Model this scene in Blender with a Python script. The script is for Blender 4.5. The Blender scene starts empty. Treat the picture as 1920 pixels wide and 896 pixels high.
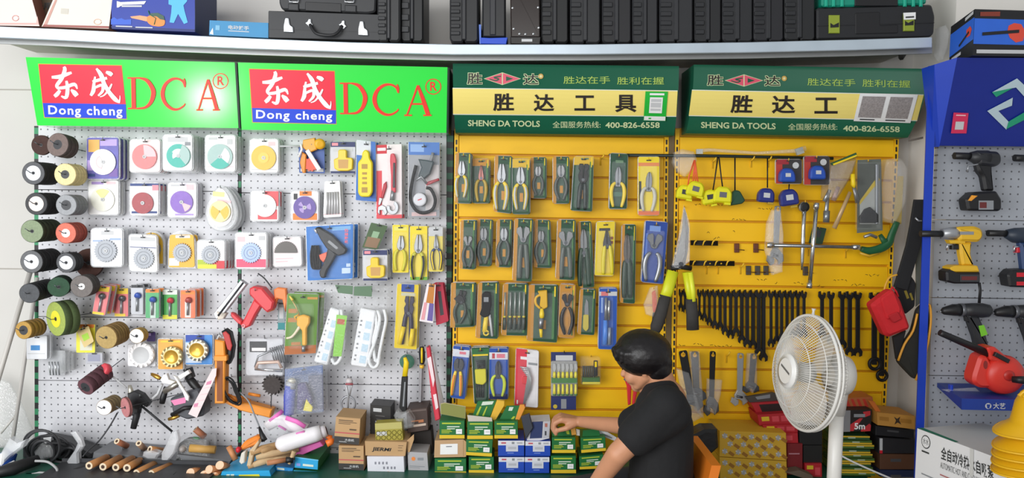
import bpy, bmesh, math, random
from mathutils import Vector, Matrix
random.seed(7)
SC = bpy.context.scene
COL = SC.collection

# ------------------------------------------------------------------ camera, light, exposure
FPX = 1400.0
CAM = Vector((0, -3.15, 1.6))
RM = Matrix.Rotation(math.radians(87.0), 3, 'X') @ Matrix.Rotation(math.radians(1.1), 3, 'Z')
cd = bpy.data.cameras.new('camera'); cam = bpy.data.objects.new('camera', cd); COL.objects.link(cam)
cd.sensor_width = 36.0; cd.lens = 36.0 * FPX / 1920.0; cd.clip_start = 0.05
cam.matrix_world = Matrix.Translation(CAM) @ RM.to_4x4()
SC.camera = cam
SC.view_settings.view_transform = 'Standard'; SC.view_settings.look = 'None'
SC.view_settings.gamma = 1.0; SC.view_settings.exposure = 0.0
SC.view_settings.use_curve_mapping = False
w = bpy.data.worlds.new('world'); SC.world = w; w.use_nodes = True
w.node_tree.nodes['Background'].inputs[0].default_value = (0.93, 0.96, 1.0, 1)
w.node_tree.nodes['Background'].inputs[1].default_value = 0.44
def area(name, loc, target, sx, sy, power, col):
    l = bpy.data.lights.new(name, 'AREA'); l.shape = 'RECTANGLE'; l.size = sx; l.size_y = sy; l.energy = power; l.color = col
    o = bpy.data.objects.new(name, l); COL.objects.link(o); o.location = loc
    o.rotation_euler = (Vector(target) - Vector(loc)).to_track_quat('-Z', 'Y').to_euler()
    return o
area('shopfront_daylight', (-2.9, -4.0, 1.9), (-1.2, 0, 1.4), 2.6, 2.2, 148, (0.97, 0.985, 1.0))
area('doorway_daylight', (-0.6, -5.5, 2.4), (-0.1, 0, 1.5), 2.6, 1.8, 60, (1.0, 0.98, 0.95))
area('street_glare', (-2.73, -3.4, 0.16), (-1.3, 0, 1.9), 0.2, 0.2, 11, (1, 1, 1))

# ------------------------------------------------------------------ helpers
def P(x, y, Y=0.0):
    """The point of the place that shows at photo pixel (x, y) at depth Y (0 = face of the wall panels, negative = towards the room)."""
    if callable(Y): Y = Y(x, y)
    d = RM @ Vector(((x - 960) / FPX, -(y - 448) / FPX, -1.0))
    return CAM + d * ((Y - CAM.y) / d.y)
def S(Y): return (Y + 3.15) / FPX        # metres in a pixel at depth Y

def lin(c): return c / 12.92 if c <= 0.04045 else ((c + 0.055) / 1.055) ** 2.4
MC = {}
def M(hexc, r=0.5, metal=0.0, var=0.06, scale=18.0, bump=0.0, coat=0.0):
    k = (hexc, r, metal, var, scale, bump, coat)
    if k in MC: return MC[k]
    c = [lin(int(hexc[i:i + 2], 16) / 255) for i in (0, 2, 4)]
    m = bpy.data.materials.new('mat_' + hexc); m.use_nodes = True
    nt = m.node_tree; b = nt.nodes['Principled BSDF']
    b.inputs['Roughness'].default_value = r; b.inputs['Metallic'].default_value = metal
    b.inputs['Coat Weight'].default_value = coat; b.inputs['Coat Roughness'].default_value = 0.15
    tc = nt.nodes.new('ShaderNodeTexCoord'); no = nt.nodes.new('ShaderNodeTexNoise'); no.inputs['Scale'].default_value = scale
    nt.links.new(tc.outputs['Object'], no.inputs['Vector'])
    mx = nt.nodes.new('ShaderNodeMix'); mx.data_type = 'RGBA'
    mx.inputs[6].default_value = (*[max(0, v * (1 - var)) for v in c], 1)
    mx.inputs[7].default_value = (*[min(1, v * (1 + var)) for v in c], 1)
    nt.links.new(no.outputs['Fac'], mx.inputs[0]); nt.links.new(mx.outputs[2], b.inputs['Base Color'])
    if bump:
        bp = nt.nodes.new('ShaderNodeBump'); bp.inputs['Strength'].default_value = bump; bp.inputs['Distance'].default_value = 0.003
        nt.links.new(no.outputs['Fac'], bp.inputs['Height']); nt.links.new(bp.outputs['Normal'], b.inputs['Normal'])
    MC[k] = m
    return m
def clear(name, alpha, col=(0.9, 0.92, 0.95), gl=0.35):
    m = bpy.data.materials.new(name); m.use_nodes = True; nt = m.node_tree; nt.nodes.remove(nt.nodes['Principled BSDF'])
    t = nt.nodes.new('ShaderNodeBsdfTransparent'); d = nt.nodes.new('ShaderNodeBsdfDiffuse'); g = nt.nodes.new('ShaderNodeBsdfGlossy')
    d.inputs[0].default_value = (*col, 1); g.inputs[0].default_value = (0.9, 0.9, 0.9, 1); g.inputs[1].default_value = 0.12
    no = nt.nodes.new('ShaderNodeTexNoise'); no.inputs['Scale'].default_value = 30
    bp = nt.nodes.new('ShaderNodeBump'); bp.inputs['Strength'].default_value = 0.5; bp.inputs['Distance'].default_value = 0.01
    nt.links.new(no.outputs['Fac'], bp.inputs['Height']); nt.links.new(bp.outputs['Normal'], g.inputs['Normal'])
    m1 = nt.nodes.new('ShaderNodeMixShader'); m2 = nt.nodes.new('ShaderNodeMixShader'); m1.inputs[0].default_value = gl; m2.inputs[0].default_value = alpha
    nt.links.new(d.outputs[0], m1.inputs[1]); nt.links.new(g.outputs[0], m1.inputs[2])
    nt.links.new(t.outputs[0], m2.inputs[1]); nt.links.new(m1.outputs[0], m2.inputs[2])
    nt.links.new(m2.outputs[0], nt.nodes['Material Output'].inputs['Surface'])
    return m
CLR = clear('clear_plastic', 0.05); MILK = clear('milky_plastic', 0.5); HAZY = clear('hazy_bag', 0.2, (0.85, 0.87, 0.88)); SMOK = clear('smoky_bag', 0.3, (0.25, 0.26, 0.28), 0.5)
WHT = M('f2f2f0', 0.5); BLK = M('1b1b1d', 0.45); DGREY = M('3a3b3e', 0.5); GREY = M('8d9094', 0.5); LGREY = M('c9cacb', 0.5)
STEEL = M('a2a5a9', 0.35, 0.75); DSTEEL = M('606368', 0.35, 0.8); CHROME = M('dcdfe2', 0.15, 0.95); RED = M('cf2030', 0.45); YEL = M('f3d21c', 0.45)
ORG = M('f08a2a', 0.5); BLU = M('1f4fb4', 0.45); GRN = M('1f6a3a', 0.5); DGRN = M('12402c', 0.5); KRAFT = M('c09a6c', 0.8); BRASS = M('c79a45', 0.3, 0.8); RUB = M('141416', 0.75)
BLACKP = M('26272a', 0.5, 0, 0.1)

class G:
    def __init__(s): s.v = []; s.f = []
    def __add__(s, o):
        r = G(); n = len(s.v); r.v = s.v + o.v; r.f = s.f + [(tuple(i + n for i in q), m, sm) for q, m, sm in o.f]; return r
def area2(p): return sum(p[i][0] * p[(i + 1) % len(p)][1] - p[(i + 1) % len(p)][0] * p[i][1] for i in range(len(p)))
def inset(p, b):
    n = len(p); out = []
    for i in range(n):
        a, c, d = p[i - 1], p[i], p[(i + 1) % n]
        e1 = Vector((c[0] - a[0], c[1] - a[1])); e2 = Vector((d[0] - c[0], d[1] - c[1]))
        if e1.length < 1e-6 or e2.length < 1e-6: out.append(c); continue
        e1.normalize(); e2.normalize()
        nn = Vector((-e1.y - e2.y, e1.x + e2.x)); L = nn.length
        if L < 1e-6: out.append(c); continue
        nn /= L; k = b / max(0.35, nn.dot(Vector((-e1.y, e1.x))))
        out.append((c[0] + nn.x * k, c[1] + nn.y * k) + tuple(c[2:]))
    return out
def prism(p, Y, th, m, b=0, ms=None, sm=False):
    """Outline p (pixels) at depth Y, th metres thick, edges rounded by b pixels."""
    g = G(); p = [tuple(q) for q in p]
    if area2(p) < 0: p = p[::-1]
    n = len(p); yy = lambda q: q[2] if len(q) > 2 else Y
    if b:
        s = b * S(-0.1); s = min(s, th * 0.45); ins = inset(p, b)
        ring = [[P(q[0], q[1], yy(q)) for q in ins]]
        ring.append([P(q[0], q[1], yy(q)) + Vector((0, s, 0)) for q in p])
        ring.append([v + Vector((0, th - 2 * s, 0)) for v in ring[1]])
        ring.append([v + Vector((0, th, 0)) for v in ring[0]])
    else:
        r0 = [P(q[0], q[1], yy(q)) for q in p]; ring = [r0, [v + Vector((0, th, 0)) for v in r0]]
    for r in ring: g.v += r
    g.f.append((tuple(range(n)), m, False)); L = len(ring) - 1
    g.f.append((tuple(L * n + i for i in range(n))[::-1], ms or m, False))
    for k in range(L):
        for i in range(n):
            j = (i + 1) % n; g.f.append(((k * n + i, (k + 1) * n + i, (k + 1) * n + j, k * n + j), ms or m, sm))
    return g
def flat(p, Y, m):
    g = G(); g.v = [P(q[0], q[1], q[2] if len(q) > 2 else Y) for q in p]; g.f = [(tuple(range(len(p))), m, False)]; return g
def tube3(pts, rad, m, n=8, sy=1.0, closed=False, cap=True):
    """Round bar along world points, radius in metres; sy flattens it along the depth."""
    g = G(); N = len(pts); rad = rad if isinstance(rad, (list, tuple)) else [rad] * N
    up = None
    for i, c in enumerate(pts):
        a = pts[i - 1] if (i > 0 or closed) else pts[i]; b = pts[(i + 1) % N] if (i < N - 1 or closed) else pts[i]
        t = (b - a); t = t.normalized() if t.length > 1e-9 else Vector((0, 0, 1))
        if up is None:
            up = Vector((0, 1, 0)) if abs(t.y) < 0.9 else Vector((1, 0, 0))
        up = up - t * up.dot(t)
        if up.length < 1e-6: up = Vector((1, 0, 0)) - t * t.x
        up.normalize(); sd = t.cross(up)
        for k in range(n):
            a2 = 2 * math.pi * k / n
            g.v.append(c + (sd * math.cos(a2) + up * (math.sin(a2) * sy)) * rad[i])
    for i in range(N if closed else N - 1):
        j = (i + 1) % N
        for k in range(n):
            l = (k + 1) % n; g.f.append(((i * n + k, i * n + l, j * n + l, j * n + k), m, True))
    if cap and not closed:
        g.f.append((tuple(range(n))[::-1], m, False)); g.f.append((tuple((N - 1) * n + k for k in range(n)), m, False))
    return g
def smooth_path(p, k=4):
    out = []; n = len(p)
    for i in range(n - 1):
        a, b, c, d = p[max(0, i - 1)], p[i], p[i + 1], p[min(n - 1, i + 2)]
        for s in range(k):
            t = s / k
            out.append(tuple(0.5 * (2 * b[j] + (c[j] - a[j]) * t + (2 * a[j] - 5 * b[j] + 4 * c[j] - d[j]) * t * t + (3 * b[j] - a[j] - 3 * c[j] + d[j]) * t ** 3) for j in range(len(b))))
    out.append(tuple(p[-1])); return out
def tube(p, r, m, n=8, sy=1.0, k=0, closed=False, Y=None):
    """Bar along photo pixels (x, y, Y[, radius px])."""
    if Y is not None: p = [(q[0], q[1], Y) + tuple(q[2:]) for q in p]
    if k: p = smooth_path(p, k)
    pts = [P(q[0], q[1], q[2]) for q in p]
    rad = [(q[3] if len(q) > 3 else r) * S(q[2]) for q in p]
    return tube3(pts, rad, m, n, sy, closed)
def lathe(c, prof, ms, n=28, ax=(0, 1, 0)):
    """Turned shape: prof = (radius px, metres along the axis); ms one material or one per band."""
    g = G(); o = P(*c); s = S(c[2] if not callable(c[2]) else c[2](c[0], c[1])); a = Vector(ax).normalized()
    u = a.cross(Vector((0, 0, 1)));
    if u.length < 1e-4: u = Vector((1, 0, 0))
    u.normalize(); v = a.cross(u)
    for r, d in prof:
        for k in range(n):
            t = 2 * math.pi * k / n; g.v.append(o + a * d + (u * math.cos(t) + v * math.sin(t)) * (r * s))
    for i in range(len(prof) - 1):
        m = ms[min(i, len(ms) - 1)] if isinstance(ms, (list, tuple)) else ms
        for k in range(n):
            l = (k + 1) % n; g.f.append(((i * n + k, i * n + l, (i + 1) * n + l, (i + 1) * n + k), m, abs(prof[i][1] - prof[i + 1][1]) > 1e-4))
    m0 = ms[0] if isinstance(ms, (list, tuple)) else ms; m1 = ms[-1] if isinstance(ms, (list, tuple)) else ms
    if prof[0][0] > 0.01 and abs(prof[0][1] - prof[1][1]) > 1e-6: g.f.append((tuple(range(n))[::-1], m0, False))
    if prof[-1][0] > 0.01 and abs(prof[-1][1] - prof[-2][1]) > 1e-6: g.f.append((tuple((len(prof) - 1) * n + k for k in range(n)), m1, False))
    return g
def ball(c, rx, ry, rz, m, n=16, rot=None):
    """Ellipsoid: half sizes in pixels (across, up) and metres (depth)."""
    g = G(); o = P(*c); s = S(c[2]); R = Matrix.Rotation(math.radians(rot), 3, 'Y') if rot else None
    for i in range(n // 2 + 1):
        f = math.pi * i / (n // 2)
        for k in range(n):
            t = 2 * math.pi * k / n
            q = Vector((rx * s * math.sin(f) * math.cos(t), rz * math.sin(f) * math.sin(t), ry * s * math.cos(f)))
            g.v.append(o + (R @ q if R else q))
    for i in range(n // 2):
        for k in range(n):
            l = (k + 1) % n; g.f.append(((i * n + k, i * n + l, (i + 1) * n + l, (i + 1) * n + k), m, True))
    return g
def loft(rings, m, sm=True, cap=True):
    g = G(); n = len(rings[0])
    for r in rings: g.v += list(r)
    for i in range(len(rings) - 1):
        for k in range(n):
            l = (k + 1) % n; g.f.append(((i * n + k, i * n + l, (i + 1) * n + l, (i + 1) * n + k), m, sm))
    if cap: g.f.append((tuple(range(n))[::-1], m, False)); g.f.append((tuple((len(rings) - 1) * n + k for k in range(n)), m, False))
    return g
def hexa(front, back, m, mt=None):
    """Box from four front and four back world points; mt: material of its top (edge 0-1)."""
    g = G(); g.v = list(front) + list(back)
    g.f = [((0, 1, 2, 3), m, False), ((7, 6, 5, 4), m, False), ((0, 4, 5, 1), mt or m, False), ((1, 5, 6, 2), m, False), ((2, 6, 7, 3), m, False), ((3, 7, 4, 0), m, False)]
    return g
def R(x0, y0, x1, y1): return [(x0, y0), (x1, y0), (x1, y1), (x0, y1)]
def RC(cx, cy, w, h, a=0):
    c, s = math.cos(math.radians(a)), math.sin(math.radians(a))
    return [(cx + u * c - v * s, cy + u * s + v * c) for u, v in ((-w / 2, -h / 2), (w / 2, -h / 2), (w / 2, h / 2), (-w / 2, h / 2))]
def ell(cx, cy, rx, ry=None, n=24, a0=0, a1=360):
    ry = ry or rx; k = n if a1 - a0 >= 360 else n + 1
    return [(cx + rx * math.cos(math.radians(a0 + (a1 - a0) * i / n)), cy + ry * math.sin(math.radians(a0 + (a1 - a0) * i / n))) for i in range(k)]
def rr(p, r, n=4):
    """Round the corners of an outline by r pixels."""
    out = []; N = len(p)
    for i in range(N):
        a, c, d = Vector(p[i - 1][:2]), Vector(p[i][:2]), Vector(p[(i + 1) % N][:2])
        u, v = (a - c), (d - c); k = min(r, u.length * 0.45, v.length * 0.45); u.normalize(); v.normalize()
        for t in [j / n for j in range(n + 1)]:
            q = c + u * k * (1 - t) ** 2 + v * k * t * t; out.append((q.x, q.y))
    return out
def gear(cx, cy, r, n, d):
    out = []
    for i in range(n):
        for a, q in ((0, r - d), (0.5, r - d * 0.4), (0.7, r)): t = 2 * math.pi * (i + a) / n; out.append((cx + q * math.cos(t), cy + q * math.sin(t)))
    return out
def bil(q, u, v):
    a, b, c, d = q
    return tuple(a[i] * (1 - u) * (1 - v) + b[i] * u * (1 - v) + c[i] * u * v + d[i] * (1 - u) * v for i in (0, 1))
def text(body, q, Y, m, bold=0.0, sp=1.0):
    """Printed writing that fills the quad q (pixels) at depth Y."""
    if len(q) == 4 and not isinstance(q[0], (tuple, list)): q = R(*q)
    c = bpy.data.curves.new('t', 'FONT'); c.body = body; c.offset = bold; c.space_character = sp; c.resolution_u = 3
    o = bpy.data.objects.new('t', c); COL.objects.link(o); bpy.context.view_layer.update()
    me = bpy.data.meshes.new_from_object(o.evaluated_get(bpy.context.evaluated_depsgraph_get()))
    xs = [v.co.x for v in me.vertices]; ys = [v.co.y for v in me.vertices]; x0, x1, y0, y1 = min(xs), max(xs), min(ys), max(ys)
    g = G()
    for v in me.vertices:
        x, y = bil(q, (v.co.x - x0) / (x1 - x0), (y1 - v.co.y) / max(1e-6, y1 - y0)); g.v.append(P(x, y, Y))
    g.f = [(tuple(p.vertices), m, False) for p in me.polygons]
    bpy.data.objects.remove(o); bpy.data.curves.remove(c); bpy.data.meshes.remove(me)
    return g
def brush(strokes, Y, m, f):
    """Brush-written strokes: polylines (x, y, half width)."""
    g = G(); e = 0
    for s in strokes:
        p = smooth_path(s, 4); L = []; Rr = []
        for i, q in enumerate(p):
            a, b = p[max(0, i - 1)], p[min(len(p) - 1, i + 1)]; d = Vector((b[0] - a[0], b[1] - a[1])); d.normalize()
            L.append((q[0] - d.y * q[2], q[1] + d.x * q[2])); Rr.append((q[0] + d.y * q[2], q[1] - d.x * q[2]))
        n = len(L); e += 0.0002; h = G()
        h.v = [P(*f(*q), (lambda x, y, e=e: (Y(x, y) if callable(Y) else Y) - e)) for q in L + Rr]
        h.f = [((i, i + 1, n + i + 1, n + i), m, False) for i in range(n - 1)]; g = g + h
    return g

LABELS = {}
ZMIN = None
def link(name, g, origin, parent=None):
    if ZMIN:
        for v in g.v:
            if v.y > -.43: v.z = max(v.z, ZMIN)
    me = bpy.data.meshes.new(name); me.from_pydata([tuple(v - origin) for v in g.v], [], [q for q, _, _ in g.f])
    ms = []; ix = {}
    for _, m, _s in g.f:
        if m.name not in ix: ix[m.name] = len(ms); ms.append(m); me.materials.append(m)
    me.polygons.foreach_set('material_index', [ix[m.name] for _, m, _s in g.f]); me.polygons.foreach_set('use_smooth', [s for _, _m, s in g.f])
    me.update()
    o = bpy.data.objects.new(name, me); COL.objects.link(o)
    if parent: o.parent = parent
    else: o.location = origin
    return o
def tag(o, label, cat, group=None, kind=None):
    o['label'] = label; o['category'] = cat
    if group: o['group'] = group
    if kind: o['kind'] = kind
    LABELS.setdefault(label, []).append((o.name, group))
def base_of(g):
    xs = [v.x for v in g.v]; ys = [v.y for v in g.v]; return Vector(((min(xs) + max(xs)) / 2, (min(ys) + max(ys)) / 2, min(v.z for v in g.v)))
def one(name, label, cat, g, group=None, kind=None):
    """A thing that is one mesh."""
    o = link(name, g, base_of(g)); tag(o, label, cat, group, kind); return o
def struct(name, g):
    o = link(name, g, base_of(g)); o['kind'] = 'structure'; return o
class Th:
    """A thing with parts: an Empty at its base."""
    def __init__(s, name, label, cat, at, group=None):
        s.o = bpy.data.objects.new(name, None); COL.objects.link(s.o); s.w = P(*at) if not isinstance(at, Vector) else at; s.o.location = s.w
        s.o.empty_display_size = 0.05; tag(s.o, label, cat, group)
    def p(s, name, g, under=None, label=None):
        o = link(name, g, s.w, under or s.o)
        if label: o['label'] = label
        return o
    def copy(s, d, label, group=None):
        return dup(s.o, d, label, group)
def dup(root, d, label, group=None):
    kids = {}
    for o in COL.objects:
        if o.parent: kids.setdefault(o.parent.name, []).append(o)
    r = root.copy(); COL.objects.link(r); r.location = root.location + Vector(d); tag(r, label, root['category'], group)
    for ch in kids.get(root.name, []):
        c = ch.copy(); COL.objects.link(c); c.parent = r
        for gch in kids.get(ch.name, []):
            e = gch.copy(); COL.objects.link(e); e.parent = c
    return r
HOOKN = 0
def hook(x, y, Yf, nick, m=None):
    """Wire hook from the panel through the top of what hangs on it."""
    m = m or STEEL
    g = tube([(x, y, -0.001), (x, y, Yf * 0.5), (x, y, Yf - 0.008), (x, y - 1.2, Yf - 0.02), (x, y - 4, Yf - 0.026)], 0.95, m, 6)
    col = 'yellow' if m is not STEEL else 'steel'
    one('display_hook', f'{col} wire hook holding the {nick}', 'hook', g, 'display hooks on the wall panels')
# ------------------------------------------------------------------ the setting
def pegmat(hexc, pitch, name):
    m = M(hexc, 0.45).copy(); m.name = name; nt = m.node_tree; b = nt.nodes['Principled BSDF']
    src = b.inputs['Base Color'].links[0].from_socket
    tc = nt.nodes.new('ShaderNodeTexCoord'); sp = nt.nodes.new('ShaderNodeSeparateXYZ'); nt.links.new(tc.outputs['Object'], sp.inputs[0])
    ds = []
    for ax in ('X', 'Z'):
        a = nt.nodes.new('ShaderNodeMath'); a.operation = 'PINGPONG'; a.inputs[1].default_value = pitch / 2; nt.links.new(sp.outputs[ax], a.inputs[0])
        q = nt.nodes.new('ShaderNodeMath'); q.operation = 'POWER'; q.inputs[1].default_value = 2; nt.links.new(a.outputs[0], q.inputs[0]); ds.append(q)
    s = nt.nodes.new('ShaderNodeMath'); s.operation = 'ADD'; nt.links.new(ds[0].outputs[0], s.inputs[0]); nt.links.new(ds[1].outputs[0], s.inputs[1])
    l = nt.nodes.new('ShaderNodeMath'); l.operation = 'LESS_THAN'; l.inputs[1].default_value = 0.0034 ** 2; nt.links.new(s.outputs[0], l.inputs[0])
    mx = nt.nodes.new('ShaderNodeMix'); mx.data_type = 'RGBA'; mx.inputs[7].default_value = (0.12, 0.12, 0.13, 1)
    nt.links.new(l.outputs[0], mx.inputs[0]); nt.links.new(src, mx.inputs[6]); nt.links.new(mx.outputs[2], b.inputs['Base Color'])
    return m
def slotmat(hexc, pitch, name, duty=0.5):
    m = M(hexc, 0.5).copy(); m.name = name; nt = m.node_tree; b = nt.nodes['Principled BSDF']
    src = b.inputs['Base Color'].links[0].from_socket
    tc = nt.nodes.new('ShaderNodeTexCoord'); sp = nt.nodes.new('ShaderNodeSeparateXYZ'); nt.links.new(tc.outputs['Object'], sp.inputs[0])
    a = nt.nodes.new('ShaderNodeMath'); a.operation = 'PINGPONG'; a.inputs[1].default_value = pitch / 2; nt.links.new(sp.outputs['Z'], a.inputs[0])
    l = nt.nodes.new('ShaderNodeMath'); l.operation = 'LESS_THAN'; l.inputs[1].default_value = pitch / 2 * duty; nt.links.new(a.outputs[0], l.inputs[0])
    mx = nt.nodes.new('ShaderNodeMix'); mx.data_type = 'RGBA'; mx.inputs[7].default_value = (0.01, 0.01, 0.01, 1)
    nt.links.new(l.outputs[0], mx.inputs[0]); nt.links.new(src, mx.inputs[6]); nt.links.new(mx.outputs[2], b.inputs['Base Color'])
    return m
WALLM = M('cfccc7', 0.85, 0, 0.07, 2.5)
def wbox(x0, x1, y0, y1, z0, z1, m):
    f = [Vector((x0, y0, z1)), Vector((x1, y0, z1)), Vector((x1, y0, z0)), Vector((x0, y0, z0))]
    return hexa(f, [Vector((v.x, y1, v.z)) for v in f], m)
XP = P(1703, 300, 0.08).x
YP = -0.22
struct('wall_back', wbox(-3.4, XP, 0.08, 0.2, 0, 3.1, WALLM))
struct('wall_right', wbox(XP, 3.2, YP, 0.2, 0, 3.1, M('e6e2da', 0.85, 0, 0.08, 3)))
struct('floor', wbox(-3.4, 3.2, -3.6, 0.2, -0.1, 0, M('8f8a82', 0.6)))
for x, y0, y1, n in ((0, 166, 168, 1), (0, 502, 504, 2)):
    struct(f'trim_{n}', prism([(-60, y0), (64, y0 + 1.3), (64, y1 + 1.3), (-60, y1)], 0.077, 0.004, M('a9a49c', 0.8)))
struct('trim_3', prism([(1704, 262), (1731, 256), (1731, 260), (1704, 266)], YP - 0.001, 0.003, M('6d655c', 0.8)))
# deck the goods stand on
ZD = P(1000, 888, -0.20).z
XR = P(1712, 870, -0.5).x
dk = Th('display_deck', 'dark green base deck in front of the wall panels carrying the boxes', 'deck', Vector((-0.5, -0.3, 0)))
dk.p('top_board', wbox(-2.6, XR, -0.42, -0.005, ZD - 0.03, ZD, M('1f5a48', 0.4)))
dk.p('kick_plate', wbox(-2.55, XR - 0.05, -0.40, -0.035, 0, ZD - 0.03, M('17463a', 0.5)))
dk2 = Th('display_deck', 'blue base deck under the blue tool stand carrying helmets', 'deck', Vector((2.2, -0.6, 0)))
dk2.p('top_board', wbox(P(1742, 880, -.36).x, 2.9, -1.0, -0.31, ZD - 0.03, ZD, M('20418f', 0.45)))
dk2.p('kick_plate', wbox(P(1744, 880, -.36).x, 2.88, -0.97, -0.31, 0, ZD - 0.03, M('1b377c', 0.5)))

# ------------------------------------------------------------------ wall panels
PEG = pegmat('d0d0d4', 0.0285, 'pegboard_grey'); PEGB = pegmat('a9adb4', 0.0285, 'pegboard_blue_grey')
ZB = 0.005
def drop(q): return Vector((q.x, q.y, ZB))
def board(x0a, x1a, ya, yb, seams, label, m, post=None, slope=0.011, Y=0.0):
    """A run of separate boards one above another, down to the floor."""
    t = Th('pegboard_panel', label, 'display panel', drop(P((x0a + x1a) / 2, 800, Y)), 'wall panels')
    ys = [ya] + seams
    for i, y in enumerate(ys):
        y2 = ys[i + 1] - 1.4 if i + 1 < len(ys) else yb
        k = (x1a - x0a) * slope
        g = prism([(x0a, y), (x1a, y + k), (x1a, y2 + k), (x0a, y2)], Y, 0.02, m)
        t.p('board', g)
    return t
SLOTG = slotmat('2f8a5c', 0.052, 'slotted_green')
def post(t, x, w, y0, m, Y=0.004, x2=None):
    a, b = P(x, y0, Y), P(x + w, y0, Y)
    g = G(); x2 = x if x2 is None else x2
    f = [a, b, drop(P(x2 + w, 880, Y)), drop(P(x2, 880, Y))]
    t.p('slotted_post', hexa(f, [Vector((v.x, 0.075, v.z)) for v in f], m))
pb = board(72, 446, 234, 960, [356, 474.5, 594, 713.5, 833], 'grey pegboard panel hung with grinding wheels, under the first green sign', PEG)
post(pb, 64, 8, 236, SLOTG, x2=63)
pb2 = board(453, 837, 242, 960, [362, 481, 600, 719, 838], 'grey pegboard panel hung with power strips and glue gun, under second green sign', PEG)
post(pb2, 447.2, 5, 238, SLOTG, x2=446.2); post(pb2, 838, 12, 244, slotmat('1e5a40', 0.052, 'slotted_dark_green'), x2=832)
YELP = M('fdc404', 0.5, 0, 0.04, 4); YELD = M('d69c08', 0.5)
SLOTY = slotmat('eeb40f', 0.0302, 'slotted_yellow')
def slatpanel(x0, x1, ytop, seams, label, slope, xb0, xb1, fr):
    t = Th('slat_panel', label, 'display panel', drop(P((x0 + x1) / 2, 800, 0)), 'wall panels')
    lx = lambda y: x0 + (xb0 - x0) * (y - 250) / 530; rx = lambda y: x1 + (xb1 - x1) * (y - 250) / 530
    ys = [ytop] + seams; g = G()
    for i, y in enumerate(ys):
        y2 = (ys[i + 1] - 4) if i + 1 < len(ys) else 960
        k0, k1 = lx(y) + fr, rx(y) - fr; s = slope * (k1 - k0)
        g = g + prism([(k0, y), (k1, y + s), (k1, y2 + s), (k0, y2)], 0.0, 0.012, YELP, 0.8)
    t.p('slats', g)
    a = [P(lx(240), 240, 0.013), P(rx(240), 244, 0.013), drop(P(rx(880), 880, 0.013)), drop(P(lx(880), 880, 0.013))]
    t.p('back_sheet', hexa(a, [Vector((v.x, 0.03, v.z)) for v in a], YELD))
    for xa, xb in ((lx, lambda y: lx(y) + fr - 1), (lambda y: rx(y) - fr + 1, rx)):
        f = [P(xa(242), 242, 0.0), P(xb(242), 242, 0.0), drop(P(xb(880), 880, 0.0)), drop(P(xa(880), 880, 0.0))]
        t.p('slotted_upright', hexa(f, [Vector((v.x, 0.02, v.z)) for v in f], YELP))
        cx = lambda y: (xa(y) + xb(y)) / 2
        h = G(); y = 262; k = 0
        while y < 880:
            h = h + prism(R(cx(y) - 1.6, y, cx(y) + 1.6, y + 9), -0.0006, 0.001, BLK); y += 13.45
        t.p('slot_print', h)
    return t
sy = [291.5, 332, 372.5, 410, 452, 491, 529, 570, 609, 647, 688, 727, 767, 806, 846]
sp3 = slatpanel(852, 1254, 254, sy, 'yellow slatwall panel hung with carded pliers, under the third sign', 0.012, 848, 1248, 9)
sy4 = [293, 335, 376, 416, 455, 495, 537, 576, 614, 653, 693, 733, 774, 812, 850]
sp4 = slatpanel(1266, 1686, 257, sy4, 'yellow slatwall panel hung with black wrenches, behind the fan', 0.014, 1258, 1660, 9)
f = [P(1254.5, 244, -0.004), P(1265, 244, -0.004), drop(P(1257, 880, -0.004)), drop(P(1248, 880, -0.004))]
one('upright_post', 'brown grey upright post between the two yellow panels', 'post', hexa(f, [Vector((v.x, -0.0005, v.z)) for v in f], M('6e5a3a', 0.5, 0.2)))
# pen marks on the yellow panel
g = G()
for x, y, n in ((1305, 384, 9), (1424, 391, 4), (1375, 411, 4), (1328, 436, 1), (1340, 446, 2), (1376, 434, 1), (1421, 524, 3), (1455, 530, 1), (1490, 531, 3), (1535, 536, 2), (1565, 526, 4), (1625, 516, 4), (1598, 534, 4), (1275, 646, 2), (1302, 645, 3), (1334, 648, 3), (1356, 648, 3)):
    for i in range(n):
        a = x + i * 7; s = random.uniform(1.6, 3)
        g = g + tube([(a - s, y + random.uniform(-s, s), -0.0008), (a, y + random.uniform(-s, s), -0.0008), (a + s, y + random.uniform(-s, s), -0.0008)], 0.45, M('5b4a18', 0.7), 4, 0.2)
sp4.p('handwriting', g)

# ------------------------------------------------------------------ the shelf along the top
AL = M('c3d0da', 0.3, 0.35, 0.12, 9); YS = -0.33
sh = Th('wall_shelf', 'long metal-edged wall shelf above the signs, carrying tool cases', 'shelf', (870, 110, 0.0))
lt = [(-60, 47), (100, 53.5), (250, 61), (480, 72), (660, 79), (850, 83), (1100, 83), (1400, 79), (1600, 74), (1748, 69.5)]
lb = [(1748, 89), (1600, 94), (1400, 98.5), (1100, 102), (850, 102.5), (660, 98), (480, 92), (250, 83), (100, 75), (-60, 68)]
sh.p('edge_trim', prism(lt + lb, YS, 0.012, AL, 1.2))
top = [(x, y + 1) for x, y in lt]
g = G()
for (xa, ya), (xb, yb) in zip(lt[:-1], lt[1:]):
    a, b = P(xa, ya + 2, YS + 0.011), P(xb, yb + 2, YS + 0.011); f = [a, b, b - Vector((0, 0, 0.02)), a - Vector((0, 0, 0.02))]
    g = g + hexa(f, [Vector((v.x, 0.079, v.z)) for v in f], M('b9b4aa', 0.6))
sh.p('board', g)
g = G()
for i in range(len(lt) - 1):
    (xa, ya), (xb, yb) = lb[::-1][i], lb[::-1][i + 1]
    g = g + prism([(xa, ya - 8, ), (xb, yb - 8), (xb, yb + 11), (xa, ya + 11)], YS + 0.05, 0.01, M('9a9c9c', 0.4, 0.4))
sh.p('support_angle', g)
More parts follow.
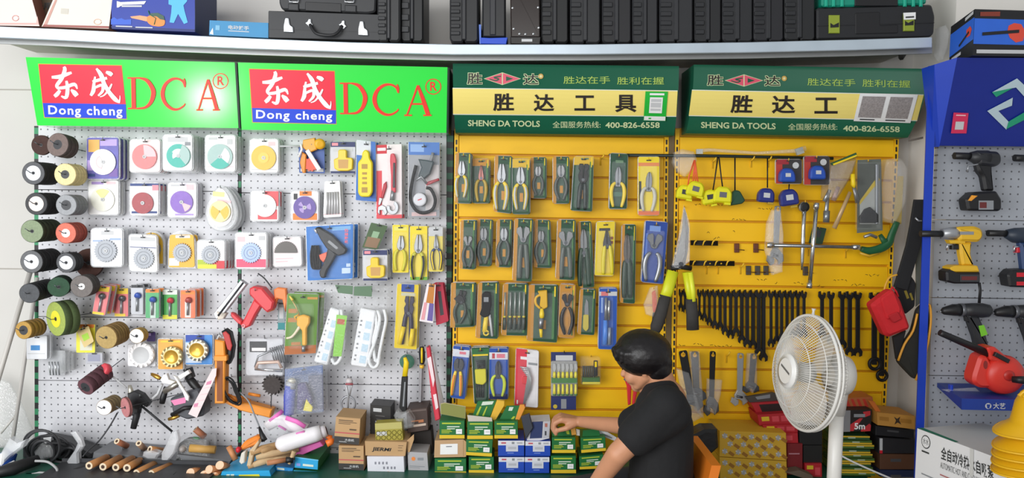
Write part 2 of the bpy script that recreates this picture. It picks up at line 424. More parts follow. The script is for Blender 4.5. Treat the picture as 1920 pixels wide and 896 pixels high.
br = tube([(1690, 96, -0.25), (1690, 108, -0.2), (1698, 96, -0.1), (1698, 98, 0.06)], 5, M('35322e', 0.6), 6)
sh.p('bracket', br)

# ------------------------------------------------------------------ the two green signs
GS = M('17e63c', 0.35, 0, 0.03, 3, 0, 1.0)
def sign_green(label, q, red, blu, kx, ky, D, C, A, Rc, word):
    sl = (q[1][1] - q[0][1]) / (q[1][0] - q[0][0])
    yt, yb = q[0][1], q[3][1]
    SY = lambda x, y: -0.21 + 0.085 * (y - sl * (x - q[0][0]) - yt) / (yb - yt)
    up = lambda e: (lambda x, y: SY(x, y) - e)
    t = Th('shop_sign', label, 'sign', (sum(p[0] for p in q) / 4, q[2][1], -0.1), 'lightbox signs over the wall panels')
    fr = [P(x, y, SY) for x, y in q]; bk = [Vector((v.x, -0.012, v.z)) for v in fr]
    b = t.p('sign_box', hexa(fr, bk, GS))
    t.p('edge_strip', hexa([P(q[1][0], q[1][1], SY), P(q[1][0] + 4, q[1][1] + 1, SY), P(q[2][0] + 4, q[2][1] + 1, SY), P(q[2][0], q[2][1], SY)],
        [Vector((P(x, y, SY).x, -0.012, P(x, y, SY).z)) for x, y in ((q[1][0], q[1][1]), (q[1][0] + 4, q[1][1] + 1), (q[2][0] + 4, q[2][1] + 1), (q[2][0], q[2][1]))], M('0e2a1c', 0.4)))
    gold = M('d8a52a', 0.4); red_m = M('ee2f45', 0.35, 0, 0.03); rd = M('f0382f', 0.35, 0, 0.03)
    g = flat([(p[0] + d[0], p[1] + d[1]) for p, d in zip(red[:2] + blu[2:], ((-1.2, -1.2), (1.2, -1.2), (1.2, 1.2), (-1.2, 1.2)))], up(0.0008), gold)
    t.p('border_print', g)
    t.p('red_print', flat(red, up(0.0014), red_m)); t.p('blue_print', flat(blu, up(0.0014), M('1746d6', 0.35)))
    t.p('lettering', text('Dong cheng', word, up(0.002), WHT, 0.022, 1.15))
    f = lambda x, y: (kx[0] + (x - 345) / 460 * (kx[1] - kx[0]), ky[0] + (y - 445) / 245 * (ky[1] - ky[0]) + (x - 345) / 460 * 2.5)
    dong = [[(348, 522, 9), (400, 518, 14), (440, 503, 13), (482, 487, 8)], [(430, 447, 9), (436, 470, 13), (415, 530, 13), (383, 578, 12), (392, 600, 8)],
            [(386, 598, 10), (440, 590, 11), (500, 568, 12), (520, 600, 4)], [(447, 545, 8), (455, 600, 13), (445, 660, 12), (412, 652, 5)],
            [(404, 612, 10), (384, 640, 14), (366, 655, 11)], [(478, 606, 6), (500, 626, 16), (518, 648, 15)]]
    cheng = [[(640, 512, 6), (632, 560, 10), (628, 610, 14), (610, 645, 9)], [(622, 548, 9), (665, 535, 11), (720, 520, 9)], [(640, 588, 8), (686, 570, 10), (690, 610, 10), (660, 645, 6)],
             [(648, 455, 7), (680, 500, 15), (700, 560, 14), (735, 620, 14), (775, 668, 15), (806, 690, 5)], [(800, 688, 7), (806, 662, 4), (806, 640, 2)], [(752, 560, 5), (732, 600, 8), (700, 640, 5), (672, 652, 3)], [(712, 478, 8), (738, 488, 15), (754, 500, 12)]]
    t.p('lettering', brush(dong + cheng, up(0.002), WHT, f))
    # serif capitals
    def cap(kind, x0, y0, x1, y1):
        T = lambda u, v: (x0 + u * (x1 - x0), y0 + v * (y1 - y0)); o = []
        def band(pts): o.append([(*T(u, v), h) for u, v, h in pts])
        W = (x1 - x0)
        if kind == 'D':
            band([(0.22, 0.03, W * .075), (0.24, 0.97, W * .075)]); band([(0.0, 0.02, 1), (0.5, 0.02, 1)]); band([(0.02, 0.98, 1), (0.5, 0.98, 1)])
            band([(0.45, 0.02, 1.2), (0.72, 0.1, 3), (0.92, 0.35, W * .075), (0.95, 0.55, W * .08), (0.85, 0.8, W * .06), (0.65, 0.95, 2), (0.4, 0.98, 1.2)])
        if kind == 'C':
            band([(0.97, 0.28, 1.2), (0.9, 0.12, 1.6), (0.7, 0.03, 1.6), (0.45, 0.05, 2.4), (0.2, 0.22, W * .06), (0.1, 0.5, W * .075), (0.2, 0.78, W * .06), (0.45, 0.96, 2.4), (0.7, 0.98, 1.7), (0.92, 0.88, 1.2), (0.98, 0.8, 0.8)])
            band([(0.93, 0.02, 0.8), (0.98, 0.15, 1.4), (0.98, 0.3, 0.6)])
        if kind == 'A':
            band([(0.1, 0.98, 1.2), (0.3, 0.5, 1.4), (0.5, 0.02, 1.6)]); band([(0.5, 0.02, 2.0), (0.7, 0.5, W * .07), (0.88, 0.98, W * .075)])
            band([(0.26, 0.62, 1.2), (0.72, 0.62, 1.2)]); band([(0, 0.985, 1), (0.28, 0.985, 1)]); band([(0.7, 0.985, 1), (1, 0.985, 1)])
        return o
    I = lambda x, y: (x, y)
    for k, bx in (('D', D), ('C', C), ('A', A)):
        t.p('lettering', brush([[(a, c, h + 0.6) for a, c, h in s] for s in cap(k, *bx)], up(0.001), gold, I) + brush(cap(k, *bx), up(0.003), rd, I))
    cx, cy = Rc
    ring = ell(cx, cy, 15, 15, 30); ring2 = ell(cx, cy, 13.2, 13.2, 30); g = G()
    for i in range(30):
        j = (i + 1) % 30; g = g + flat([ring[i], ring[j], ring2[j], ring2[i]], up(0.0014), rd)
    t.p('lettering', g + text('R', (cx - 6, cy - 9, cx + 7, cy + 8), up(0.0014), rd, 0.02))
    return t
sign_green('first green sign with glare, above the panel of grinding wheels', [(48, 107), (440, 117), (447, 240), (70, 235)],
    [(72.5, 120.5), (227.4, 123.3), (236, 195.3), (80, 193)], [(80, 193), (236, 195.3), (237, 222.6), (83.7, 219.6)], (96, 224.6), (124, 190),
    (238.6, 145, 290, 204.5), (300, 146, 348, 206), (368, 148, 412, 207), (413.5, 152), [(90, 197.5), (229, 200), (230, 222), (91, 219.5)])
sign_green('second green sign, between the first green sign and the yellow-banded signs', [(446, 117), (839, 126), (837, 249), (453, 243)],
    [(467.8, 129.7), (626.6, 134), (630, 206.5), (472.5, 202.3)], [(472.5, 202.3), (630, 206.5), (630, 232), (474, 228.8)], (491, 620), (133, 201),
    (636.6, 155, 687, 214), (697, 157, 748, 216), (758, 159, 809, 217), (812.4, 162.4), [(480, 206), (623, 210), (623, 230), (480, 227)])

# ------------------------------------------------------------------ the two curved signs with a yellow band
def sign_band(label, xl, xr, tx):
    """xl, xr: pixel x of the left and right edge as functions of the row 0..1; yt: rows."""
    rows = tx['rows']     # list of (v, y at left, y at right)
    vs = [r[0] for r in rows]
    sl = (rows[0][2] - rows[0][1]) / (xr[0] - xl[0])
    y0, y1 = rows[0][1], rows[-1][1]
    def prof(v): return -0.225 + 0.13 * v ** 2.2
    SY = lambda x, y: prof(min(1, max(0, (y - sl * (x - xl[0]) - y0) / (y1 - y0))))
    up = lambda e: (lambda x, y: SY(x, y) - e)
    t = Th('shop_sign', label, 'sign', ((xl[0] + xr[0]) / 2, y1, -0.1), 'lightbox signs over the wall panels')
    n = 14; FR = []
    for i in range(n + 1):
        v = i / n; yl = y0 + (y1 - y0) * v
        FR.append((P(xl[0] + (xl[1] - xl[0]) * v ** 2, yl, prof(v)), P(xr[0] + (xr[1] - xr[0]) * v ** 2, yl + sl * (xr[0] - xl[0]), prof(v))))
    g = G(); GR = M('0a5a40', 0.5, 0, 0.04, 4); YB = M('f7e27d', 0.5, 0, 0.03, 4); LN = M('e8ece0', 0.4)
    for a, b in FR: g.v += [a, b]
    nb = len(g.v)
    for a, b in FR: g.v += [Vector((a.x, -0.015, a.z)), Vector((b.x, -0.015, b.z))]
    for i in range(n): g.f += [((2 * i, 2 * i + 1, 2 * i + 3, 2 * i + 2), GR, True)]
    g.f += [(tuple(2 * i for i in range(n + 1)) + tuple(nb + 2 * i for i in range(n, -1, -1)), GR, False), (tuple(2 * i + 1 for i in range(n + 1)) + tuple(nb + 2 * i + 1 for i in range(n, -1, -1)), BLK, False),
            ((0, 1, nb + 1, nb), GR, False), ((2 * n, 2 * n + 1, nb + 2 * n + 1, nb + 2 * n), GR, False)]
    t.p('sign_box', g)
    def band(q, m, e, k=6):
        h = G()
        for i in range(k):
            for j in range(8):
                h = h + flat([bil(q, j / 8, i / k), bil(q, (j + 1) / 8, i / k), bil(q, (j + 1) / 8, (i + 1) / k), bil(q, j / 8, (i + 1) / k)], up(e), m)
        return h
    q = tx['band']; t.p('band_print', band([(q[0][0], q[0][1] - 1.5), (q[1][0], q[1][1] - 1.5), (q[2][0], q[2][1] + 1.5), (q[3][0], q[3][1] + 1.5)], LN, 0.0015) + band(q, YB, 0.0025))
    PK = M('e0566e', 0.4); PAL = M('d5e3b0', 0.4); LIME = M('a9c65a', 0.4); INK = M('2b2522', 0.5)
    for body, bx, m in tx['small']: t.p('lettering', text(body, bx, up(0.002), LIME if m == 'l' else PAL, 0.024 if body.isascii() else 0.006))
    for body, bx in tx['dark']:
        t.p('lettering', sum([text(body, (bx[0] + u, bx[1] + v, bx[2] + u, bx[3] + v), up(0.0015 + .0003 * (u + 1) + .0001 * v), PAL, 0.01) for u in (-1, 1) for v in (-1, 1)], G()) + text(body, bx, up(0.0035), INK, 0.012))
    for body, bx in tx['main']: t.p('lettering', text(body, bx, up(0.0045), INK, 0.025))
    x0, ya, x1, yb = tx['dia']; cx = (x0 + x1) / 2; cy = (ya + yb) / 2; h = (yb - ya) / 2
    L = [(x0, cy), (cx - 1, ya), (cx - 1, yb)]; Rr = [(cx + 1, ya), (x1, cy), (cx + 1, yb)]
    g = flat([(x0 - 2.4, cy), (cx, ya - 1.3), (x1 + 2.4, cy), (cx, yb + 1.3)], up(0.0015), PAL) + flat(L, up(0.0025), PK) + flat(Rr, up(0.0025), PK)
    g = g + flat([(cx + 7, cy - h * .42), (cx + 20, cy), (cx + 7, cy + h * .42)], up(0.0035), GR)
    g = g + brush([[(cx - 3, cy - h * .45, 1), (cx - 16, cy - h * .2, 1.1), (cx - 7, cy + 0.5, 1.1), (cx - 13, cy + h * .35, 1), (cx - 24, cy + h * .05, 0.8)]], up(0.0035), GR, lambda x, y: (x, y))
    t.p('emblem', g); t.p('emblem', flat(ell(*tx['dot'], 5, 5, 14), up(0.002), M('c9a24e', 0.4)) + flat(ell(*tx['dot'], 2.6, 2.6, 10), up(0.003), M('e6d9a0', 0.4)))
    return t, up
t3, up3 = sign_band('third sign, curved, dark green with yellow band and green sticker', (849, 854), (1273, 1264), dict(
    rows=[(0, 119, 124), (1, 249, 253)], band=[(848.6, 166), (1270.5, 171), (1268, 217.5), (849.5, 213.5)],
    small=[('胜达在手', (1056.5, 143, 1144, 157), 'l'), ('胜利在握', (1157, 144.5, 1245, 158.5), 'l'), ('SHENG DA TOOLS', [(877.5, 225), (1012.4, 226.5), (1012.4, 238), (877.5, 236.5)], 'p'), ('全国服务热线:', (1036, 227.5, 1126, 240), 'p'), ('400-826-6558', (1135, 229, 1237, 240), 'p')],
    dark=[('胜', (876, 136.5, 904, 158)), ('达', (981, 138.5, 1010, 158.5))], main=[('胜', (924.5, 175, 963.6, 208.4)), ('达', (1000.5, 176.5, 1039, 209)), ('工', (1077, 179, 1115.4, 207.5)), ('具', (1153, 177.6, 1193.5, 210.4))],
    dia=(909.4, 137, 974.4, 158), dot=(1014, 143)))
t4, up4 = sign_band('fourth sign, curved, dark green with yellow band and white notice', (1301, 1286), (1740, 1702), dict(
    rows=[(0, 121, 129), (1, 250, 256)], band=[(1297.5, 169.5), (1732, 178.5), (1719.5, 225.5), (1291.5, 216)],
    small=[('胜达在手', [(1514, 146.5), (1604, 148.5), (1604, 162), (1514, 160)], 'l'), ('胜利在握', [(1617, 148.5), (1707, 151), (1707, 164.5), (1617, 162.5)], 'l'), ('SHENG DA TOOLS', [(1314.5, 228.5), (1454.4, 231), (1454.4, 242.5), (1314.5, 240)], 'p'), ('全国服务热线:', (1477.6, 231.5, 1570, 244), 'p'), ('400-826-6558', [(1581, 235), (1687, 237), (1687, 248), (1581, 246)], 'p')],
    dark=[('胜', (1326, 140.5, 1356, 160)), ('达', (1433.5, 142, 1463, 161))], main=[('胜', [(1372, 177.6), (1413, 178.6), (1410, 213), (1369, 212)]), ('达', (1447, 179, 1491, 213)), ('工', (1527, 183, 1570.5, 213))],
    dia=(1361, 140.7, 1429, 161), dot=(1470.4, 147)))
def sticker(name, label, q, up, m, prints):
    n = 6; g = G()
    for i in range(n): g = g + flat([bil(q, 0, i / n), bil(q, 1, i / n), bil(q, 1, (i + 1) / n), bil(q, 0, (i + 1) / n)], up(0.006), m)
    t = Th(name, label, 'sticker', bil(q, 0.5, 1) + (up(0.006),)); t.p('paper', g)
    for (u0, v0, u1, v1), mm in prints: 
        h = G()
        for i in range(3): h = h + flat([bil(q, u0, v0 + (v1 - v0) * i / 3), bil(q, u1, v0 + (v1 - v0) * i / 3), bil(q, u1, v0 + (v1 - v0) * (i + 1) / 3), bil(q, u0, v0 + (v1 - v0) * (i + 1) / 3)], up(0.0075 if mm is not GREY else 0.009), mm)
        t.p('print', h)
    return t
sticker('payment_sticker', 'green and white sticker on the third sign', [(1210.3, 171.2), (1252.4, 171.8), (1248, 227), (1206.5, 225.8)], up3, M('21b83c', 0.4),
    [((0.22, 0.2, 0.8, 0.74), WHT), ((0.02, 0.85, 0.98, 0.99), WHT), ((0.28, 0.26, 0.74, 0.66), LGREY), ((0.2, 0.06, 0.85, 0.13), WHT), ((0.22, 0.9, 0.34, 0.95), M('21b83c', 0.4))])
sticker('paper_notice', 'white paper notice stuck on the fourth sign', [(1612.6, 175), (1721.4, 177.6), (1707, 230.7), (1600.4, 227)], up4, WHT,
    [((0.06, 0.1, 0.46, 0.86), M('9b9492', 0.6, 0, 0.5, 160)), ((0.54, 0.1, 0.93, 0.86), M('9b9492', 0.6, 0, 0.5, 160)), ((0.1, 0.91, 0.36, 0.95), DGREY), ((0.55, 0.91, 0.9, 0.95), DGREY)])
# ------------------------------------------------------------------ tool shapes
def tf(pts, x, y, L, a, w=1.0):
    c, s = math.cos(math.radians(a)), math.sin(math.radians(a))
    return [(x + L * (u * w * c - v * s), y + L * (u * w * s + v * c)) + tuple(r) for u, v, *r in pts]
JAWS = {'combo': [(0.012, 0), (0.05, 0.0), (0.085, .1), (0.12, .24), (0.115, .33), (0.06, .4), (0, .42)],
        'nose': [(0.008, 0), (0.025, 0.0), (0.05, .12), (0.09, .28), (0.09, .36), (0.05, .41), (0, .42)],
        'cutter': [(0.008, 0.03), (0.05, 0), (0.1, .07), (0.12, .17), (0.1, .28), (0.06, .34), (0, .36)],
        'snip': [(0.006, 0), (0.04, .04), (0.075, .16), (0.08, .32), (0.06, .42), (0.06, .5), (0, .5)],
        'strip': [(0.02, 0), (0.1, 0), (0.12, .1), (0.08, .16), (0.12, .24), (0.1, .36), (0.05, .42), (0, .42)],
        'pincer': [(0.03, 0.05), (0.06, 0), (0.15, .03), (0.17, .12), (0.1, .2), (0.06, .3), (0, .32)]}
HAND = {'wide': [(.06, .4), (.13, .47), (.165, .62), (.15, .8), (.1, 1.0)], 'straight': [(.05, .34), (.07, .45), (.09, .65), (.1, .85), (.1, 1.0)],
        'bow': [(.05, .33), (.12, .42), (.17, .58), (.16, .75), (.1, .9), (.06, 1.0)], 'narrow': [(.045, .42), (.06, .55), (.07, .75), (.08, 1.0)]}
def pliers(t, x, y, L, a, Y, jaw='combo', hand='wide', mj=None, mh=None, w=1.0, r=.04, grip=None, spring=False, under=None):
    mj = mj or STEEL; mh = mh or YEL; j = JAWS[jaw]
    for sgn in (1, -1):
        t.p('jaw', prism(tf([(u * sgn, v) for u, v in j], x, y, L, a, w), Y - 0.008, 0.012, mj, 0.6))
    for sgn in (1, -1):
        p = smooth_path([(u * sgn, v) for u, v in HAND[hand]], 3); q = tf(p, x, y, L, a, w)
        n = len(q); rad = [L * r * (0.75 + 0.5 * math.sin(math.pi * i / (n - 1)) ** 0.7) for i in range(n)]
        t.p('handle', tube([(q[i][0], q[i][1], Y - 0.004, rad[i]) for i in range(n)], 1, mh, 8, 0.8))
        if grip: t.p('grip_insert', tube([(q[i][0], q[i][1], Y - 0.004 - S(Y) * rad[i] * .75, rad[i] * .5) for i in range(n // 4, n)], 1, grip, 6, 0.6))
    px = tf([(0, JAWS[jaw][-1][1] - .07)], x, y, L, a, w)[0]
    t.p('pivot', lathe((px[0], px[1], Y - 0.011), [(L * .035, 0), (L * .035, 0.006)], DSTEEL, 12))

def q4(r): return R(*r) if len(r) == 4 and not isinstance(r[0], (tuple, list)) else [tuple(p) for p in r]
def card(name, label, cat, q, Y, m, prints=(), hk=None, hm=None, stack=0, group=None, rnd=2, rim=None, dome=None, th=0.0015, nick=None, hx=None, part='backing_card'):
    """A carded product hanging on a hook. prints: (u0, v0, u1, v1, material) panels printed on it."""
    q = q4(q); b = bil(q, 0.5, 1)
    t = Th(name, label, cat, (b[0], b[1], Y), group); t.q = q; t.Y = Y
    t.p(part, prism(rr(q, rnd) if rnd else q, Y, th, m))
    for i, (u0, v0, u1, v1, mm) in enumerate(prints):
        t.p('print', flat([bil(q, u0, v0), bil(q, u1, v0), bil(q, u1, v1), bil(q, u0, v1)], Y - 0.0006 - 0.0003 * i, mm))
    t.p('hang_slot', flat(rr(RC(*bil(q, 0.5, 0.06), 9, 2.2, math.degrees(math.atan2(q[1][1] - q[0][1], q[1][0] - q[0][0]))), 1), Y - 0.003, DGREY))
    if rim:  # moulded clear border
        t.p('blister_rim', prism(rr(inset(q, -rim) if area2(q) > 0 else q, rnd + 4), Y + 0.003, 0.012, MILK, 1))
    if dome:
        x0, y0, x1, y1, d = dome; o = rr(R(x0, y0, x1, y1), min(x1 - x0, y1 - y0) * .3)
        t.p('blister', prism(o, Y - d, d - 0.0005, CLR, 1.5))
    for k in range(stack):
        pass
    if hk is not False:
        x, y = bil(q, 0.5 if hx is None else hx, 0.05); hook(x, y, Y, hk or nick or cat, hm)
    return t
def copies(t, n, step, label, group):
    for k in range(n): t.copy((0.002 * (k + 1), step * (k + 1), 0), label, group)

# ------------------------------------------------------------------ grinding wheels on the first panel
def wheel_stack(label, cat, x, y, Yf, r, n, th, face, side, lab=None, hole=3, labcol=None, ax=(0, 1, 0), back=None, ry=None, hk='', name='grinding_wheel', hub=None, gap=0.0006):
    """n separate wheels one behind another on a wire; the front one shows its face."""
    A = Vector(ax).normalized(); s = S(Yf)
    def wheel(k):
        c = P(x, y, Yf) + A * ((th + gap) * k)
        t = Th(name, label if k == 0 else back, cat, c, None if k == 0 else 'wheels stacked behind the front ones: ' + hk)
        t.w = c
        rr_ = r * (1 + 0.012 * math.sin(k * 2.3))
        o = (x, y, Yf)
        off = A * ((th + gap) * k)
        def L(prof, ms, n=28):
            g = lathe(o, prof, ms, n, A); g.v = [v + off for v in g.v]; return g
        t.p('wheel', L([(hole, 0), (rr_ - 0.8, 0), (rr_, 0.0012), (rr_, th - 0.0012), (rr_ - 0.8, th), (hole, th), (hole, 0)], [face, side, side, side, side, DGREY]))
        if lab and k == 0: t.p('paper_label', L([(hole, -0.0006), (lab, -0.0006)], [labcol or LGREY]))
        if hub and k == 0: t.p('hub', L([(hole * .5, -0.0008), (hub, -0.0008), (hub, 0.004)], [WHT]))
        return t
    for k in range(n): wheel(k)
    b = P(x, y, Yf)
    g = tube3([b - A * 0.025 + Vector((-0.012, 0, 0.012)), b - A * 0.018 + Vector((0, 0, 0.001)), b, b + A * ((th + gap) * n), Vector((b.x + A.x / max(A.y, .1) * (-b.y), -0.001, b.z + A.z / max(A.y, .1) * (-b.y)))], 0.0018, DSTEEL, 6)
    one('display_hook', f'wire hook carrying the {hk}', 'hook', g, 'display hooks on the wall panels')
AB = lambda h: M(h, 0.85, 0, 0.25, 120, 0.3)
SILV = M('d4d6da', .4, .15, .12, 60)
D1, D2, D3 = AB('46302b'), AB('7a6b66'), AB('2a2a2c')
wheel_stack('thin dark brown flap disc at the top, just under the first green sign', 'grinding disc', 77, 272, -0.12, 18.5, 2, 0.006, D1, D1, hole=3, back='dark brown disc behind the topmost thin brown flap disc', hk='thin dark brown flap disc', name='flap_disc')
wheel_stack('brown-grey wheel with a white hole, topmost of the thick wheels', 'grinding wheel', 108, 271, -0.17, 22, 3, 0.02, D2, AB('4c423f'), hole=9, ax=(0.12, 1, -0.1), back='brown wheel stacked behind the topmost brown-grey wheel', hk='topmost brown-grey wheel')
wheel_stack('dark grey wheel with a silver label, beside the cream wheel', 'grinding wheel', 62.5, 324.5, -0.19, 21.5, 6, 0.018, AB('606164'), D3, 14, 3, SILV, back='dark wheel stacked behind the silver-labelled one beside the cream wheel', hk='dark wheels beside the cream wheel')
wheel_stack('cream coloured grinding wheel with an open white middle', 'grinding wheel', 122, 327, -0.17, 20.5, 4, 0.02, AB('e8d9a4'), AB('d8c68c'), hole=8, back='cream wheel stacked behind the front cream wheel', hk='cream wheels')
wheel_stack('black wheel with a white and orange label, beside the pale grey wheel', 'grinding wheel', 68, 382, -0.19, 21, 6, 0.018, AB('4a4a4c'), D3, 14, 3, M('f2e4da', 0.5, 0, 0.1, 30), back='black wheel stacked behind the orange-labelled one', hk='black wheels with orange label')
wheel_stack('pale grey wheel with a dark open middle', 'grinding wheel', 124, 384.5, -0.17, 19.5, 4, 0.02, AB('a3a5a8'), AB('85878a'), hole=9.5, back='pale grey wheel stacked behind the front pale grey wheel', hk='pale grey wheels')
wheel_stack('grey-green grinding wheel with a plain face', 'grinding wheel', 60, 433.5, -0.2, 21.5, 5, 0.025, AB('8c9a7c'), AB('38402c'), hole=3.5, back='green wheel stacked behind the plain grey-green wheel', hk='grey-green wheels')
wheel_stack('salmon red grinding wheel with a white hub', 'grinding wheel', 123.3, 437, -0.17, 19.5, 4, 0.02, AB('dd7b68'), AB('a84e40'), hole=3, hub=8, back='red wheel stacked behind the salmon red wheel', hk='salmon red wheels')
wheel_stack('dark grey wheel with a silver label, below the grey-green wheel', 'grinding wheel', 59, 490.6, -0.21, 21.5, 7, 0.018, AB('6a6b6d'), D3, 14, 3, SILV, back='black wheel stacked behind the silver-labelled one below the grey-green wheel', hk='black wheels below the grey-green wheel')
wheel_stack('dark wheel with a silver label, in front of the large dark brown disc', 'grinding wheel', 124, 492.4, -0.18, 19, 3, 0.018, AB('5a5b5e'), D3, 13, 3, SILV, back='black wheel stacked behind the silver-labelled one by the large brown disc', hk='dark wheels by the large brown disc')
wheel_stack('large dark brown disc partly behind the first silver saw blade pack', 'grinding disc', 166, 493, -0.06, 27, 2, 0.006, AB('4a2f28'), D1, hole=4.5, back='dark brown disc behind the large dark brown one', hk='large dark brown disc', name='flap_disc')
wheel_stack('plain dark grey wheel, end of the long black stack', 'grinding wheel', 55, 549.8, -0.22, 18.5, 8, 0.017, AB('55575a'), D3, hole=3, ax=(-0.1, 1, 0.03), back='black wheel in the long stack behind the plain dark grey wheel', hk='long black stack of wheels')
wheel_stack('dark green grinding wheel between the long black stack and the grey wheel', 'grinding wheel', 110, 538, -0.18, 19, 3, 0.022, AB('35543f'), AB('1f3526'), hole=3.5, ax=(-0.35, 1, 0.05), back='dark green wheel behind the front dark green wheel', hk='dark green wheels')
wheel_stack('brown-grey wheel with a small white hub, beside the packs of router bits', 'grinding wheel', 153, 537, -0.17, 21, 3, 0.02, AB('77716e'), AB('4d4845'), hole=3, hub=6, ax=(-0.05, 1, 0.02), back='brown-grey wheel behind the white-hubbed one', hk='white-hubbed brown-grey wheels')
wheel_stack('large moss green wheel with a yellow centre, turned sideways', 'grinding wheel', 104.5, 598, -0.16, 33, 2, 0.03, AB('a2b258'), AB('4a5a34'), 16, 4, M('ece03a', 0.5), ax=(0.5, 0.86, 0.04), back='green wheel behind the large moss green one', hk='large moss green wheel')
wheel_stack('gold wire ring brush hanging lowest beside the leaning pipes', 'wire brush', 44, 619, -0.19, 17, 4, 0.018, AB('b9924a'), AB('8f6d32'), hole=9, back='gold wire ring brush in the stack behind the front one', hk='gold wire ring brushes', name='wire_brush', ax=(0.1, 1, 0), gap=0.004)
wheel_stack('tan felt wheel with a small hole, in front of a thick stack', 'polishing wheel', 199, 632.7, -0.17, 22, 6, 0.014, AB('b59a62'), AB('8c6f40'), hole=3, back='tan felt wheel in the stack behind the front tan wheel', hk='tan felt wheels', name='polishing_wheel', ax=(0.12, 1, 0.08))
wheel_stack('silver cup wire brush above the white toothed cup wheel', 'wire brush', 256, 630, -0.13, 14, 2, 0.02, M('e2e3e4', 0.35, 0.3), AB('b08d4c'), hole=3, back='brass-bristled cup brush behind the silver cup brush', hk='silver cup brush', name='cup_brush')
wheel_stack('maroon sanding flap wheel hanging beside the red air tool', 'flap wheel', 160, 726, -0.2, 17, 4, 0.028, AB('6a444c'), AB('56343c'), hole=10, back='maroon flap wheel stacked behind the front maroon one', hk='maroon flap wheels', name='sanding_flap_wheel', ax=(0.25, 1, 0.38))
wheel_stack('white-faced wheel beside the small pink disc', 'polishing wheel', 195, 764, -0.17, 15, 4, 0.02, M('f0eeee', 0.5), AB('8d7a58'), hole=2.5, back='brown wheel behind the white-faced wheel', hk='white-faced wheel', name='polishing_wheel')
wheel_stack('small pink sanding disc in front of the black foam gun', 'sanding disc', 234.5, 764, -0.19, 19, 2, 0.006, AB('c27f80'), AB('8d5a58'), hole=3, ax=(0.6, 0.75, 0.05), back='pink sanding disc behind the front pink one', hk='small pink sanding disc', name='sanding_disc')

# ------------------------------------------------------------------ cutting-disc packs
SILV = M('d4d6da', .4, .15, .12, 60)
WP = M('f4f2f2', 0.4, 0, 0.04)
def disc_pack(label, nick, rect, c, r, dm, cardm=WP, prints=(), kind='disc', n=1, hubm=LGREY, Y=None, wedge=None, shape=None, dome=True, teeth=26, hk=True):
    q = q4(rect); Y = Y or -(.03 * n + .022)
    t = card('disc_pack', label, 'blade pack', q, Y, cardm, prints, hk=nick if hk else False, rim=2.5 if shape is None else None, rnd=5)
    x, y = c
    if shape: t.p('blister_rim', prism(shape, Y + 0.003, 0.014, MILK, 1))
    if kind == 'disc': t.p('cutting_disc', lathe((x, y, Y - 0.006), [(2.2, 0), (r, 0), (r, 0.004)], dm, 30))
    elif kind == 'blade': t.p('saw_blade', prism(gear(x, y, r, teeth, 3), Y - 0.007, 0.003, dm))
    elif kind == 'half': t.p('saw_blade', prism([(x + r * math.cos(math.radians(a)) * (1 if a % 10 else .93), y + r * math.sin(math.radians(a)) * (1 if a % 10 else .93)) for a in range(180, 361, 5)], Y - 0.006, 0.003, dm))
    if wedge:
        for a0, a1, k, m in wedge: t.p('print', flat([(x, y)] + ell(x, y, r * k, None, 14, a0, a1), Y - 0.0075 - 0.0003 * wedge.index((a0, a1, k, m)), m))
    if hubm and kind != 'half': t.p('hub', lathe((x, y, Y - 0.009), [(1.4, 0), (3.6, 0), (3.6, 0.003)], hubm, 14))
    if kind == 'blade':
        for k in (.35, .62): t.p('ring_print', tube([(x + r * k * math.cos(a), y + r * k * math.sin(a), Y - .0072) for a in [i * .35 for i in range(18)]], .35, GREY, 4, .3, closed=True))
    if dome and kind != 'blade': t.p('blister', lathe((x, y, Y - 0.014), [(0.01, 0), (r * 0.9, 0.001), (r * 1.1, 0.005), (r * 1.14, 0.0135)], CLR, 30))
    for k in range(n):
        t.copy((0.003, 0.03 * (k + 1), -0.0015 * (k + 1)), f'pack hanging directly behind the {nick}', 'packs stacked behind ' + nick)
    return t
W1 = M('faf8f6', 0.45)
PUR = M('7a5ea8', 0.5); LPUR = M('b59bd8', 0.5); PINK = M('ef8f9b', 0.45); PALEP = M('f3c9cd', 0.5); TEAL = M('35b8a6', 0.45); PTEAL = M('a9c6c0', 0.45)
DRED = M('a3202c', 0.4, 0, 0.2, 60); VIO = M('8a5fc2', 0.45, 0, 0.2, 60); YDISC = M('f2c23c', 0.45); PYEL = M('f2ee9c', 0.5); NAVY = M('26407e', 0.45); ORA = M('ef8a3c', 0.5)
disc_pack('purple and blue card with a white disc, first in the top row of packs', 'purple and blue card', (162.8, 258, 222, 335), (192.5, 303.6), 24, W1, M('6b67b4', 0.5, 0, 0.35, 25),
    [(0.05, 0.05, 0.4, 0.35, M('e6b25a', 0.5)), (0.42, 0.04, 0.95, 0.2, M('b9a3dc', 0.5)), (0.02, 0.55, 0.3, 0.8, LPUR), (0.7, 0.75, 0.97, 0.95, PUR), (0.05, 0.88, 0.25, 0.95, NAVY)], n=2, wedge=[(100, 240, 0.55, PALEP), (100, 240, .45, W1)], dome=False)
disc_pack('clear pack with a pink disc in the top row', 'pink disc pack', (244, 262, 300, 322), (270.5, 293.6), 23, M('f08080', 0.45), M('f6dede', 0.45), n=2, wedge=[(-95, 0, .95, PALEP)])
disc_pack('clear pack with a bright teal disc in the top row', 'bright teal disc pack', (306, 253, 360, 319), (334, 292), 22, TEAL, WP, [(0.15, 0.06, 0.85, 0.2, LGREY), (0.75, 0.2, 0.95, 0.3, GREY)], n=3, wedge=[(-70, 50, .99, PTEAL), (-150, -70, .6, W1), (150, 250, .5, W1)])
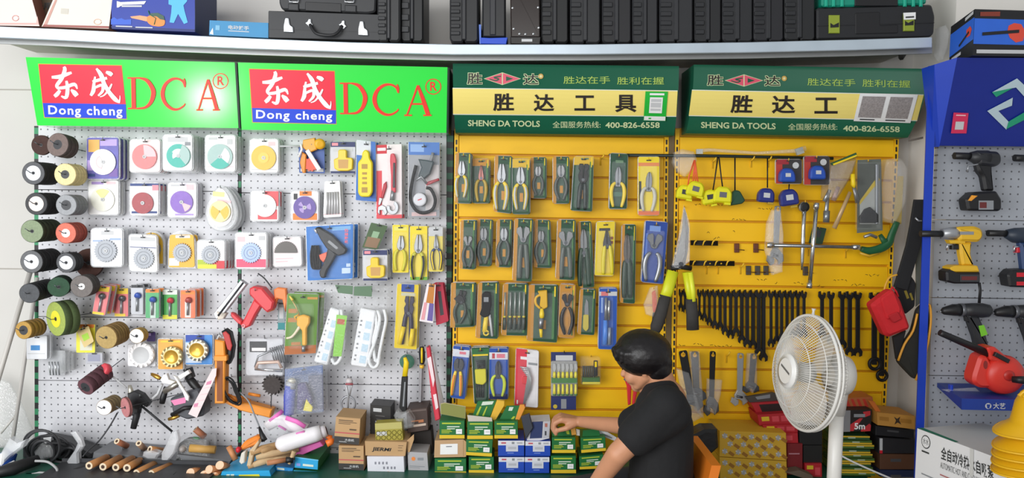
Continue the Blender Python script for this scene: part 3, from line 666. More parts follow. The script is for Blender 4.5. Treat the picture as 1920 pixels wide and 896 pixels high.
disc_pack('clear pack with a pale grey-green disc in the top row', 'pale grey-green disc pack', (385.5, 254, 441, 321), (412, 293.6), 23.5, PTEAL, WP, [(0.1, 0.05, 0.4, 0.12, LGREY), (0.72, 0.1, 0.9, 0.25, LGREY), (0.05, 0.86, 0.95, 0.88, PALEP)], n=2, wedge=[(-60, 80, .8, W1), (40, 140, .98, TEAL)])
disc_pack('white pack with a faint yellow disc, under the purple and blue card', 'faint yellow disc pack', (166, 338, 222, 402), (192, 374), 22, M('f6f5e6', 0.5), W1, [(0.1, 0.04, 0.5, 0.12, LPUR), (0.6, 0.04, 0.9, 0.12, PALEP)], n=1, wedge=[(-130, -50, 0.9, PYEL)])
disc_pack('pack with a dark red disc and blue corners in the second row', 'dark red disc pack', (244, 344, 297, 403), (267, 380.6), 20, DRED, WP, [(0.0, 0, 1, 0.08, NAVY), (0.78, 0.05, 1, 0.22, PINK), (0.05, 0.88, 0.95, 0.95, NAVY)], n=2)
disc_pack('pack with a purple disc in the second row', 'purple disc pack', (315, 343, 368, 407), (340, 379), 21, VIO, M('efeaf2', 0.5), [(0.1, 0.04, 0.4, 0.1, LGREY), (0.65, 0.05, 0.9, 0.2, PALEP), (0.25, 0.9, 0.9, 0.95, LPUR)], n=1, wedge=[(20, 70, .9, PALEP)])
egg = [(415 + 29 * math.sin(math.radians(a)) * (1 - 0.28 * math.cos(math.radians(a))), 391 - 43 * math.cos(math.radians(a))) for a in range(0, 360, 12)]
egg2 = [(413 + 22 * math.sin(math.radians(a)) * (1 - 0.28 * math.cos(math.radians(a))), 389 - 36 * math.cos(math.radians(a))) for a in range(0, 360, 12)]
t = Th('disc_pack', 'egg-shaped clear pack with a yellow disc', 'blade pack', (415, 434, -0.0950))
t.p('blister_rim', prism(egg, -0.0930, 0.02, MILK, 2)); t.p('backing_card', prism(egg2, -0.0960, 0.002, WP)); t.p('print', flat(RC(410, 364, 22, 9, 5), -0.0966, PYEL) + flat(RC(420, 377, 26, 5, 8), -0.0966, PALEP) + flat(RC(400, 386, 12, 5, -40), -0.0966, YDISC))
t.p('cutting_disc', lathe((411.8, 396.4, -0.1030), [(2, 0), (20, 0), (20, 0.004)], M('efe2a2', 0.4), 30)); t.p('print', flat([(411.8, 396.4)] + ell(411.8, 396.4, 17, 17, 10, 120, 220), -0.1042, YDISC) + flat([(411.8, 396.4)] + ell(411.8, 396.4, 17, 17, 10, -40, 60), -0.1042, YDISC))
t.p('blister', lathe((411.8, 396.4, -0.1110), [(0.01, 0), (19, 0.001), (22, 0.005), (23, 0.014)], CLR, 30)); hook(413, 352, -0.0950, 'egg-shaped pack')
for k in range(2): t.copy((0.003, 0.036 * (k + 1), -0.002), 'pack hanging directly behind the egg-shaped pack', 'packs stacked behind egg-shaped pack')
BL = M('989ca2', 0.4, 0.2, .12, 50)
disc_pack('clear pack with a silver saw blade, first in the third row of packs', 'first silver saw blade pack', (171, 429, 229, 499), (197.6, 470.3), 22, BL, M('eceef2', 0.45), [(0.32, 0.06, 0.72, 0.16, LGREY), (0.05, 0.3, 0.4, 0.34, M('9fb6e0', .5)), (0.6, 0.25, 0.95, 0.3, M('9fb6e0', .5))], 'blade', n=3)
disc_pack('white carded saw blade hanging lowest in the third row', 'white carded saw blade', [(242, 440), (293, 442), (295, 509.5), (243, 507)], (269, 484.4), 20.5, BL, W1, [(0.05, 0.05, 0.95, 0.16, LGREY), (0.02, 0.33, 0.98, 0.35, NAVY)], 'blade', n=0, dome=False, Y=-0.09)
dome_o = [(x + (262 - 340) * 0, y) for x, y in []]
def arch(x0, y0, x1, y1): 
    r = (x1 - x0) / 2; return ell((x0 + x1) / 2, y0 + r, r, r, 14, 180, 360) + [(x1, y1), (x0, y1)]
t = Th('disc_pack', 'round-topped clear pack behind the white carded saw blade', 'blade pack', (285, 497, -0.045))
t.p('blister_rim', prism(arch(258, 432, 309, 497), -0.043, 0.02, MILK, 1.5)); t.p('backing_card', prism(arch(262, 436, 305, 494), -0.047, 0.002, M('e9b93a', 0.45)))
t.p('saw_blade', prism(gear(284, 467, 18, 24, 2), -0.053, 0.003, BL)); hook(283, 440, -0.045, 'round-topped pack')
t = disc_pack('round-topped yellow pack with a silver saw blade', 'yellow saw blade pack', arch(316.5, 434, 364, 501)[::1] if False else [(318, 440), (363, 440), (365, 501), (316, 501)], (341, 473.7), 18.5, BL, M('f0b738', 0.45), [(0.25, 0.02, 0.85, 0.1, WP), (0.02, 0.72, 0.4, 0.95, WP)], 'blade', n=1, shape=arch(313.5, 431, 367, 504))
disc_pack('clear pack with a silver saw blade over a green and red strip', 'green and red strip saw pack', (370.5, 451, 421, 503.5), (394, 477.7), 18.5, BL, WP, [(0.0, 0.68, 0.55, 1, M('b7c93c', .5)), (0.55, 0.72, 1, 1, M('d8454d', .5)), (0.0, 0.85, 0.7, 1, M('dfe04a', .5))], 'blade', n=3)
disc_pack('clear pack with a blue saw blade over a bright pink base', 'blue saw blade pack', (442, 437, 499.5, 503), (469.8, 474), 20, M('7d8bab', .35, .5), WP, [(0.05, 0.1, 0.3, 0.25, PALEP), (0.75, 0.08, 0.95, 0.2, LGREY), (0.02, 0.74, 0.98, 0.97, M('ef5a7a', .45))], 'blade', n=2)
disc_pack('pale card showing the upper half of a dark saw blade', 'half-hidden dark saw blade', [(512, 445), (564, 444), (566, 498), (513, 500)], (535.5, 474), 22, M('55524f', .4, .4), M('f0e6e6', .45), [(0.08, 0.72, 0.7, 0.75, PALEP), (0.08, 0.82, 0.5, 0.85, PALEP)], 'half', n=1, hubm=None, dome=False)
disc_pack('clear pack with a solid yellow disc, first on the second panel', 'solid yellow disc pack', (469, 261, 521.5, 323), (494, 295.7), 23, YDISC, WP, [(0.65, 0.08, 0.9, 0.2, PALEP), (0.05, 0.9, 0.95, 0.92, LGREY)], n=1, wedge=[(0, 359, .45, M('f6cf52', .45))])
disc_pack('pack with a white disc over a red corner, under the yellow disc', 'white disc on red corner', (470.5, 358.5, 522, 414), (496.4, 385.7), 21, W1, M('f2eeec', .45), [(0.5, 0.0, 1, 0.5, M('e2545a', .45)), (0.25, 0.62, 0.95, 0.95, M('e2545a', .45))], n=1)
disc_pack('orange and white pack with a deep purple disc', 'deep purple disc pack', (546.5, 358.5, 597, 414), (571, 389), 21, M('5b3a9c', .4), M('eae6ea', .45), [(0.3, 0.0, 0.75, 0.15, ORA), (0.05, 0.75, 0.95, 0.97, ORA), (0.08, 0.08, 0.22, 0.28, DGREY)], n=1, wedge=[(100, 170, .5, LPUR), (-40, 20, .6, LPUR), (200, 240, .6, LPUR)])

# ------------------------------------------------------------------ small packs of router bits
def bit_pack(label, q, Y, m, prints, bitm, nick, n=1, bag=False):
    q = q4(q); Y = -(.036 * n + .02); t = card('bit_pack', label, 'router bit pack', q, Y, m, prints, hk=nick, rim=1.2, rnd=2)
    a, b, c2 = bil(q, .5, .4), bil(q, .5, .5), bil(q, .48, .9)
    t.p('bit_head', lathe((b[0], a[1], Y - 0.012), [(0.01, 0), (6, 0.001), (6, 0.012)], bitm, 8, (0, 1, 0.6)))
    t.p('bit_shank', tube([(b[0], a[1] + 2, Y - 0.006), (c2[0], c2[1], Y - 0.006)], 2.2, STEEL, 8))
    t.p('blister', prism(rr([bil(q, .25, .28), bil(q, .78, .28), bil(q, .74, .95), bil(q, .22, .95)], 4), Y - 0.02, 0.019, CLR, 1))
    for k in range(n): t.copy((0.004, 0.036 * (k + 1), 0), f'router bit pack behind the {nick}', 'packs stacked behind ' + nick)
SAL = M('ea7f82', .45); OY = M('f0cf3a', .45); PGRN = M('58ae74', .45)
bit_pack('tilted salmon pack of a router bit with yellow top, first of six', [(183, 534.4), (207, 537), (196.6, 591), (173, 588)], -0.06, SAL, [(0.05, 0.03, 0.95, 0.2, OY), (0.0, 0.92, 0.9, 1, OY)], DSTEEL, 'first salmon bit pack', 2)
bit_pack('upright salmon pack of a router bit, second of six', (215, 540.5, 240, 593), -0.05, SAL, [(0.0, 0.0, 1, 0.2, OY), (0.0, 0.9, 0.8, 1, OY)], DSTEEL, 'second salmon bit pack', 0)
bit_pack('small clear grey bag with a blue-headed router bit', (246, 534, 268, 589), -0.05, M('c6c8ce', .45), [(0, 0, 1, .1, DGREY)], BLU, 'clear grey bit bag', 1)
bit_pack('green router bit pack with an orange top edge', (273, 542, 298, 596), -0.05, PGRN, [(0, 0, 1, .12, ORA), (.35, .3, .75, 1, M('cfe0d8', .5))], BLU, 'orange-topped green bit pack', 1)
bit_pack('bright green router bit pack with a yellow bottom edge', (305, 543.5, 332, 598), -0.05, M('4fae52', .45), [(0, 0, 1, .16, M('e9f0e4', .5)), (0, .86, 1, 1, M('e4e040', .5))], RED, 'yellow-edged green bit pack', 0)
bit_pack('orange router bit pack, last of the six', (338.5, 544, 366, 596), -0.05, M('ee7c52', .45), [(.05, .05, .95, .15, ORA), (.3, .35, .7, .98, M('f2e4dc', .5))], M('b03a34', .4), 'orange bit pack', 2)

# ------------------------------------------------------------------ lower packs on the first panel
t = card('accessory_pack', 'crooked yellow-edged pack over the tan felt wheels', 'accessory pack', [(143, 619), (166, 611), (176, 640), (158, 652)], -0.085, M('dcc484', .5), [(.2, .35, .75, .7, M('a9d83e', .5))], hk='crooked yellow pack')
t = card('accessory_pack', 'yellow card pack hanging under the crooked pack', 'accessory pack', (143, 608, 178, 661), -0.06, M('eae242', .45), [(.2, .55, .85, .92, M('dcdcc8', .5)), (.0, .0, .95, .12, ORA)], hk='yellow card pack', stack=1)
t = card('accessory_pack', 'empty-looking clear pack under the yellow card pack', 'accessory pack', (161, 662, 192, 681), -0.04, M('b9bac2', .4), [(.12, .1, .85, .8, M('9a9db2', .5))], hk=False, rim=1.5)
t = card('accessory_pack', 'clear bag with a small blue label under the wire ring brushes', 'accessory pack', (50, 630, 88, 673), -0.08, M('e6e8ec', .4), [(.2, .4, .65, .62, M('3f86c4', .5)), (.05, .75, .9, .78, LGREY)], hk='blue-labelled clear bag', rim=1)
t.copy((0.004, 0.02, 0), 'clear bag behind the one with a small blue label', 'bags behind the blue-labelled bag')
t = Th('bit_case', 'clear box of silver drill bits fanned like a zigzag', 'drill bit case', (110, 705, -0.07))
t.p('case', prism(rr(R(89, 656, 139, 704), 4), -0.075, 0.05, CLR, 1)); t.p('back', prism(R(90, 657, 122, 703), -0.02, 0.004, M('c3c5c8', .4)))
for i in range(4): t.p('drill_bit', tube([(92 + i * 5.5, 678, -0.06), (95 + i * 5.5, 703, -0.06)], 1.6, STEEL if i % 2 else CHROME, 6))
for i in range(4): t.p('tray', prism(R(112 + 7 * i, 658 + i * 1.5, 117 + 7 * i, 700 - i * 2), -0.06, 0.045, HAZY))
hook(112, 655, -0.07, 'clear box of silver drill bits')
GOLD = M('dcae4a', .3, .6, .15, 40)
def cupwheel(t, x, y, r, Y, mo, mi):
    t.p('cup_wheel', lathe((x, y, Y - 0.02), [(3, .008), (r * .4, .006), (r * .62, .002), (r * .68, 0), (r, .006), (r, .018)], [mi, mi, mi, mo, mo], 30))
    g = G()
    for i in range(14):
        a = 2 * math.pi * i / 14; g = g + prism([(x + r * .72 * math.cos(a), y + r * .72 * math.sin(a)), (x + r * .98 * math.cos(a + .12), y + r * .98 * math.sin(a + .12)), (x + r * .98 * math.cos(a + .3), y + r * .98 * math.sin(a + .3)), (x + r * .72 * math.cos(a + .2), y + r * .72 * math.sin(a + .2))], Y - 0.021, .006, mo)
    t.p('segment_tooth', g)
t = card('cup_wheel_pack', 'white toothed cup wheel in a clear pack beside the yellow one', 'cup wheel pack', (240, 646, 291, 686), -0.05, M('ececf0', .4), [], hk='white cup wheel pack', rim=2); cupwheel(t, 264, 666, 24, -0.055, WP, LGREY)
t = card('accessory_pack', 'dark purple box corner behind the silver cup brush', 'accessory pack', (275, 622, 291, 640), -0.03, M('4f3a7a', .5), [(.1, .1, .5, .4, LPUR)], hk=False)
t = card('cup_wheel_pack', 'yellow card with a gold cup wheel', 'cup wheel pack', (296.5, 636, 342.5, 692), -0.06, M('f0ae4c', .45), [(.1, .05, .9, .1, OY)], hk='yellow cup wheel card', rim=2.5); cupwheel(t, 320.6, 669.5, 20, -0.065, M('c9b98a', .35, .5), GOLD)
t = card('cup_wheel_pack', 'blue card with a gold cup wheel behind the orange caulking gun', 'cup wheel pack', (348, 628, 398, 683), -0.055, M('4a8ed6', .45), [(0, 0, .7, .22, M('2448a8', .45)), (.0, .25, .6, .95, M('c8d6e8', .45))], hk='blue cup wheel card', rim=2.5); cupwheel(t, 368.6, 657, 21, -0.06, M('b9b4a4', .35, .5), GOLD)

# ------------------------------------------------------------------ guns and caulkers
t = Th('foam_gun', 'black foam gun with a long thin barrel and red cap', 'foam gun', (250, 795, -0.1))
t.p('body', prism([(238, 738), (252, 733), (266, 740), (279, 757), (274, 764), (262, 757), (258, 778), (246, 780)], -0.12, 0.035, BLACKP, 2))
t.p('nozzle', tube([(243, 722, -0.105, 3), (245, 732, -0.105, 5), (247, 748, -0.105, 6)], 4, M('c9c6ba', .3, .7), 10))
t.p('handle', tube([(258, 766, -0.105, 6), (256, 780, -0.11, 6.5), (250, 803, -0.115, 5.5)], 6, BLACKP, 10)); t.p('barrel', tube([(262, 758, -0.1), (323, 809, -0.07)], 2.2, DGREY, 8))
t.p('rod', tube([(202, 698, -0.09), (237, 727, -0.1)], 1.8, LGREY, 8)); t.p('cap', lathe((192, 692, -0.13), [(9, 0), (12, .004), (12, .02), (8, .024), (8, .032)], M('d94a56', .45), 18, (.45, .8, -.35)))
hook(262, 744, -0.12, 'black foam gun')
one('cable', 'thin dark grey cable hanging from the white-faced wheel to the pile', 'cable', tube([(220, 774, -0.1), (205, 800, -0.11), (186, 826, -0.13), (168, 842, -0.17), (155, 856, -0.2)], 1.5, DGREY, 8, k=4))
t = Th('spray_gun', 'black and white spray gun with a pink cup label', 'spray gun', (340, 785, -0.1))
t.p('cup', prism(rr([(318, 747), (372, 728), (384, 762), (382, 780), (350, 787), (324, 776)], 5), -0.14, 0.07, M('4a4c52', .45), 3)); t.p('label_print', flat([(320, 751), (349, 744), (348, 755), (327, 760)], -0.142, M('ee86b4', .5)))
t.p('cup_rim', tube([(322, 778, -0.145), (345, 765, -0.15), (360, 764, -0.15)], 4, BLK, 8))
t.p('handle', tube([(352, 706, -0.1, 7), (362, 718, -0.11, 8), (374, 732, -0.115, 6), (378, 734, -0.115, 4)], 7, BLK, 10)); t.p('handle', tube([(312, 726, -0.13, 5), (306, 745, -0.135, 6), (304, 756, -0.135, 5)], 6, BLK, 10))
t.p('bracket', prism([(306, 703), (312, 701), (316, 712), (328, 716), (324, 722), (304, 718), (300, 712)], -0.15, 0.02, W1, 1)); t.p('bracket', prism([(328, 708), (352, 694), (356, 700), (338, 712)], -0.15, 0.02, W1, 1))
t.p('bracket', prism([(324, 704), (329, 706), (354, 744), (353, 752), (348, 750), (342, 735)], -0.165, 0.012, W1, 1)); t.p('trigger', tube([(304, 720, -0.14), (296, 738, -0.14), (286, 747, -0.14)], 2.6, LGREY, 8))
t.p('nozzle', tube([(308, 734, -0.15, 5), (328, 722, -0.15, 6), (338, 716, -0.15, 3)], 5, M('b5b0a6', .3, .8), 10)); t.p('hose_fitting', tube([(284, 701, -0.12, 3), (294, 706, -0.12, 4.5), (301, 710, -0.13, 3)], 4, BRASS, 8))
t.p('hose_fitting', tube([(316, 786, -0.13, 3), (326, 783, -0.13, 4), (336, 779, -0.13, 3)], 4, BRASS, 8)); t.p('upper_body', prism([(342, 694), (356, 690), (362, 708), (352, 714)], -0.12, .03, BLACKP, 2)); hook(348, 694, -0.11, 'black and white spray gun')
OR2 = M('f39a35', .45)
t = Th('caulking_gun', 'orange caulking gun hanging upright with a red and black handle', 'caulking gun', (410, 760, -0.14))
t.p('frame', prism([(402, 637), (420, 640), (422, 672), (420, 757), (402, 757)], -0.14, 0.05, OR2, 2)); t.p('rod_channel', prism(R(406.5, 676, 417, 752), -0.1425, .003, M('8a4a1c', .5)))
t.p('collar', prism(rr(R(401, 667, 425, 677), 2), -0.15, .06, OR2, 1)); t.p('handle', prism([(414, 622), (421, 617), (431, 624), (437, 650), (434, 672), (428, 684), (424, 682), (426, 650)], -0.13, .04, BLK, 3)); t.p('grip', prism([(417, 624), (423, 621), (430, 628), (435, 648), (432, 658), (426, 655)], -0.134, .006, M('c23a38', .5), 1)); t.p('trigger', tube([(407, 636, -.13), (411, 628, -.13), (416, 632, -.13)], 2, LGREY, 8)); hook(412, 628, -0.11, 'upright orange caulking gun')
t = Th('caulking_gun', 'orange caulking gun lying aslant behind the coiled black cable', 'caulking gun', (470, 780, -0.07))
t.p('frame', prism([(422, 744), (440, 750), (510, 768), (506, 784), (450, 770), (422, 756)], -0.08, .05, OR2, 2)); t.p('trigger', tube([(424, 738, -.09), (440, 746, -.09), (444, 753, -.09)], 3, M('e98a2c', .5), 8)); t.p('end_tab', tube([(466, 738, -.08), (488, 742, -.08)], 3, M('e98a2c', .5), 8)); t.p('trigger', tube([(448, 742, -.085), (470, 750, -.08)], 2, M('e98a2c', .5), 8))
hook(452, 757, -0.08, 'aslant orange caulking gun')
PAPR = M('f0dcdc', .6)
one('measuring_strip', 'pale pink paper strip leaning across beside the upright caulking gun', 'paper strip', prism([(398, 692), (406, 690), (405, 704), (369, 783), (353, 776)], -0.16, .002, PAPR) + flat([(388, 716), (397, 713), (395, 720), (386, 722)], -.1606, M('d88aa8', .5)) + flat([(364, 757), (372, 755), (370, 762), (363, 763)], -.1606, M('d88aa8', .5)) + sum([flat([(382 - i * 6, 727 + i * 12), (394 - i * 6, 725 + i * 12), (394 - i * 6, 726.4 + i * 12), (382 - i * 6, 728.4 + i * 12)], -.1606, PALEP) for i in range(4)], G()))
t = Th('extension_lead', 'coiled black power cord with a plug, beside the upright caulking gun', 'power cord', (440, 760, -0.12))
for dx, ry in ((0, 22), (3, 26), (-2, 24)): t.p('loop', tube([(434 + dx + 16 * math.cos(a) * (.5 + .5 * math.sin(a * .5)) + 10 * math.sin(a), 730 + ry * math.sin(a) + 3, -.12 - .004 * dx) for a in [2 * math.pi * i / 20 for i in range(20)]], 1.9, RUB, 8, closed=True))
t.p('lead', tube([(449, 735, -.12), (466, 752, -.13), (478, 780, -.16), (488, 804, -.2)], 1.5, GREY, 8, k=4)); t.p('plug', tube([(486, 800, -.2, 2), (490, 812, -.21, 4), (494, 822, -.22, 6), (496, 826, -.22, 6)], 4, BLK, 10)); hook(434, 706, -.12, 'coiled black power cord')
one('dark_cable', 'black cable hanging down from the red handled gun over the slotted post', 'cable', tube([(448, 622, -.03), (447, 650, -.035), (446, 700, -.035), (449, 735, -.04)], 1.8, RUB, 8, k=4))
NG = M('e0484e', .42)
t = Th('caulking_gun', 'red nail gun with a long silver magazine, pointing to lower corner', 'nail gun', (456, 616, -0.12))
t.o.name = 'nail_gun'
t.p('body', prism([(467, 541), (474, 537), (491, 540), (513, 566), (510, 580), (500, 586), (489, 576), (476, 562), (467, 552)], -0.13, .06, NG, 3)); t.p('handle', prism([(476, 560), (490, 572), (479, 590), (468, 612), (458, 616), (451, 610), (460, 592)], -.125, .045, NG, 3))
t.p('trigger_guard', prism([(432, 586), (438, 588), (453, 602), (452, 610), (445, 606), (433, 594)], -.12, .03, NG, 2)); t.p('magazine', prism([(451, 525), (462, 533), (414, 595), (405, 598), (400, 588)], -.11, .03, M('c9cbd0', .3, .6), 1)); t.p('magazine_rail', tube([(456, 530, -.142), (409, 592, -.142)], 2, DGREY, 6)); t.p('muzzle', prism([(406, 584), (424, 588), (418, 598), (408, 600)], -.12, .03, M('d9cdbf', .4), 1))
t.p('air_line', tube([(510, 540, -.1), (496, 522, -.09), (484, 513, -.08)], 1.4, DGREY, 8, k=3)); hook(478, 545, -.12, 'red nail gun'); t.p('end_cap', lathe((456, 611, -.128), [(2, 0), (3.5, 0), (3.5, .004)], M('f0a0a4', .4), 12))
one('trigger_clamp', 'orange plastic clamp hanging beside the green air gun card', 'clamp', prism([(513, 543), (520, 539), (536, 541), (538, 566), (534, 585), (529, 562), (520, 560), (512, 582), (502, 586), (500, 582), (511, 574), (514, 560)], -.1, .025, M('f58a4c', .45), 2))
card('blade_pack', 'narrow teal and grey card behind the orange clamp', 'blade card', (521, 566, 534, 618), -.05, M('8f9ca0', .5), [(0, .75, 1, 1, M('2f8a8e', .5)), (.2, .2, .8, .6, M('c3c6c8', .5))], hk=False, rnd=0)
# ------------------------------------------------------------------ products on the second panel
t = card('clamp_pack', 'blue card with an orange and yellow plastic spring clamp', 'clamp pack', [(560, 275), (608, 268), (609, 325), (561, 324)], -.05, M('2f539c', .45), [(.05, .84, .95, .95, LGREY)], hk='orange spring clamp card')
t.p('cap', lathe((600, 270, -.085), [(5, .0), (10, .002), (10, .02), (7, .025)], M('f0b428', .45), 18, (-.3, .9, .1))); t.p('bracket', prism([(568, 262), (590, 258), (594, 280), (580, 286), (566, 276)], -.075, .02, M('f0a83a', .45), 1.5))
t.p('bracket', prism([(566, 284), (574, 290), (572, 324), (567, 324), (562, 305)], -.07, .015, M('ee9430', .45), 1.5)); t.p('pointer', prism(RC(587, 300, 8, 44, -32), -.08, .006, W1, 1)); t.p('toothed_jaw', prism(gear(583, 308, 14, 12, 3), -.065, .01, M('e5563a', .45), 0))
t.p('rod', tube([(525, 274, -.06), (566, 274, -.06)], 1.7, LGREY, 8)); t.p('lever', tube([(560, 294, -.075), (566, 280, -.08), (564, 270, -.08)], 2.2, W1, 8))
def ycon(label, nick, q, Y, n=0):
    t = card('hose_connector_pack', label, 'hose connector pack', q, Y, M('cfd0d6', .45), [(0, 0, 1, .16, M('2a3566', .5)), (.05, .03, .3, .12, PINK), (.1, .2, .9, .3, LGREY), (0, .93, 1, 1, M('2a3566', .5))], hk=nick, rim=1.5)
    qq = t.q; f = lambda u, v: bil(qq, u, v)
    t.p('connector_body', prism(rr([f(.12, .55), f(.3, .5), f(.3, .28), f(.36, .24), f(.58, .24), f(.64, .28), f(.64, .5), f(.85, .5), f(.9, .58), f(.88, .86), f(.7, .92), f(.3, .92), f(.14, .84)], 2), Y - .025, .024, M('f2cf38', .4), 1.5))
    t.p('label_print', flat([f(.3, .56), f(.72, .56), f(.7, .84), f(.32, .84)], Y - .0255, M('cfa05a', .5)))
    for k in range(n): t.copy((.003, .04 * (k + 1), 0), f'hose connector pack behind the {nick}', 'packs stacked behind ' + nick)
ycon('pack with a yellow hose connector in the top row', 'top row hose connector pack', (620, 266, 666, 325), -.05)
t = card('socket_tester_pack', 'blue card with a long yellow four-window tester', 'tester pack', [(669, 262), (704, 266), (705, 378), (667, 375)], -.07, M('2f6cc0', .45), [(0, 0, .75, .25, M('d6d9e0', .45)), (.75, .3, 1, .95, M('2450a0', .45))], hk='yellow tester card', rim=1.2)
t.p('tester_body', prism(rr([(671, 304), (678, 297), (679, 286), (683, 281), (688, 281), (692, 286), (693, 297), (698, 304), (698, 360), (693, 369), (676, 369), (671, 362)], 4), -.095, .024, M('f2da1e', .4), 2))
for i, (y, h) in enumerate(((312, 9), (325, 4.5), (334, 4), (343, 4.5), (356, 10))): t.p('window_print', flat(RC(683.5, y, 11 if h > 5 else 9, h), -.0956, M('b59140', .5)))
t.copy((.004, .044, 0), 'blue tester card behind the long yellow tester', 'packs stacked behind yellow tester card')
t = card('wrench_pack', 'red and white pack with two red-handled pipe wrenches', 'wrench pack', [(705, 272), (753, 270), (753.5, 409), (706, 410)], -.06, M('f1e6e6', .45), [(0, 0, .42, .12, RED), (0, .35, .22, .95, M('e0454f', .45)), (0, .95, 1, 1, M('e0454f', .45)), (.05, .04, .38, .08, WHT)], hk='red wrench pack', rim=1)
t.p('wrench_handle', prism(rr([(732, 288), (739, 287), (743, 298), (742, 330), (742, 362), (733, 358), (733, 330), (731, 300)], 4), -.078, .012, M('d42f42', .4), 1.5)); t.p('grip_insert', prism(rr([(737, 305), (741, 305), (741, 352), (736, 352)], 2), -.08, .004, DGREY, .8)); t.p('wrench_shaft', tube([(737, 356, -.07, 3.6), (735, 376, -.07, 4.5)], 4, STEEL, 10))
hk_ = ell(736, 389, 11, 13, 18, -70, 200); hk2 = ell(736, 389, 5, 6, 18, 200, -70)
t.p('wrench_jaw', prism(hk_ + [(736 + 5 * math.cos(math.radians(a)), 389 + 6 * math.sin(math.radians(a))) for a in range(200, -71, -15)], -.075, .008, STEEL, .5))
t.p('wrench_handle', prism([(719, 345), (724, 340), (725, 350), (718, 372), (714, 370)], -.07, .01, M('b7343f', .4), 1)); t.p('wrench_shaft', prism([(717, 372), (713, 384), (709, 384), (711, 370)], -.068, .006, STEEL, .5)); t.p('wrench_jaw', prism([(716, 384), (723, 388), (726, 398), (722, 404), (718, 394), (712, 394), (712, 403), (708, 398), (709, 388)], -.068, .006, STEEL, .5))
t.p('blister', prism(rr(R(725, 282, 748, 405), 6), -.088, .026, CLR, 1.5)); t.copy((.004, .044, 0), 'red and white wrench pack behind the front one', 'packs stacked behind red wrench pack')
t = card('tire_gauge_pack', 'clear pack with a black hose and round pressure gauge', 'gauge pack', [(766, 266), (824, 267), (824, 407), (766, 408)], -.07, M('9a9ca2', .45), [(0, 0, 1, .17, M('4a78c0', .45)), (.06, .03, .5, .13, M('8fb0e0', .45)), (.55, .3, .98, .9, M('c9c2c2', .45)), (.1, .93, .9, .98, M('d8b8b8', .45))], hk='pressure gauge pack', rim=1.2)
t.p('hose', tube([(780, 310, -.085), (772, 345, -.09), (770, 375, -.09), (780, 394, -.09), (795, 399, -.09), (811, 392, -.09), (816, 374, -.09), (808, 355, -.09), (799, 352, -.09)], 3, RUB, 10, k=5)); t.p('gauge', lathe((787, 374, -.105), [(.01, 0), (9.5, 0), (12.5, .001), (13, .02)], [M('d9d9de', .4), M('d9d9de', .4), BLK], 26)); t.p('gauge_print', flat(RC(787, 374, 8, 2, -20), -.1058, RED))
t.p('pistol_body', prism([(784, 298), (800, 300), (814, 303), (806, 326), (794, 336), (784, 330), (790, 314)], -.1, .03, M('3f4d52', .45), 2)); t.p('hose_clip', tube([(780, 338, -.1), (790, 331, -.1), (800, 344, -.1)], 2.5, STEEL, 8)); t.p('trigger', prism([(797, 342), (822, 334), (824, 338), (800, 348)], -.1, .01, M('a5303a', .45), 1)); t.p('air_chuck', tube([(808, 302, -.09), (812, 286, -.09)], 3, GREY, 8))
t.p('blister', prism(rr(R(769, 290, 820, 402), 6), -.112, .04, CLR, 2))
t = card('drill_bit_pack', 'white pack of five slim masonry drill bits', 'drill bit pack', [(609, 340), (637, 339), (640, 406), (606.5, 408)], -.05, M('f3f1f0', .45), [(0, .9, 1, .93, PALEP)], hk='white drill bit pack', rim=1)
for i in range(5):
    a, b = bil(t.q, .18 + i * .16, .3), bil(t.q, .18 + i * .16, .92); t.p('drill_bit', tube([(a[0], a[1], -.054), (b[0], b[1], -.054)], 1.9, M('d9d9da', .35, .3), 8))
t.copy((.004, .02, 0), 'white drill bit pack behind the front one', 'packs stacked behind white drill bit pack')
t = card('glue_gun_pack', 'large blue pack with a black hot-glue gun', 'glue gun pack', [(574, 425), (662, 420), (661, 522), (577, 526)], -.09, M('2f78c8', .42), [(.55, .03, .95, .1, M('7ab0e0', .45)), (.76, .8, .95, .9, M('c8dcf0', .45)), (.86, .72, .95, .78, M('c8dcf0', .45))], hk='blue glue gun pack', rim=2)
t.p('glue_barrel', prism(rr([(590, 428), (596, 425), (622, 440), (650, 468), (646, 476), (634, 480), (612, 466), (600, 448)], 3), -.12, .03, BLACKP, 2)); t.p('nozzle', lathe((589, 430, -.105), [(1.5, 0), (3, .006), (5, .018)], M('d8d8d8', .3, .5), 12, (.8, .2, -.5)))
t.p('handle', prism(rr([(614, 462), (630, 476), (622, 492), (612, 508), (608, 522), (600, 520), (598, 510), (606, 494), (612, 478)], 3), -.118, .028, BLACKP, 2)); t.p('trigger', prism([(598, 478), (613, 472), (612, 484), (606, 492), (600, 486)], -.112, .014, M('ee6a4a', .45), 1)); t.p('window_print', flat(RC(624, 459, 22, 5, 40), -.1206, M('8f9296', .4)))
for dx in (0, 4, 8): t.p('cord', tube([(586 + dx, 460, -.105), (583 + dx, 478, -.11), (585 + dx, 500, -.108), (592 + dx, 502, -.105), (591 + dx, 478, -.105), (588 + dx, 460, -.104)], 2.1, RUB, 8, k=3))
t.p('blister', prism(rr(R(580, 428, 655, 522), 6), -.126, .036, CLR, 2))
for i, ch in enumerate('热熔胶枪'): t.p('lettering', text(ch, (646, 429 + i * 7, 653, 435 + i * 7), -.0912, M('f06a7a', .45), .03))
for k in range(1): t.copy((.008, .055, -.002), 'blue glue gun pack behind the front one', 'packs stacked behind blue glue gun pack')
t = card('fitting_pack', 'tilted green and brown bag above the second hose connector pack', 'fitting pack', [(696, 417), (727, 424), (708, 468), (679, 464)], -.07, M('3c5a2e', .45), [(.1, .55, .9, .95, M('8a6a4c', .45)), (.3, .3, .7, .55, M('8fae8a', .5))], hk='tilted green bag')
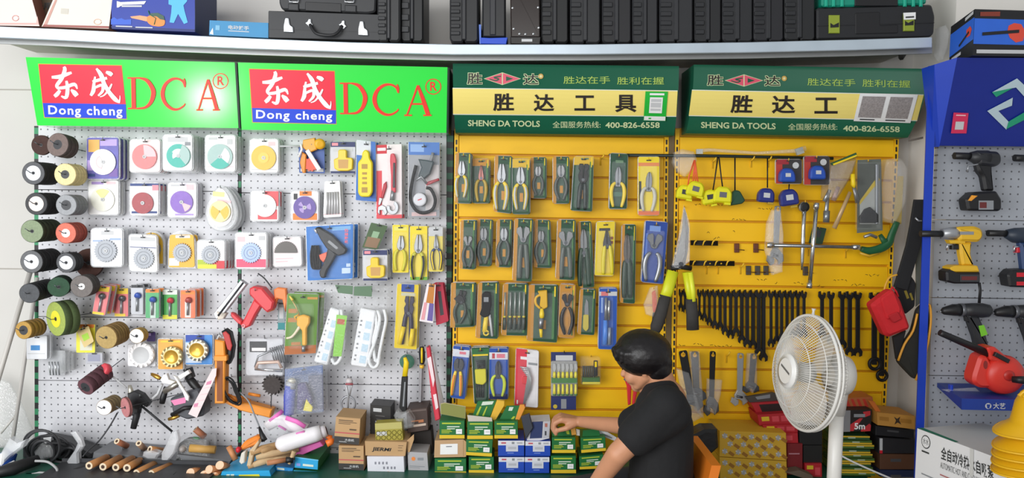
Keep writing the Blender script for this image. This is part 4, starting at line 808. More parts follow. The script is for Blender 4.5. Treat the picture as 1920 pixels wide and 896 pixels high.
ycon('pack with a yellow hose connector under the tilted green bag', 'lower hose connector pack', (681, 469, 726, 526), -.1, 2)
def pcard(label, nick, q, Y, m, prints, pl, n=1, hm=None, cat='pliers pack', name='pliers_pack', rim=1.2, hk=True, dome=True, extra=None):
    Y = min(Y, -(.035 * n + .03)); t = card(name, label, cat, q, Y, m, prints, hk=nick if hk else False, rim=rim, hm=hm)
    if pl: pliers(t, *pl[0], Y - .004, **pl[1])
    if dome:
        t.p('blister', prism(rr([bil(t.q, .1, .14), bil(t.q, .93, .14), bil(t.q, .9, .96), bil(t.q, .1, .96)], 5), Y - .024, .0235, CLR, 1.5))
    if extra: extra(t)
    for k in range(n): t.copy((.003, .035 * (k + 1), -.001), f'pack behind the {nick}', 'packs stacked behind ' + nick)
    return t
YC = M('f0d82a', .45)
pcard('yellow pliers card by the glue gun, first of three', 'first yellow pliers card', (736, 421.5, 766, 511), -.07, YC, [(.1, .04, .9, .12, M('e8e06a', .45))], ((752, 442, 66, 3), dict(jaw='combo', mh=M('d8cf2c', .4), w=.9)))
pcard('yellow pliers card with black and green handles, second of three', 'second yellow pliers card', (769, 424, 801, 525), -.07, YC, [(0, .94, 1, 1, M('6fae3a', .45))], ((785, 440, 84, 2), dict(jaw='combo', mh=M('c9c43a', .4), grip=BLK, w=.8)))
pcard('grey and yellow pliers card with blue handles, third of three', 'third yellow pliers card', (804, 426, 830, 509), -.07, M('e6d25a', .45), [(0, 0, 1, .2, LGREY)], ((817, 440, 66, -2), dict(jaw='nose', mh=M('3a4a78', .4), grip=YEL, w=.8)))
t = card('air_gun_pack', 'green card with a yellow air blow gun and brown base', 'air gun pack', [(539, 550), (597, 551.6), (592, 662), (533, 665)], -.11, M('5f8a2e', .42), [(0, .86, 1, 1, M('b0642e', .45)), (.06, .25, .33, .32, M('b8772f', .45)), (.06, .4, .33, .47, M('b8772f', .45)), (.2, .8, .5, .85, M('b8772f', .45)), (.65, .05, .98, .09, M('c08a3a', .45))], hk='green air gun card', rim=1)
AY = M('f2b23a', .42)
t.p('nozzle_tube', tube([(545, 558, -.125), (555, 575, -.13), (562, 592, -.13)], 1.3, M('c9b07a', .4, .3), 6)); t.p('nozzle_tip', tube([(543, 555, -.124, 1.5), (549, 563, -.126, 2.6)], 2, M('f2d66a', .45), 8))
t.p('body', prism(rr([(556, 594), (568, 590), (580, 594), (580, 606), (574, 616), (574, 648), (566, 648), (566, 620), (556, 610)], 3), -.14, .022, AY, 2)); t.p('lever', tube([(562, 612, -.135, 3), (554, 624, -.135, 2.6), (546, 632, -.135, 2.4), (537, 634, -.135, 2)], 2.5, M('e8dcc0', .4), 8, k=3)); t.p('air_inlet', tube([(569, 648, -.128), (569, 659, -.128)], 3.5, STEEL, 8)); t.p('hook_loop', tube([(556, 600, -.135), (552, 594, -.135), (560, 590, -.135)], 1.6, AY, 8))
t.p('blister', prism(rr(R(540, 570, 585, 655), 6), -.146, .034, CLR, 2)); t.copy((.01, .06, 0), 'green air gun card behind the front one', 'packs stacked behind green air gun card')
BAG = clear('clear_bag', .09, (.9, .92, .88), .5)
def strip_pack(label, nick, bag, body, lab=None, cord=None, hdr=None):
    t = Th('power_strip_pack', label, 'power strip', (bil(bag, .5, 1)[0], bil(bag, .5, 1)[1], -.08))
    t.p('strip_body', prism(rr(body, 4), -.1, .03, M('f0f1f4', .4), 2)); f = lambda u, v: bil(body, u, v)
    for i in range(4):
        v = .2 + i * .2; t.p('socket_print', flat([f(.48, v), f(.86, v), f(.86, v + .13), f(.48, v + .13)], -.1008, M('c3dcec', .45)))
        for k in range(2):
            t.p('switch_print', flat([f(.14, v + .07 * k), f(.26, v + .07 * k), f(.26, v + .03 + .07 * k), f(.14, v + .03 + .07 * k)], -.1008, GREY))
    if lab: t.p('label_print', prism(lab[0], -.104, .003, M('86cc3a', .45))); t.p('label_print', flat(RC(lab[1][0], lab[1][1], 14, 10, 8), -.1046, M('b8552f', .45)))
    for c in cord or (): t.p('cord', tube(c, 3.2, M('eceef0', .4), 8, k=4))
    t.p('bag', prism(rr(bag, 6), -.112, .07, BAG, 3)); t.p('header_print', flat(hdr, -.1135, M('5a7a5c', .45)))
    hook(bil(bag, .5, .04)[0], bil(bag, .5, .04)[1], -.1, nick); return t
strip_pack('bagged white power strip with a lime green label', 'lime labelled power strip', [(603, 534), (662, 536), (648, 690), (588, 684)], [(619, 576), (638, 582), (614, 686), (588, 678)],
    ([(631, 590), (651, 592), (640, 668), (624, 668)], (639, 603)), [[(640, 580, -.09), (644, 640, -.09), (638, 672, -.09), (628, 682, -.09), (622, 672, -.09)]], [(628, 534), (662, 536), (661, 552), (634, 549)])
strip_pack('bagged white power strip with a looped white cord', 'power strip with looped cord', [(664, 537), (731, 537), (716, 692), (656, 688)], [(676, 577), (705, 583), (688, 690), (657, 685)], None,
    [[(708, 582, -.09), (712, 600, -.1), (703, 640, -.1), (692, 672, -.1), (698, 688, -.1), (708, 684, -.1), (712, 660, -.1), (718, 630, -.1), (724, 600, -.1), (720, 580, -.095)], [(704, 586, -.085), (706, 610, -.09), (700, 640, -.092), (704, 676, -.092), (712, 670, -.092)]], [(664, 537), (698, 536), (697, 556), (663, 554)])
pcard('yellow pack with a dark crimping tool, under the pliers cards', 'yellow crimping tool pack', [(745, 532), (785, 534), (781, 655), (739, 652)], -.07, M('e6c928', .45), [(.2, .0, .8, .12, M('2c4a9a', .45)), (.2, .13, .85, .18, M('c9c6a8', .45))], ((768, 556, 90, 4), dict(jaw='strip', hand='straight', mj=M('2f2a44', .45), mh=M('2f2a44', .45), w=.85)), extra=lambda t: [t.p('grip', tube([(757, 612, -.083, 4.5), (749, 645, -.083, 4.5)], 4, YEL, 8)), t.p('grip', tube([(774, 616, -.083, 4.5), (770, 648, -.083, 4.5)], 4, YEL, 8))])
t = card('accessory_pack', 'white, red and purple pack tilted at the edge of the panel', 'accessory pack', [(801, 531), (817, 533), (812, 606), (786, 602)], -.1, M('efe6e8', .45), [(.25, .0, .9, .5, M('c9802f', .45)), (.55, .5, .95, .95, M('6a5aa0', .45)), (.1, .5, .35, .95, M('e8a0a8', .45))], hk='white, red and purple pack')
t = card('accessory_pack', 'crimson pack behind the white, red and purple pack', 'accessory pack', [(812, 531), (830, 531), (841, 602), (818, 610)], -.07, M('b8243f', .45), [(.4, .2, .7, .8, DGREY)], hk='crimson pack'); copies(t, 2, .02, 'crimson pack behind the front crimson one', 'packs stacked behind crimson pack')
t = Th('allen_key_case', 'clear plastic case of silver hex keys and a saddle clamp', 'hex key case', (495, 709, -.08))
t.p('case', prism(rr(R(457, 631, 536, 708), 8), -.11, .07, CLR, 3)); t.p('tray', prism(rr(R(460, 634, 532, 705), 6), -.05, .012, M('d6d7dc', .4), 2)); t.p('label_print', flat(R(468, 640, 500, 660), -.052, DGREY)); t.p('label_print', flat(R(472, 652, 498, 658), -.0525, W1))
for i in range(7): t.p('hex_key', tube([(506 + i * 4, 652 - i, -.075), (516 + i * 4, 680, -.075)], 1.5, STEEL, 6))
t.p('clamp_frame', tube([(480, 690, -.09), (484, 680, -.09), (522, 678, -.09), (528, 690, -.09)], 3.4, M('d8b8a8', .35, .3), 8)); t.p('clamp_frame', tube([(478, 692, -.09), (530, 695, -.09)], 2.6, CHROME, 8)); t.p('long_key', tube([(478, 688, -.085), (484, 668, -.085), (520, 652, -.085)], 2, STEEL, 8)); hook(496, 634, -.1, 'hex key case')
one('wire_wheel_brush', 'dark bristle brush hanging below the hex key case', 'brush', prism(gear(510, 722, 20, 18, 5), -.06, .02, M('4a4442', .9, 0, .3, 90)) + tube([(509, 740, -.05), (508, 760, -.05), (510, 778, -.05)], 1, DGREY, 6))
t = card('spray_gun_pack', 'dark blue clear bag with a purple spray gun', 'spray gun pack', [(534, 692), (605, 684), (607, 772), (533, 778)], -.1, M('5f6f94', .42), [(0, 0, 1, .16, M('3f5f9a', .42)), (.62, .2, 1, .95, M('565a74', .45))], hk='dark blue spray gun bag')
t.p('bottle', tube([(545, 722, -.12, 10), (543, 742, -.12, 11), (542, 776, -.12, 10)], 10, M('3a4fc0', .35), 14)); t.p('bottle_cap', tube([(546, 714, -.12), (545, 728, -.12)], 10, M('a9abb4', .4, .3), 14)); t.p('knob', ball((547, 714, -.13), 8, 6, .012, M('c8c4b4', .35, .5)))
t.p('gun_body', prism(rr([(558, 720), (572, 718), (578, 732), (586, 754), (580, 764), (570, 750), (566, 770), (556, 768)], 3), -.13, .03, M('3c2f6e', .42), 2)); t.p('trigger', prism([(574, 748), (586, 764), (584, 772), (568, 770)], -.132, .01, M('e6d83a', .45), 1)); t.p('label_print', text('多功能高压喷枪', (548, 695, 596, 704), -.1013, M('2a3a6a', .5)))
t.p('bag', prism(rr([(533, 690), (606, 683), (608, 775), (533, 780)], 4), -.15, .07, HAZY, 3))
t = Th('pull_ring', 'silver ring pull hanging on a hook above the kraft boxes', 'pull ring', (654, 772, -.06))
t.p('ring', tube([(653 + 13 * math.cos(a), 757 + 14 * math.sin(a), -.05) for a in [2 * math.pi * i / 22 for i in range(22)]], 2, M('a9abb0', .35, .5), 8, closed=True)); t.p('strap', tube([(652, 770, -.055), (653, 742, -.055), (649, 722, -.055), (660, 722, -.055), (655, 742, -.055)], 1.8, M('b9babd', .35, .4), 8)); t.p('clip', ball((655, 715, -.06), 7, 7, .012, M('c9c3c3', .4))); t.p('band_print', tube([(648, 720, -.075), (662, 720, -.075)], 2, M('a8545c', .5), 6)); hook(652, 708, -.05, 'silver ring pull')
t = Th('cutter_wheel_pack', 'green disc in a clear round pack behind the yellow-black knife', 'disc pack', (763, 700, -.04)); t.p('disc', lathe((763, 678, -.035), [(3, 0), (14, 0), (14, .004)], M('1f6a52', .45), 26)); t.p('blister', lathe((763, 678, -.045), [(.01, 0), (18, .001), (21, .006), (22, .018)], CLR, 26)); hook(763, 662, -.04, 'green disc pack')
t = Th('utility_knife', 'yellow and black utility knife hanging over the green disc', 'knife', (755, 772, -.08)); t.p('blade_holder', tube([(759, 670, -.09, 3), (762, 680, -.09, 5), (759, 706, -.09, 5)], 5, YEL, 10, .6)); t.p('handle', prism(rr([(753, 706), (764, 706), (762, 772), (748, 772)], 2), -.1, .02, BLK, 1)); t.p('print', flat([(758, 716), (760.5, 716), (757.5, 762), (754.5, 762)], -.1006, GREY)); hook(760, 668, -.085, 'yellow and black utility knife')
t = Th('screwdriver', 'short screwdriver with a black and yellow handle beside the red tube', 'screwdriver', (792, 690, -.06)); t.p('handle', tube([(791, 650, -.06, 4), (791, 660, -.06, 6), (792, 676, -.06, 5.5), (791, 682, -.06, 4)], 5, BLK, 10)); t.p('grip_insert', tube([(791, 652, -.075, 2), (791, 680, -.075, 2)], 2, YEL, 8)); t.p('end_cap', tube([(791, 684, -.06, 4.5), (791, 690, -.06, 4)], 4, M('f2c23c', .45), 10)); hook(791, 650, -.06, 'short screwdriver')
t = Th('sealant_tube', 'red and white slanted tube leaning at the panel edge', 'tube', (818, 790, -.1)); t.p('tube_body', prism(rr([(799, 650), (806, 648), (814, 700), (826, 786), (816, 790), (808, 740)], 3), -.12, .025, M('dc3f52', .42), 2)); t.p('label_print', flat([(801, 672), (808, 668), (815, 712), (812, 726)], -.1206, M('f4dde0', .45)) + flat([(812, 740), (818, 738), (822, 764), (817, 768)], -.1206, M('f4dde0', .45))); hook(802, 652, -.1, 'red and white slanted tube')
t = Th('sealant_tube', 'white slanted tube just behind the red and white tube', 'tube', (836, 790, -.06)); t.p('tube_body', prism(rr([(806, 660), (812, 660), (838, 786), (828, 788)], 3), -.07, .02, M('ecebec', .42), 2)); hook(808, 662, -.07, 'white slanted tube')
one('price_strip', 'thin grey plastic strip on the pegboard beside the screwdriver', 'price strip', prism([(786, 682), (791, 682), (789, 754), (785, 754)], -.03, .028, M('b4b4b8', .4)))
# ------------------------------------------------------------------ green pliers cards on the first yellow panel
CG = M('1d4a32', .42, 0, .15, 30); CO = M('c48a35', .5); CGL = M('3f7a3a', .45); CY2 = M('d9b23a', .5)
HK = M('f0c030', .4)
GS1 = M('5a6a62', .4)
def gcard(label, nick, q, Y, pl=None, top=None, side='l', n=1, extra=None, dome=True, m=None):
    pr = []
    if side == 'l': pr.append((0, 0, .2, 1, CO))
    if top: pr.append((0, 0, 1, .16, top))
    pr.append((.82, .1, .9, .95, CGL)); pr.append((.35, .03, .75, .06, M('6a8a6a', .5)))
    pr.append((.88, .02, .93, .2, YEL)); pr.append((.42, .62, .62, .78, CO))
    if pl: pl[1]['w'] = pl[1].get('w', 1) * .84
    return pcard(label, nick, q, Y, m or CG, pr, pl, n, HK, extra=extra, dome=dome, rim=.8)
YH = M('f2d23c', .42); DH = M('4d5450', .4); DJ = M('8a8c8e', .3, .6); BJ = M('55565a', .35, .5)
gcard('first carded pliers of the top row, with yellow handles', 'first top-row pliers', [(855, 287), (883, 287), (882, 381), (853, 380)], -.06, ((866, 302, 68, 2), dict(jaw='combo', mh=YH, grip=LGREY, w=1.05)), n=2)
gcard('small red and yellow pliers, second card of the top row', 'second top-row pliers', (886, 298, 917.5, 380.5), -.06, ((902, 310, 68, 0), dict(jaw='nose', mj=M('a8706a', .35, .5), mh=M('b89a30', .42), w=1.0)), CO, None)
gcard('long yellow-handled pliers, third card of the top row', 'third top-row pliers', [(928, 292), (960, 293), (958, 400), (926, 396)], -.06, ((941, 307, 86, 2), dict(jaw='combo', mh=YH, grip=LGREY, w=.95)), n=2)
gcard('pliers with yellow handles under an amber header, fourth of the top row', 'fourth top-row pliers', (961, 298, 993, 401), -.06, ((976, 313, 80, 0), dict(jaw='combo', mh=YH, grip=LGREY, w=1.0)), CY2, None, n=2)
gcard('small grey-handled cutters, fifth card of the top row', 'fifth top-row cutters', (995, 295, 1024, 371), -.06, ((1009, 311, 55, 0), dict(jaw='cutter', hand='bow', mj=DJ, mh=DH, w=1.1)))
gcard('grey-handled pliers with pen marks, sixth card of the top row', 'sixth top-row pliers', (1037, 294, 1067, 381), -.06, ((1052, 309, 66, 0), dict(jaw='cutter', hand='bow', mj=DJ, mh=DH, w=1.1)), n=2)
gcard('black wire stripper with an amber header, seventh of the top row', 'seventh top-row stripper', [(1077, 293), (1113, 293), (1110, 396), (1071, 394)], -.07, ((1095, 307, 86, 3), dict(jaw='strip', hand='narrow', mj=BLK, mh=M('25302c', .42), w=1.1)), CY2, None, n=2)
pcard('dark green card with yellow-handled pruning shears', 'dark green pruner card', [(1145, 287), (1177, 289), (1175, 391), (1142.5, 391)], -.06, CG, [(.3, .12, .75, .17, M('6a8a6a', .5)), (.05, .7, .95, .78, M('5a7a6a', .5))], ((1160, 312, 76, 2), dict(jaw='snip', hand='wide', mh=YH, w=1.0)), 1, HK)
pcard('bright yellow card with silver pruning shears', 'bright yellow pruner card', (1197, 294, 1236, 403), -.06, M('f0d62a', .42), [(0, .1, 1, .16, M('e8905a', .5)), (0, .93, 1, 1, M('e8805a', .5)), (.03, .42, .14, .9, DGREY)], ((1218, 322, 74, 3), dict(jaw='snip', hand='wide', mh=M('c9c6b8', .4), w=1.0)), 0, HK)
rows2 = [('stubby grey cable cutter, first card of the second row', 'first second-row cutter', [(864, 413), (892, 413), (890, 505), (862, 503)], ((877, 442, 60, 0), dict(jaw='pincer', hand='bow', mj=DJ, mh=DH)), 2),
 ('silver-rimmed diagonal cutters, second card of the second row', 'second second-row cutters', [(895, 411), (923, 412), (920, 499), (893, 498)], ((907, 427, 68, 1), dict(jaw='cutter', hand='bow', mj=DJ, mh=DH)), 1),
 ('silver-rimmed diagonal cutters, third card of the second row', 'third second-row cutters', [(932, 412), (960, 412), (958, 501), (930, 500)], ((945, 427, 70, 1), dict(jaw='cutter', hand='bow', mj=STEEL, mh=DH)), 1),
 ('long slip-joint pliers, fourth card of the second row', 'fourth second-row pliers', [(965, 410), (999, 411), (996, 528), (961, 526)], ((981, 424, 98, 0), dict(jaw='pincer', hand='straight', mj=DJ, mh=M('5a625c', .4), w=.9)), 2),
 ('small nippers, fifth card of the second row', 'fifth second-row nippers', [(1003, 412), (1031, 413), (1034, 502), (1001, 501)], ((1015, 432, 62, 2), dict(jaw='cutter', hand='bow', mj=DJ, mh=DH)), 1),
 ('end-cutting pincers with long handles, sixth of the second row', 'sixth second-row pincers', [(1046, 412), (1079, 412), (1077, 525), (1042, 523)], ((1061, 433, 88, 0), dict(jaw='pincer', hand='straight', mj=DJ, mh=M('5a625c', .4), w=1.1)), 2),
 ('long green snips hanging low, seventh of the second row', 'seventh second-row snips', [(1084, 416), (1108, 415), (1114, 538), (1088, 540)], ((1094, 428, 108, -1), dict(jaw='snip', hand='straight', mj=DJ, mh=M('25402f', .42), w=.9)), 1)]
for lb, nk, q, pl, n in rows2: gcard(lb, nk, q, -.06, pl, n=n)
def ybox(t):
    for i, v in enumerate((.28, .36)): t.p('print', flat([bil(t.q, .78, v), bil(t.q, .93, v), bil(t.q, .93, v + .05), bil(t.q, .78, v + .05)], t.Y - .0025, M('8a4a2a', .5)))
pcard('yellow blister with long-nose wire strippers in the second row', 'yellow stripper blister', [(1119, 416), (1153, 415), (1150, 517), (1115, 516)], -.06, M('e6cc2c', .42), [(.15, .12, .75, .17, DGREY)], ((1138, 432, 82, -1), dict(jaw='nose', hand='straight', mj=BJ, mh=M('e0cf28', .4), w=1.0)), 1, HK, extra=ybox)
gcard('long tin snips on a narrow card between yellow and blue packs', 'long tin snips', [(1167, 421), (1192, 421), (1190, 569), (1163, 567)], -.05, ((1176, 438, 120, 0), dict(jaw='snip', hand='narrow', mj=M('6a6662', .4, .4), mh=M('2c4034', .42), w=.75)), n=1)
pcard('blue card with silver locking pliers', 'blue locking pliers card', [(1211, 414), (1252, 417), (1243, 532), (1203, 528)], -.07, M('24489c', .42), [(.2, .07, .7, .16, M('7a9ad8', .45)), (.05, .2, .15, .9, M('5a7ac8', .45))], ((1229, 438, 90, 6), dict(jaw='pincer', hand='wide', mj=DJ, mh=STEEL, w=.95)), 1, HK)
rows3 = [('dark multi-part plier set, first card of the third row', 'first third-row set', [(846, 530), (891, 531), (890, 612), (844, 614)], ((868, 545, 62, 8), dict(jaw='strip', hand='bow', mj=BLK, mh=M('3a453c', .42), w=1.1)), 1),
 ('black crimper with one yellow handle, second card of third row', 'second third-row crimper', [(897, 530), (934, 529), (933, 635), (892, 633)], None, 1),
 ('set of slim screwdrivers on a green card, third row', 'slim screwdriver card', [(944, 532), (990, 532), (988, 629), (940, 628)], None, 1),
 ('yellow tube cutter on a green card, third row', 'yellow tube cutter card', [(992, 534), (1046, 535), (1044, 642), (988, 638)], None, 1)]
for lb, nk, q, pl, n in rows3[:1]: gcard(lb, nk, q, -.07, pl, n=n, extra=lambda t: [t.p('jaw', prism([(851, 560), (860, 552), (868, 556), (872, 566), (858, 568)], -.085, .012, BLK, .6)), t.p('handle', tube([(878, 580, -.08), (884, 610, -.08)], 2.6, M('2c4a36', .42), 8))])
def crimp(t):
    t.p('crimper_body', prism(rr([(903, 552), (910, 546), (920, 548), (922, 570), (918, 592), (908, 596), (899, 590), (904, 575)], 3), -.09, .016, BLK, 1.5)); t.p('handle', tube([(912, 592, -.08, 4), (910, 608, -.08, 4.5), (909, 622, -.08, 5)], 4, YH, 8, .7)); t.p('handle_ring', tube([(911.5 + 4.5 * math.cos(a), 624 + 4.5 * math.sin(a), -.083) for a in [i * .5 for i in range(13)]], 1.6, YH, 6)); t.p('handle', tube([(918, 590, -.08, 2.2), (923, 630, -.08, 2.2)], 2, LGREY, 8)); t.p('window_print', flat(R(907, 557, 916, 566), -.0906, GREY))
gcard(*rows3[1][:3], -.065, None, n=1, extra=crimp)
def drivers(t):
    for i in range(5):
        x = 949 + i * 8.5 - (2 if i == 0 else 0); t.p('driver_shaft', tube([(x, 548, -.075), (x - 1, 596, -.075)], 1.6, M('b4b8b4', .3, .6), 8)); t.p('driver_handle', tube([(x - 1, 594, -.075, 2.6), (x - 1, 604, -.075, 3.6), (x - 2, 618, -.075, 3)], 3, M('4a524c', .4), 8)); t.p('collar', tube([(x - 1, 592, -.075), (x - 1, 595, -.075)], 2.8, M('d8c84a', .4), 8))
gcard(*rows3[2][:3], -.065, None, n=1, extra=drivers)
def tubecut(t):
    t.p('cutter_frame', prism(rr([(1008, 546), (1026, 544), (1027, 576), (1020, 580), (1012, 574), (1014, 558)], 2), -.095, .025, M('e2b23a', .42), 1.5)); t.p('cutter_arc', tube(smooth_path([(1014, 552, -.085), (1005, 558, -.085), (1005, 570, -.085), (1013, 578, -.085)], 4), 2.4, M('e2b23a', .42), 8)); t.p('driver_handle', tube([(1016, 578, -.085, 3), (1016, 590, -.085, 5), (1016, 596, -.085, 4)], 4, YH, 10)); t.p('shaft', tube([(1015, 596, -.085, 5), (1014, 616, -.085, 4.5)], 4, STEEL, 10)); t.p('shaft', tube([(1014, 616, -.085, 3.5), (1015, 632, -.085, 2.6)], 3, YH, 10))
gcard(*rows3[3][:3], -.065, None, n=1, extra=tubecut)
gcard('black cable shears with an amber card, fifth of the third row', 'fifth third-row shears', [(1050, 533), (1079, 534), (1076, 634), (1047, 632)], -.065, ((1064, 551, 76, 1), dict(jaw='pincer', hand='bow', mj=BLK, mh=BLK, w=.95)), CO, 'l', n=1, m=CO)
gcard('folding knife on a narrow green card, sixth of third row', 'folding knife card', [(1088, 542), (1117, 543), (1114, 628), (1083, 626)], -.06, None, n=1, extra=lambda t: [t.p('knife_blade', prism([(1099, 560), (1103, 566), (1104, 592), (1096, 592), (1096, 575)], -.068, .004, STEEL, .4)), t.p('knife_handle', prism(rr([(1094, 590), (1104, 590), (1104, 616), (1099, 622), (1093, 616)], 3), -.075, .01, M('c9b84a', .42), 1))])
t = card('soldering_iron_pack', 'tall blue card with a blue and silver soldering iron', 'soldering iron pack', [(1124, 541), (1157, 541), (1155, 655), (1122, 654)], -.08, M('2a58b0', .42), [(0, .05, 1, .12, LGREY), (.1, .05, .5, .12, M('d87a7a', .45)), (.1, .15, .22, .4, M('8aa8e0', .45))], hk='tall blue soldering iron card', hm=HK, rim=1)
t.p('iron_handle', tube([(1135, 600, -.09, 4), (1135, 625, -.09, 5), (1134, 646, -.09, 5)], 5, M('4a86e0', .35), 10)); t.p('iron_shaft', tube([(1136, 558, -.09, 2.4), (1136, 602, -.09, 3.2)], 3, STEEL, 8)); t.p('iron_shaft', tube([(1142, 563, -.09), (1141, 600, -.09)], 2.6, CHROME, 8)); t.p('solder_sleeve', tube([(1143, 614, -.09), (1142, 646, -.09)], 3, M('9aa6b8', .35, .4), 8)); t.p('blister', prism(rr(R(1127, 555, 1150, 650), 5), -.104, .024, CLR, 1.5)); t.copy((.004, .044, 0), 'blue soldering iron card behind the front one', 'packs stacked behind tall blue soldering iron card')
# lowest row
BW = M('2350a8', .42)
pcard('blue card with white header and yellow pliers, above the green lids', 'lowest-row yellow pliers', [(850, 648), (881, 651), (871, 748), (845, 745)], -.06, BW, [(0, .06, 1, .2, M('d9dce4', .45)), (.4, .1, .8, .15, M('e07a8a', .45))], ((861, 672, 70, 5), dict(jaw='cutter', hand='straight', mj=BJ, mh=YH, grip=ORG, w=1.15)), 1, HK)
def hexset(t):
    t.p('key_holder', prism(rr([(890, 693), (911, 692), (912, 716), (906, 722), (892, 720)], 3), -.085, .02, M('d8cf2c', .42), 1.5))
    for i in range(5): t.p('hex_key', tube([(896 + i * 2, 720, -.07), (896 + i * 2.6, 690 - i, -.07), (892 + i * 2, 676 + i * 3, -.075), (910, 676 + i * 3, -.075)], 1.2, M('4a4c50', .35, .6), 6)); 
    for i in range(4): t.p('hex_key', tube([(893 + i * 4.5, 720, -.07), (894 + i * 4, 745, -.07)], 1.4, M('3a3c3e', .35, .6), 6))
pcard('dark green card with hex keys in a yellow holder', 'yellow hex key holder card', [(884, 652), (917, 651), (915, 754), (890, 757)], -.065, M('20452f', .42), [(0, .02, 1, .12, M('2f6a3a', .45)), (.05, .12, .95, .15, YEL)], None, 1, HK, cat='hex key pack', name='hex_key_pack', extra=hexset)
pcard('blue card with white header and yellow-green pruning pliers', 'yellow-green pruning pliers', (917.5, 653, 952, 748), -.065, BW, [(0, .08, 1, .22, M('d9dce4', .45)), (.15, .1, .3, .2, M('c0404a', .45)), (.4, .11, .85, .19, M('e07a8a', .45)), (.0, .9, 1, 1, M('1a2a5a', .45))], ((934, 677, 66, 0), dict(jaw='snip', hand='wide', mj=BJ, mh=M('c9d83a', .42), w=1.1)), 1, HK)
def redhex(t):
    t.p('key_holder', prism(rr([(980, 706), (997, 706), (997, 722), (979, 720)], 3), -.085, .02, M('d8323c', .42), 1.5))
    for i in range(6): t.p('hex_key', tube([(975 + i * 2.6, 688 + i * 3.6, -.082), (990 + i * 1.2, 690 + i * 3.4, -.084), (991 + i, 696 + i * 3.2, -.084), (981 + i * 2.6, 763 - i * 6, -.08)], 1.5, M('c2c4c6', .3, .6), 6))
pcard('red and white card with silver hex keys in a red holder', 'red hex key card', [(968, 653), (1010, 658), (1008, 764), (965, 760)], -.07, M('e8e6e8', .42), [(0, 0, .48, 1, M('dc3c4c', .42)), (.2, .13, .5, .18, WHT), (.55, .22, .95, .26, GREY), (.08, .9, .14, .97, WHT)], None, 0, HK, cat='hex key pack', name='hex_key_pack', extra=redhex)
t = Th('screwdriver_set', 'grey cased screwdriver set hung between red hex keys and clear box', 'screwdriver set', (1058, 769, -.08)); t.p('header_card', prism(R(1033, 660, 1080, 768), -.065, .002, M('2a3468', .45))); t.p('case', prism(rr(R(1033, 677, 1083, 743), 4), -.075, .01, M('9a9a98', .42), 1.5)); t.p('label_band', prism(R(1034, 708, 1082, 718), -.084, .01, CGL))
t.p('header_print', flat(R(1042, 666, 1074, 676), -.066, LGREY)); t.p('print', flat(ell(1041, 762, 4, 4, 12), -.066, M('c9b03a', .5))); t.p('print', flat(R(1052, 748, 1062, 766), -.066, GREY))
for i in range(6):
    x = 1039.5 + i * 8; t.p('driver_handle', tube([(x, 697, -.086, 2), (x, 702, -.086, 3), (x, 708, -.086, 3)], 3, M('e6da3a', .42), 8)); t.p('driver_shaft', prism([(x - 2, 682), (x + 2, 682), (x + 3.4, 690), (x + 1, 697), (x - 1, 697), (x - 3, 690)], -.08, .003, M('c6c8c8', .35, .4)))
    t.p('driver_handle', tube([(x, 720, -.086, 2), (x, 732, -.086, 2.6), (x, 738, -.086, 3.2)], 3, M('e6da3a', .42), 8)); t.p('handle_cap', tube([(x, 737, -.086), (x, 741, -.086)], 3, CGL, 8))
t.p('lid', prism(rr(R(1033, 677, 1083, 743), 4), -.098, .02, CLR, 1.5)); hook(1058, 662, -.07, 'grey cased screwdriver set', BLK)
t = Th('bit_set', 'small clear box of dark bits with green base', 'bit set', (1108, 723, -.06)); t.p('case', prism(rr(R(1089, 671, 1127, 722), 5), -.085, .05, CLR, 2)); t.p('base', prism(R(1092, 708, 1125, 720), -.07, .03, M('3a6a2c', .42), 1)); t.p('base_print', flat(R(1092, 716, 1125, 720), -.0706, M('d8c83a', .45)))
for i in range(6): t.p('bit', tube([(1094 + i * 4, 686, -.06), (1094 + i * 4, 706, -.06)], 1.8, M('3a3e3a', .4), 8))
t.p('bit_driver', tube([(1117, 676, -.07), (1117, 704, -.07)], 4, BLK, 8)); t.p('print', flat(R(1115, 678, 1119, 688), -.0855, YEL)); hook(1108, 668, -.06, 'small clear box of bits', HK)
# red tin snips behind the woman, orange scraper
t = Th('bolt_cutter_handles', 'red pair of tool handles hanging just behind the face of the woman', 'hand tool', (1185, 762, -.05)); t.p('handle', prism([(1166, 697), (1172, 695), (1184, 722), (1183, 758), (1178, 760), (1176, 725)], -.06, .02, M('d8303c', .42), 1.5)); t.p('handle', prism([(1186, 710), (1196, 706), (1198, 720), (1190, 760), (1186, 758), (1189, 726)], -.06, .02, M('d8303c', .42), 1.5)); t.p('joint', prism(RC(1172, 712, 5, 3, 40), -.066, .006, STEEL))
t = Th('putty_knife', 'orange-handled scraper in a clear bag beside the hedge shears', 'scraper', (1222, 600, -.05)); t.p('handle', prism(rr([(1223, 548), (1229, 544), (1232, 560), (1232, 584), (1225, 586), (1224, 568)], 2), -.06, .015, M('e8602c', .42), 1)); t.p('blade', prism([(1224, 586), (1231, 586), (1234, 606), (1222, 606)], -.055, .003, DSTEEL)); t.p('bag', prism([(1220, 540), (1234, 536), (1238, 600), (1212, 590), (1208, 572)], -.068, .03, HAZY, 2)); hook(1226, 542, -.055, 'orange-handled scraper', HK)
